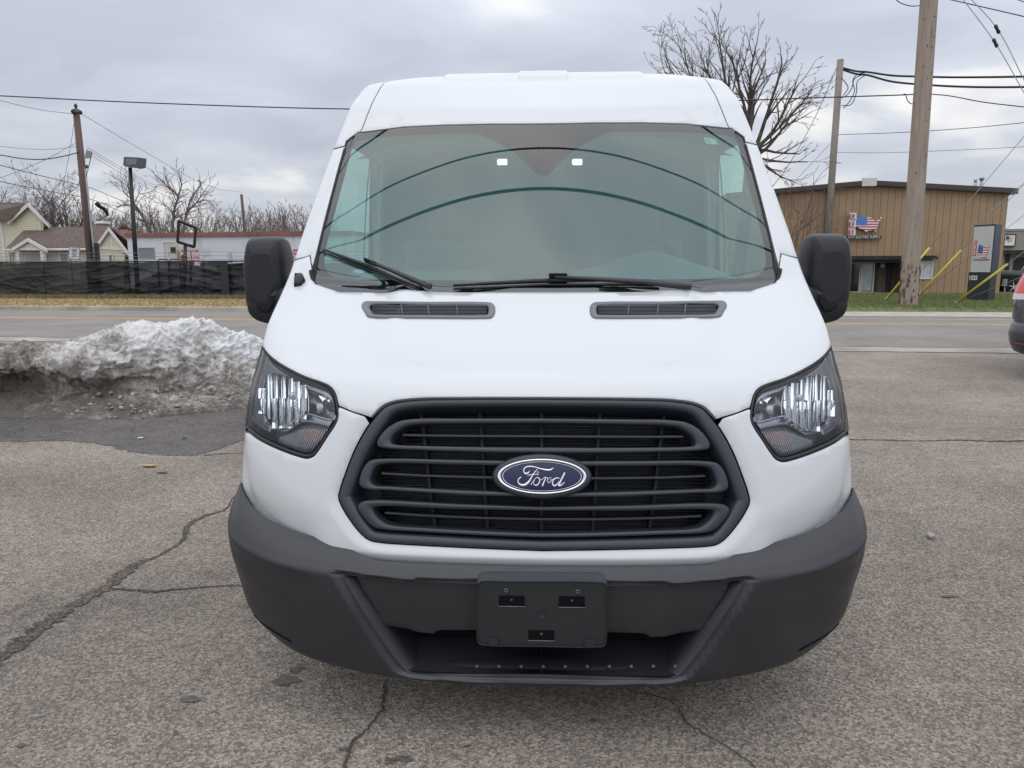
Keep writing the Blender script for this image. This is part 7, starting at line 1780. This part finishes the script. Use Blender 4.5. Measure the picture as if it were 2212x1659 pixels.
# main roof front slope: eave at D_H-1, ridge set back
def R3(u, v, d): return Hh(u, v, d)
rL, rR = R3(57.6, 491, -3.6), R3(236, 491, -3.6); eL_, eR_ = R3(10, 538, .5), R3(213, 538.6, .5)
zr = rL.z; rR.z = zr; ze = eL_.z; eR_.z = ze
b = MB(); bk = ND * 7.6
slab(b, [eL_, eR_, rR, rL], .12); slab(b, [rL, rR, Vector((rR.x, rR.y, 0)) + ND * 4 + Vector((0, 0, ze)), Vector((rL.x, rL.y, 0)) + ND * 4 + Vector((0, 0, ze))], .12); slab(b, [eL_, rL, Vector((rL.x, rL.y, 0)) + ND * 4 + Vector((0, 0, ze)) - RD * 3], .12)
rf_ = b.build('roof', M_shing, cot)
b = MB(); b.tube([eL_ - ND * .05 - Vector((0, 0, .08)), eR_ - ND * .05 - Vector((0, 0, .08))], .09, 6); b.tube([Hh(105, 540, .5), Hh(103, 546, .3), Hh(100.5, 552, .1), Hh(100.5, 570, .1)], .05, 6); b.build('gutter', M_wpaint, cot)
zg = 0
b = MB(); b.add([Hh(16, 545), Hh(16, 640), Hh(212, 640), Hh(212, 536)], [(0, 1, 2, 3)]); b.build('wall', M_bb, cot)
# right gable
gP, gL_, gR_ = Hh(233.5, 493, .6), Hh(209, 529.5, .6), Hh(275.5, 546, .6)
b = MB(); b.add([gP, gL_, Hh(209, 535, .6), Hh(268, 539, .6)], [(0, 1, 2, 3)]); b.build('gable_panel', M_bb, cot)
b = MB(); b.add([Hh(210, 535, .58), Hh(210, 640, .58), Hh(267.5, 640, .58), Hh(267.5, 539, .58)], [(0, 1, 2, 3)]); vd = VD(Hh(267, 539)) * 8; b.add([Hh(267.5, 539, .58), Hh(267.5, 640, .58), Hh(267.5, 640, .58) + vd, Hh(267.5, 539, .58) + vd], [(0, 1, 2, 3)]); b.build('gable_wall', M_lap, cot)
def rake(mb, a, c, w, d): 
    a = Vector(a); c = Vector(c); mb.prism([a, c, c - Vector((0, 0, w)), a - Vector((0, 0, w))], ND * d)
b = MB(); g0 = Hh(233.5, 490.5, .85); rake(b, Hh(207.5, 528, .85), g0, .30, .1); rake(b, g0, Hh(277.5, 546.5, .85), .30, .1); b.obox(Hh(209, 537.5, .66), Hh(268, 541, .66) - Hh(209, 537.5, .66), ND * .05, Vector((0, 0, .2))); b.prism([Hh(262, 545.5, .7), Hh(278, 547, .7), Hh(278, 544, .7), Hh(262, 542, .7)], ND * .5); b.build('barge_board', M_wpaint, cot)
b = MB(); vd = VD(Hh(233, 490)) * 8; slab(b, [Hh(233.5, 490, .8), Hh(278, 546, .8), Hh(278, 546, .8) + vd, Hh(233.5, 490, .8) + vd], .06); slab(b, [Hh(233.5, 490, .8), Hh(207, 528, .8), Hh(207, 528, .8) + vd, Hh(233.5, 490, .8) + vd], .06); b.build('gable_roof', M_shing, cot)
b = MB(); b.tube([Hh(273, 548, .5), Hh(270, 551, .5), Hh(268.5, 556, .5), Hh(268.5, 575, .5)], .05, 6); b.build('downpipe', M_wpaint, cot)
def hwin(u0, u1, v0, v1, m, d=.0, root=cot, w=.09):
    p = Hh(u0, v1, d + .03); dx = Hh(u1, v1, d + .03) - p; dz = Hh(u0, v0, d + .03) - p; b = MB(); l = dx.length; dxn = dx / l; h = dz.length; dzn = Vector((0, 0, 1))
    for (p_, q_, r_, s_) in ((0, l, 0, w), (0, l, h - w, h), (0, w, w, h - w), (l - w, l, w, h - w)): b.obox(p + dxn * p_ + dzn * r_, dxn * (q_ - p_), -ND * .05, dzn * (s_ - r_))
    o = b.build('window', M_wpaint, root); b = MB(); b.obox(p + dxn * w * .6 + dzn * w * .6, dxn * (l - 1.2 * w), -ND * .01, dzn * (h - 1.2 * w)); b.build('pane', m, o)
hwin(131.5, 151, 545.5, 572, M_winglass); hwin(235, 246.5, 548.5, 572, mat('grey_pane', (.16, .17, .19), .3), .6); hwin(21, 29, 547, 572, mat('grey_pane'))
# porch
D2 = 1.9
b = MB(); pk_ = Hh(58.6, 516, D2); b.add([pk_, Hh(30, 537, D2), Hh(92, 538, D2)], [(0, 1, 2)]); b.build('porch_gable', M_bb, cot)
b = MB(); rake(b, Hh(24, 536, D2 + .2), Hh(58.6, 514.5, D2 + .2), .26, .12); rake(b, Hh(58.6, 514.5, D2 + .2), Hh(100, 537.5, D2 + .2), .26, .12); b.obox(Hh(30, 540, D2 + .05), Hh(93, 540.6, D2 + .05) - Hh(30, 540, D2 + .05), ND * .3, Vector((0, 0, .14)))
for u in (40.5, 93): b.obox(Hh(u - 3.2, 580, D2), RD * .26, ND * .26, Vector((0, 0, Hh(u, 540, D2).z - Hh(u, 580, D2).z)))
b.build('porch_frame', M_wpaint, cot)
b = MB(); vd = VD(Hh(58, 514)) * 4; slab(b, [Hh(58.6, 514, D2 + .1), Hh(22, 536.5, D2 + .1), Hh(22, 536.5, D2 + .1) + vd, Hh(58.6, 514, D2 + .1) + vd], .06); slab(b, [Hh(58.6, 514, D2 + .1), Hh(102, 537.5, D2 + .1), Hh(102, 537.5, D2 + .1) + vd, Hh(58.6, 514, D2 + .1) + vd], .06); b.build('porch_roof', M_shing, cot)
b = MB(); b.obox(Hh(76, 575, .03), RD * .9, -ND * .03, Vector((0, 0, 1.15))); b.build('door', mat('cream_door2', (.52, .50, .42), .6), cot)
def chim(name, u0, u1, v0, v1, d, m, label, cap):
    p = rp(u0, v1, d); w = (rp(u1, v1, d) - p).length; h = rp(u0, v0, d).z - p.z; root = empty(name, p, label, 'chimney') if label else None
    return p, w, h
p = Hh(207, 492, -5.5); w = (Hh(224, 492, -5.5) - p).length; h = Hh(207, 483, -5.5).z - p.z
b = MB(); b.obox(p - Vector((0, 0, 1.2)), RD * w, ND * .8, Vector((0, 0, h + 1.2))); chm = b.build('chimney', brick_mat('chimney_brick', (.22, .12, .10), (.16, .09, .08), (.3, .27, .25), 1, .22, .08), rf_)
b = MB(); b.obox(p + Vector((0, 0, h)) - RD * .08 - ND * .08, RD * (w + .16), ND * .96, Vector((0, 0, .12))); b.obox(p + Vector((0, 0, h + .12)), RD * w, ND * .8, Vector((0, 0, .08))); b.build('chimney_cap', mat('cap_white', (.72, .73, .74), .4), rf_)
# tall house
D_H2 = 57.0
Q = lambda u, v, d=0.0: rp(u, v, D_H2 - d)
tall = empty('tall_house', Q(40, 600), 'two storey cream clapboard house with steep gable at the left edge', 'house')
b = MB(); b.add([Q(58.6, 441), Q(20, 476), Q(20, 640), Q(94, 640), Q(94, 478)], [(0, 1, 2, 3, 4)]); vd = VD(Q(94, 478)) * 9; b.add([Q(94, 478), Q(94, 640), Q(94, 640) + vd, Q(94, 478) + vd], [(0, 1, 2, 3)]); b.add([Q(-90, 474), Q(-90, 640), Q(20, 640), Q(20, 474)], [(0, 1, 2, 3)]); b.build('wall', M_lap, tall)
b = MB(); rake(b, Q(16, 477, .4), Q(58.6, 438, .4), .32, .1); rake(b, Q(58.6, 438, .4), Q(105, 484, .4), .32, .1); b.obox(Q(-90, 474.5, .5), Q(18, 474.5, .5) - Q(-90, 474.5, .5), ND * .1, Vector((0, 0, .2))); b.obox(Q(16, 640, .06), RD * .22, ND * .1, Vector((0, 0, Q(16, 478).z - Q(16, 640).z))); b.obox(Q(92, 560, .06), RD * .16, ND * .1, Vector((0, 0, Q(92, 480).z - Q(92, 560).z))); b.build('corner_board', M_wpaint, tall)
b = MB(); tp_ = Q(58.6, 437.5, .3); slab(b, [Q(-90, 473.5, .6), Q(17, 474, .6), tp_, Q(-90, 437.5, -3.2)], .08); slab(b, [tp_, Q(106, 484, .4), Q(106, 484, .4) + vd, tp_ + vd], .08); slab(b, [tp_, Q(17, 474, .5), Q(17, 474, .5) + vd, tp_ + vd], .08); b.build('roof', M_shing, tall)
# brick house further right
D_H3 = 66.0
Z = lambda u, v, d=0.0: rp(u, v, D_H3 - d)
bh3 = empty('brick_house', Z(262, 600), 'brown roofed brick house half hidden between the cream cottage and the trailer', 'house')
b = MB(); b.obox(Z(240, 640), RD * 9, ND * 8, Vector((0, 0, Z(240, 548).z - Z(240, 640).z))); b.build('wall', brick_mat('dark_brick', (.16, .055, .045), (.11, .04, .035), (.2, .17, .15), 1, .22, .08), bh3)
b = MB(); zz = Z(250, 548).z; slab(b, [Z(236, 549, .5), Z(236, 549, .5) + RD * 10.5, Z(246, 504, -5) + RD * 9.5, Z(246, 504, -5)], .1); b.build('roof', mat('rust_brown_roof', (.20, .115, .095), .9, var=.2, vscale=2), bh3)
b = MB(); p = Z(258, 506, -5); b.obox(p, RD * .95, ND * .7, Vector((0, 0, Z(258, 496, -5).z - p.z))); b.build('chimney', brick_mat('orange_brick', (.42, .17, .10), (.34, .14, .09), (.4, .3, .25), 1, .22, .08), bh3)
b = MB(); b.obox(p + Vector((0, 0, Z(258, 496, -5).z - p.z)) - RD * .1, RD * 1.15, ND * .9, Vector((0, 0, .12))); b.obox(p + RD * .2 + Vector((0, 0, Z(258, 494.5, -5).z - p.z)), RD * .55, ND * .5, Vector((0, 0, .25))); b.build('chimney_pot', mat('dark_cap', (.06, .045, .04), .8), bh3)

# ---- vehicles
M_tyre = M_rubber; M_alloy = mat('alloy', (.62, .63, .65), .25, .9); M_glassd = mat('tinted_glass', (.012, .014, .016), .06, coat=1.0)
M_tail = mat('tail_red', (.55, .02, .03), .15, coat=1.0); M_tailw = mat('tail_clear', (.62, .55, .55), .15, coat=1.0)
def wheels(root, T_, xs, hw, r, w=.22, spokes=6):
    for xa in xs:
        for s in (-1, 1):
            b = MB(); c = T_ @ Vector((xa, s * (hw - w / 2), r)); axs = (T_.to_3x3() @ Vector((0, s, 0))).normalized()
            b.lathe([(r * .62, w * .5), (r * .9, w * .52), (r, w * .38), (r, -w * .38), (r * .9, -w * .5), (r * .6, -w * .5)], c, axs, 28); wh = b.build('wheel', M_tyre, root)
            b = MB(); b.lathe([(0, w * .40), (r * .12, w * .42), (r * .14, w * .36)], c, axs, 12); b.lathe([(r * .64, w * .5), (r * .60, w * .44), (r * .56, w * .15)], c, axs, 28)
            a_ = axs.orthogonal().normalized()
            for k in range(spokes):
                d_ = a_.copy(); d_.rotate(Matrix.Rotation(2 * math.pi * k / spokes, 3, axs)); e_ = axs.cross(d_); p_ = c + axs * (w * .34); b.prism([p_ + d_ * r * .08 - e_ * r * .07, p_ + d_ * r * .62 - e_ * r * .05, p_ + d_ * r * .62 + e_ * r * .05, p_ + d_ * r * .08 + e_ * r * .07], axs * .03)
            b.build('rim', M_alloy, wh); b = MB(); b.lathe([(0, w * .1), (r * .6, w * .12)], c, axs, 20); b.build('brake_shadow', M_dark, wh)
def hull(prof_, hw, T_, tum=.0, ns=9, belt=.9):
    """side profile (x, z) closed, swept across the width with rounded shoulders; widths narrow above the belt"""
    pr = [np.array(p) for p in csmooth(prof_, 3, closed=True)]; rows = []; cx0 = np.mean([p[0] for p in pr]); cz0 = np.mean([p[1] for p in pr])
    for k in range(ns):
        t = -1 + 2 * k / (ns - 1); tt = math.copysign(abs(t) ** .55, t); sh_ = 1 - .07 * abs(t) ** 6
        rows.append([T_ @ Vector((cx0 + (p[0] - cx0) * sh_, hw * tt * (1 - tum * max(0, p[1] - belt)), cz0 + (p[1] - cz0) * (1 - .04 * abs(t) ** 6))) for p in pr])
    b = MB(); b.grid(rows, closed=True); n = len(pr); base_ = 0
    b.f.append(tuple(range(n))[::-1]); b.m.append(0); b.sm.append(True); e_ = (ns - 1) * n; b.f.append(tuple(e_ + i for i in range(n))); b.m.append(0); b.sm.append(True)
    return b
def sedan(name, label, cat, pos, ang, col, length=4.6, group=None, h=1.45):
    root = empty(name, pos, label, cat, group); T_ = Matrix.Translation(pos) @ Matrix.Rotation(ang, 4, 'Z'); L2 = length / 2; m = mat('paint_%.2f_%.2f' % (col[0], col[1]), col, .3, coat=1.0)
    hull([(-L2, .35), (-L2, .75), (-L2 + .25, .93), (-L2 + 1.0, .97), (L2 - 1.2, .95), (L2 - .2, .78), (L2, .55), (L2, .3), (L2 - .6, .22), (-L2 + .6, .22)], .88, T_).build('body', m, root)
    cab = hull([(-L2 + .7, .90), (-L2 + 1.25, h - .06), (-L2 + 1.7, h), (L2 - 2.0, h), (L2 - 1.7, h - .05), (L2 - 1.0, .90)], .78, T_, .28, belt=.85).build('cabin', M_glassd, root)
    b = hull([(-L2 + 1.2, h - .06), (-L2 + 1.7, h + .01), (L2 - 2.0, h + .01), (L2 - 1.75, h - .06)], .66, T_); b.build('roof', m, root)
    wheels(root, T_, (-L2 + .95, L2 - .9), .88, .32); b = MB()
    for s in (-1, 1): b.lathe([(.0, .03), (.09, .02), (.11, 0)], T_ @ Vector((L2 - .06, s * .62, .66)), T_.to_3x3() @ Vector((1, 0, 0)), 10)
    b.build('headlight', mat('lamp_clear', (.6, .62, .65), .1, .3), root); return root
ang = math.atan2(RD.y, RD.x)
CG = 'parked cars behind the screened fence'
sedan('parked_car', 'grey parked car seen dimly through the fence mesh below the empty sign frame', 'car', rp(398, 620, 39.2) * 1, ang, (.20, .21, .22), group=CG)
for o_, z_ in (): pass
sedan('parked_car', 'silver parked car seen dimly through the fence mesh near the van mirror', 'car', rpos(rp(470, 620, 41.8).dot(RD), 41.8, 0), ang, (.34, .35, .36), group=CG)
sedan('parked_car', 'dark red parked car beyond the fence overlap strip beside the van mirror', 'car', rpos(rp(520, 620, 44.6).dot(RD), 44.6, 0), ang, (.22, .025, .03), group=CG, h=1.75)
for o_ in list(COL.objects):
    if o_.name.startswith('parked_car') and o_.parent is None: 
        dz = o_.location.z; o_.location.z = 0
# pickup
pp_ = gp(2187, 641, 0); pp_ = yp(2187, 640, 38.6); pp_.z = 0
T_ = Matrix.Translation((pp_.x, pp_.y, 0)) @ Matrix.Rotation(ang, 4, 'Z') @ Matrix.Scale(.92, 4) @ Matrix.Translation((1.15, .9, 0))
M_tb = mat('truck_black', (.010, .011, .014), .3, coat=.25)
tk = empty('pickup_truck', (pp_.x, pp_.y, 0), 'black pickup truck parked beside the brown building behind the pylon sign', 'pickup truck')
b = MB(); 
bedp = [(-2.35, .55), (-2.38, 1.22), (.05, 1.24), (.05, .42), (-.6, .42)]
hull([(-2.40, .60), (-2.42, 1.20), (-2.36, 1.25), (0.0, 1.27), (3.0, 1.22), (3.45, 1.1), (3.5, .6), (3.3, .42), (.2, .42), (-2.2, .5)], .98, T_).build('body', M_tb, tk)
hull([(-.05, 1.15), (.22, 1.80), (.45, 1.88), (1.55, 1.86), (1.75, 1.80), (2.35, 1.18)], .86, T_, .22, belt=1.1).build('cab', M_glassd, tk); hull([(.2, 1.80), (.45, 1.90), (1.55, 1.88), (1.75, 1.80)], .70, T_).build('cab_roof', M_tb, tk)
wheels(tk, T_, (-1.15, 2.55), 1.0, .40, .28, 6)
b = MB(); b.obox(T_ @ Vector((-2.46, -.99, .88)), (T_.to_3x3() @ Vector((.30, 0, 0))), (T_.to_3x3() @ Vector((0, .10, 0))), T_.to_3x3() @ Vector((0, 0, .30))); bevel(b.build('tail_lamp', M_tail, tk), .03)
b = MB(); b.obox(T_ @ Vector((-2.58, -.95, .46)), (T_.to_3x3() @ Vector((.12, 0, 0))), (T_.to_3x3() @ Vector((0, 1.9, 0))), T_.to_3x3() @ Vector((0, 0, .20))); bevel(b.build('rear_bumper', M_chrome, tk), .02)
b = MB(); b.lathe([(.43, 0), (.50, .02), (.50, -.1), (.43, -.1)], T_ @ Vector((-1.15, -.97, .40)), T_.to_3x3() @ Vector((0, -1, 0)), 28); b.build('wheel_arch', M_rubber, tk)
# meter box
mb_ = yp(2171, 639, 33.0); mr = empty('meter_box', (mb_.x, 33.0, KERB), 'small grey metal box on a thin post beside the pylon sign', 'meter box')
q0, q1 = yp(2166.6, 618.5, 33.0), yp(2175.5, 603, 33.0)
b = MB(); b.box((q0.x, 32.95, q0.z), (q1.x, 33.1, q1.z)); bevel(b.build('box', mat('box_grey', (.22, .23, .23), .5, .3), mr), .01)
b = MB(); b.tube([Vector((mb_.x, 33.0, 0)), Vector(((q0.x + q1.x) / 2, 33.0, q0.z))], .02, 6); b.build('post', M_galv, mr)

# ---- minivan at the right edge (rear left corner in view)
M_mg = mat('minivan_grey', (.045, .047, .052), .28, coat=1.0)
ym = 9.9; xm = xp(2176, 700, 0) if False else None
xl_ = yp(2169, 690, ym).x
mv = empty('minivan', (xl_ + 1.0, ym + 2.5, 0), 'dark grey minivan cut off by the right edge with a red and clear tail lamp', 'minivan')
T_ = Matrix.Translation((xl_, ym, 0)) @ Matrix.Rotation(math.radians(-45), 4, 'Z')
# sections up the rear face: z, set-in of the left corner, set-back of the rear face, corner radius
secs = [(.30, .16, .22, .25), (.36, .06, .06, .28), (.48, .012, .0, .30), (.60, .0, -.015, .30), (.70, .02, .0, .28), (.735, .045, .05, .25), (.80, .02, .07, .22), (.95, .012, .07, .22), (1.10, .022, .085, .22), (1.25, .045, .13, .22), (1.42, .10, .24, .22), (1.58, .21, .36, .22), (1.68, .28, .48, .22), (1.74, .42, .66, .25)]
WID = 1.98
def sec(z, ins_, back, rad):
    o = []; L_ = 5.0
    o.append((ins_ + .02, L_, z)); o.append((ins_, 2.5, z)); o.append((ins_, back + rad + .6, z))
    for k in range(9):
        t = k / 8 * math.pi / 2; o.append((ins_ + rad - rad * math.cos(t), back + rad - rad * math.sin(t), z))
    o.append((ins_ + rad + .3, back - .015, z)); o.append((WID / 2, back - .03, z))
    m_ = [(WID - x, y, zz) for x, y, zz in reversed(o[:-1])]; return [T_ @ Vector(p) for p in o + m_]
b = MB(); b.grid([sec(*s_) for s_ in secs[5:]]); b.add(sec(*secs[-1]), [tuple(range(len(sec(*secs[-1]))))]); b.build('body', M_mg, mv)
b = MB(); b.grid([sec(*s_) for s_ in secs[:6]]); b.build('rear_bumper', mat('bumper_grey', (.04, .042, .046), .4, coat=.4), mv)
def patch(u_pts, z_pts, name, m, off, n0, n1, s0, s1):
    """piece of the body surface between section parameters"""
    rows = []
    for z in z_pts:
        j = max(i for i in range(len(secs)) if secs[i][0] <= z + 1e-6); j = min(j, len(secs) - 2); t = (z - secs[j][0]) / (secs[j + 1][0] - secs[j][0]); s_ = [lerp(a, c, t) for a, c in zip(secs[j], secs[j + 1])]; s_[0] = z
        s_[1] -= off; s_[2] -= off; full = sec(*s_); rows.append(full[n0:n1])
    b = MB(); b.grid(rows); return b.build(name, m, mv)
patch(None, [1.11, 1.2, 1.3, 1.40, 1.46], 'tail_lamp', M_tail, .012, 2, 12, 0, 0); patch(None, [1.035, 1.07, 1.11], 'tail_lamp_clear', M_tailw, .014, 2, 12, 0, 0)
patch(None, [1.15, 1.3, 1.45, 1.6, 1.64], 'side_window', M_glassd, .006, 0, 3, 0, 0)
patch(None, [1.18, 1.3, 1.45, 1.6, 1.66], 'rear_window', M_glassd, .006, 13, 15, 0, 0)
b = MB(); r_ = [T_ @ Vector((x, y, z)) for x, y, z in ((.12, .02, .50), (.34, -.035, .47), (.34, -.035, .445), (.14, .01, .465))]; b.prism(r_, Vector((0, .02, 0))); b.build('reflector', mat('reflector_red', (.12, .03, .03), .3), mv)
bd_ = MB(); bd_.box((0, 0, 0), (.15, .012, .055), M=T_ @ Matrix.Translation((.20, -.0 + .045, .80))); bevel(bd_.build('badge_plate', mat('badge_frame', (.3, .3, .3), .3, .8), mv), .02); 
for k in (0, 1): b = MB(); b.tube([T_ @ Vector((.215, .042, .82 + .018 * k)), T_ @ Vector((.335, .040, .82 + .018 * k))], .003, 4); b.build('badge_text_line', M_dark, mv)
wheels(mv, T_ @ Matrix.Translation((WID / 2, 0, 0)) @ Matrix.Rotation(math.radians(90), 4, 'Z'), (1.25, 4.0), .68, .33)
b = MB(); b.box((.35, .7, .30), (WID - .1, 4.8, .42), M=T_); b.build('underbody', M_dark, mv)
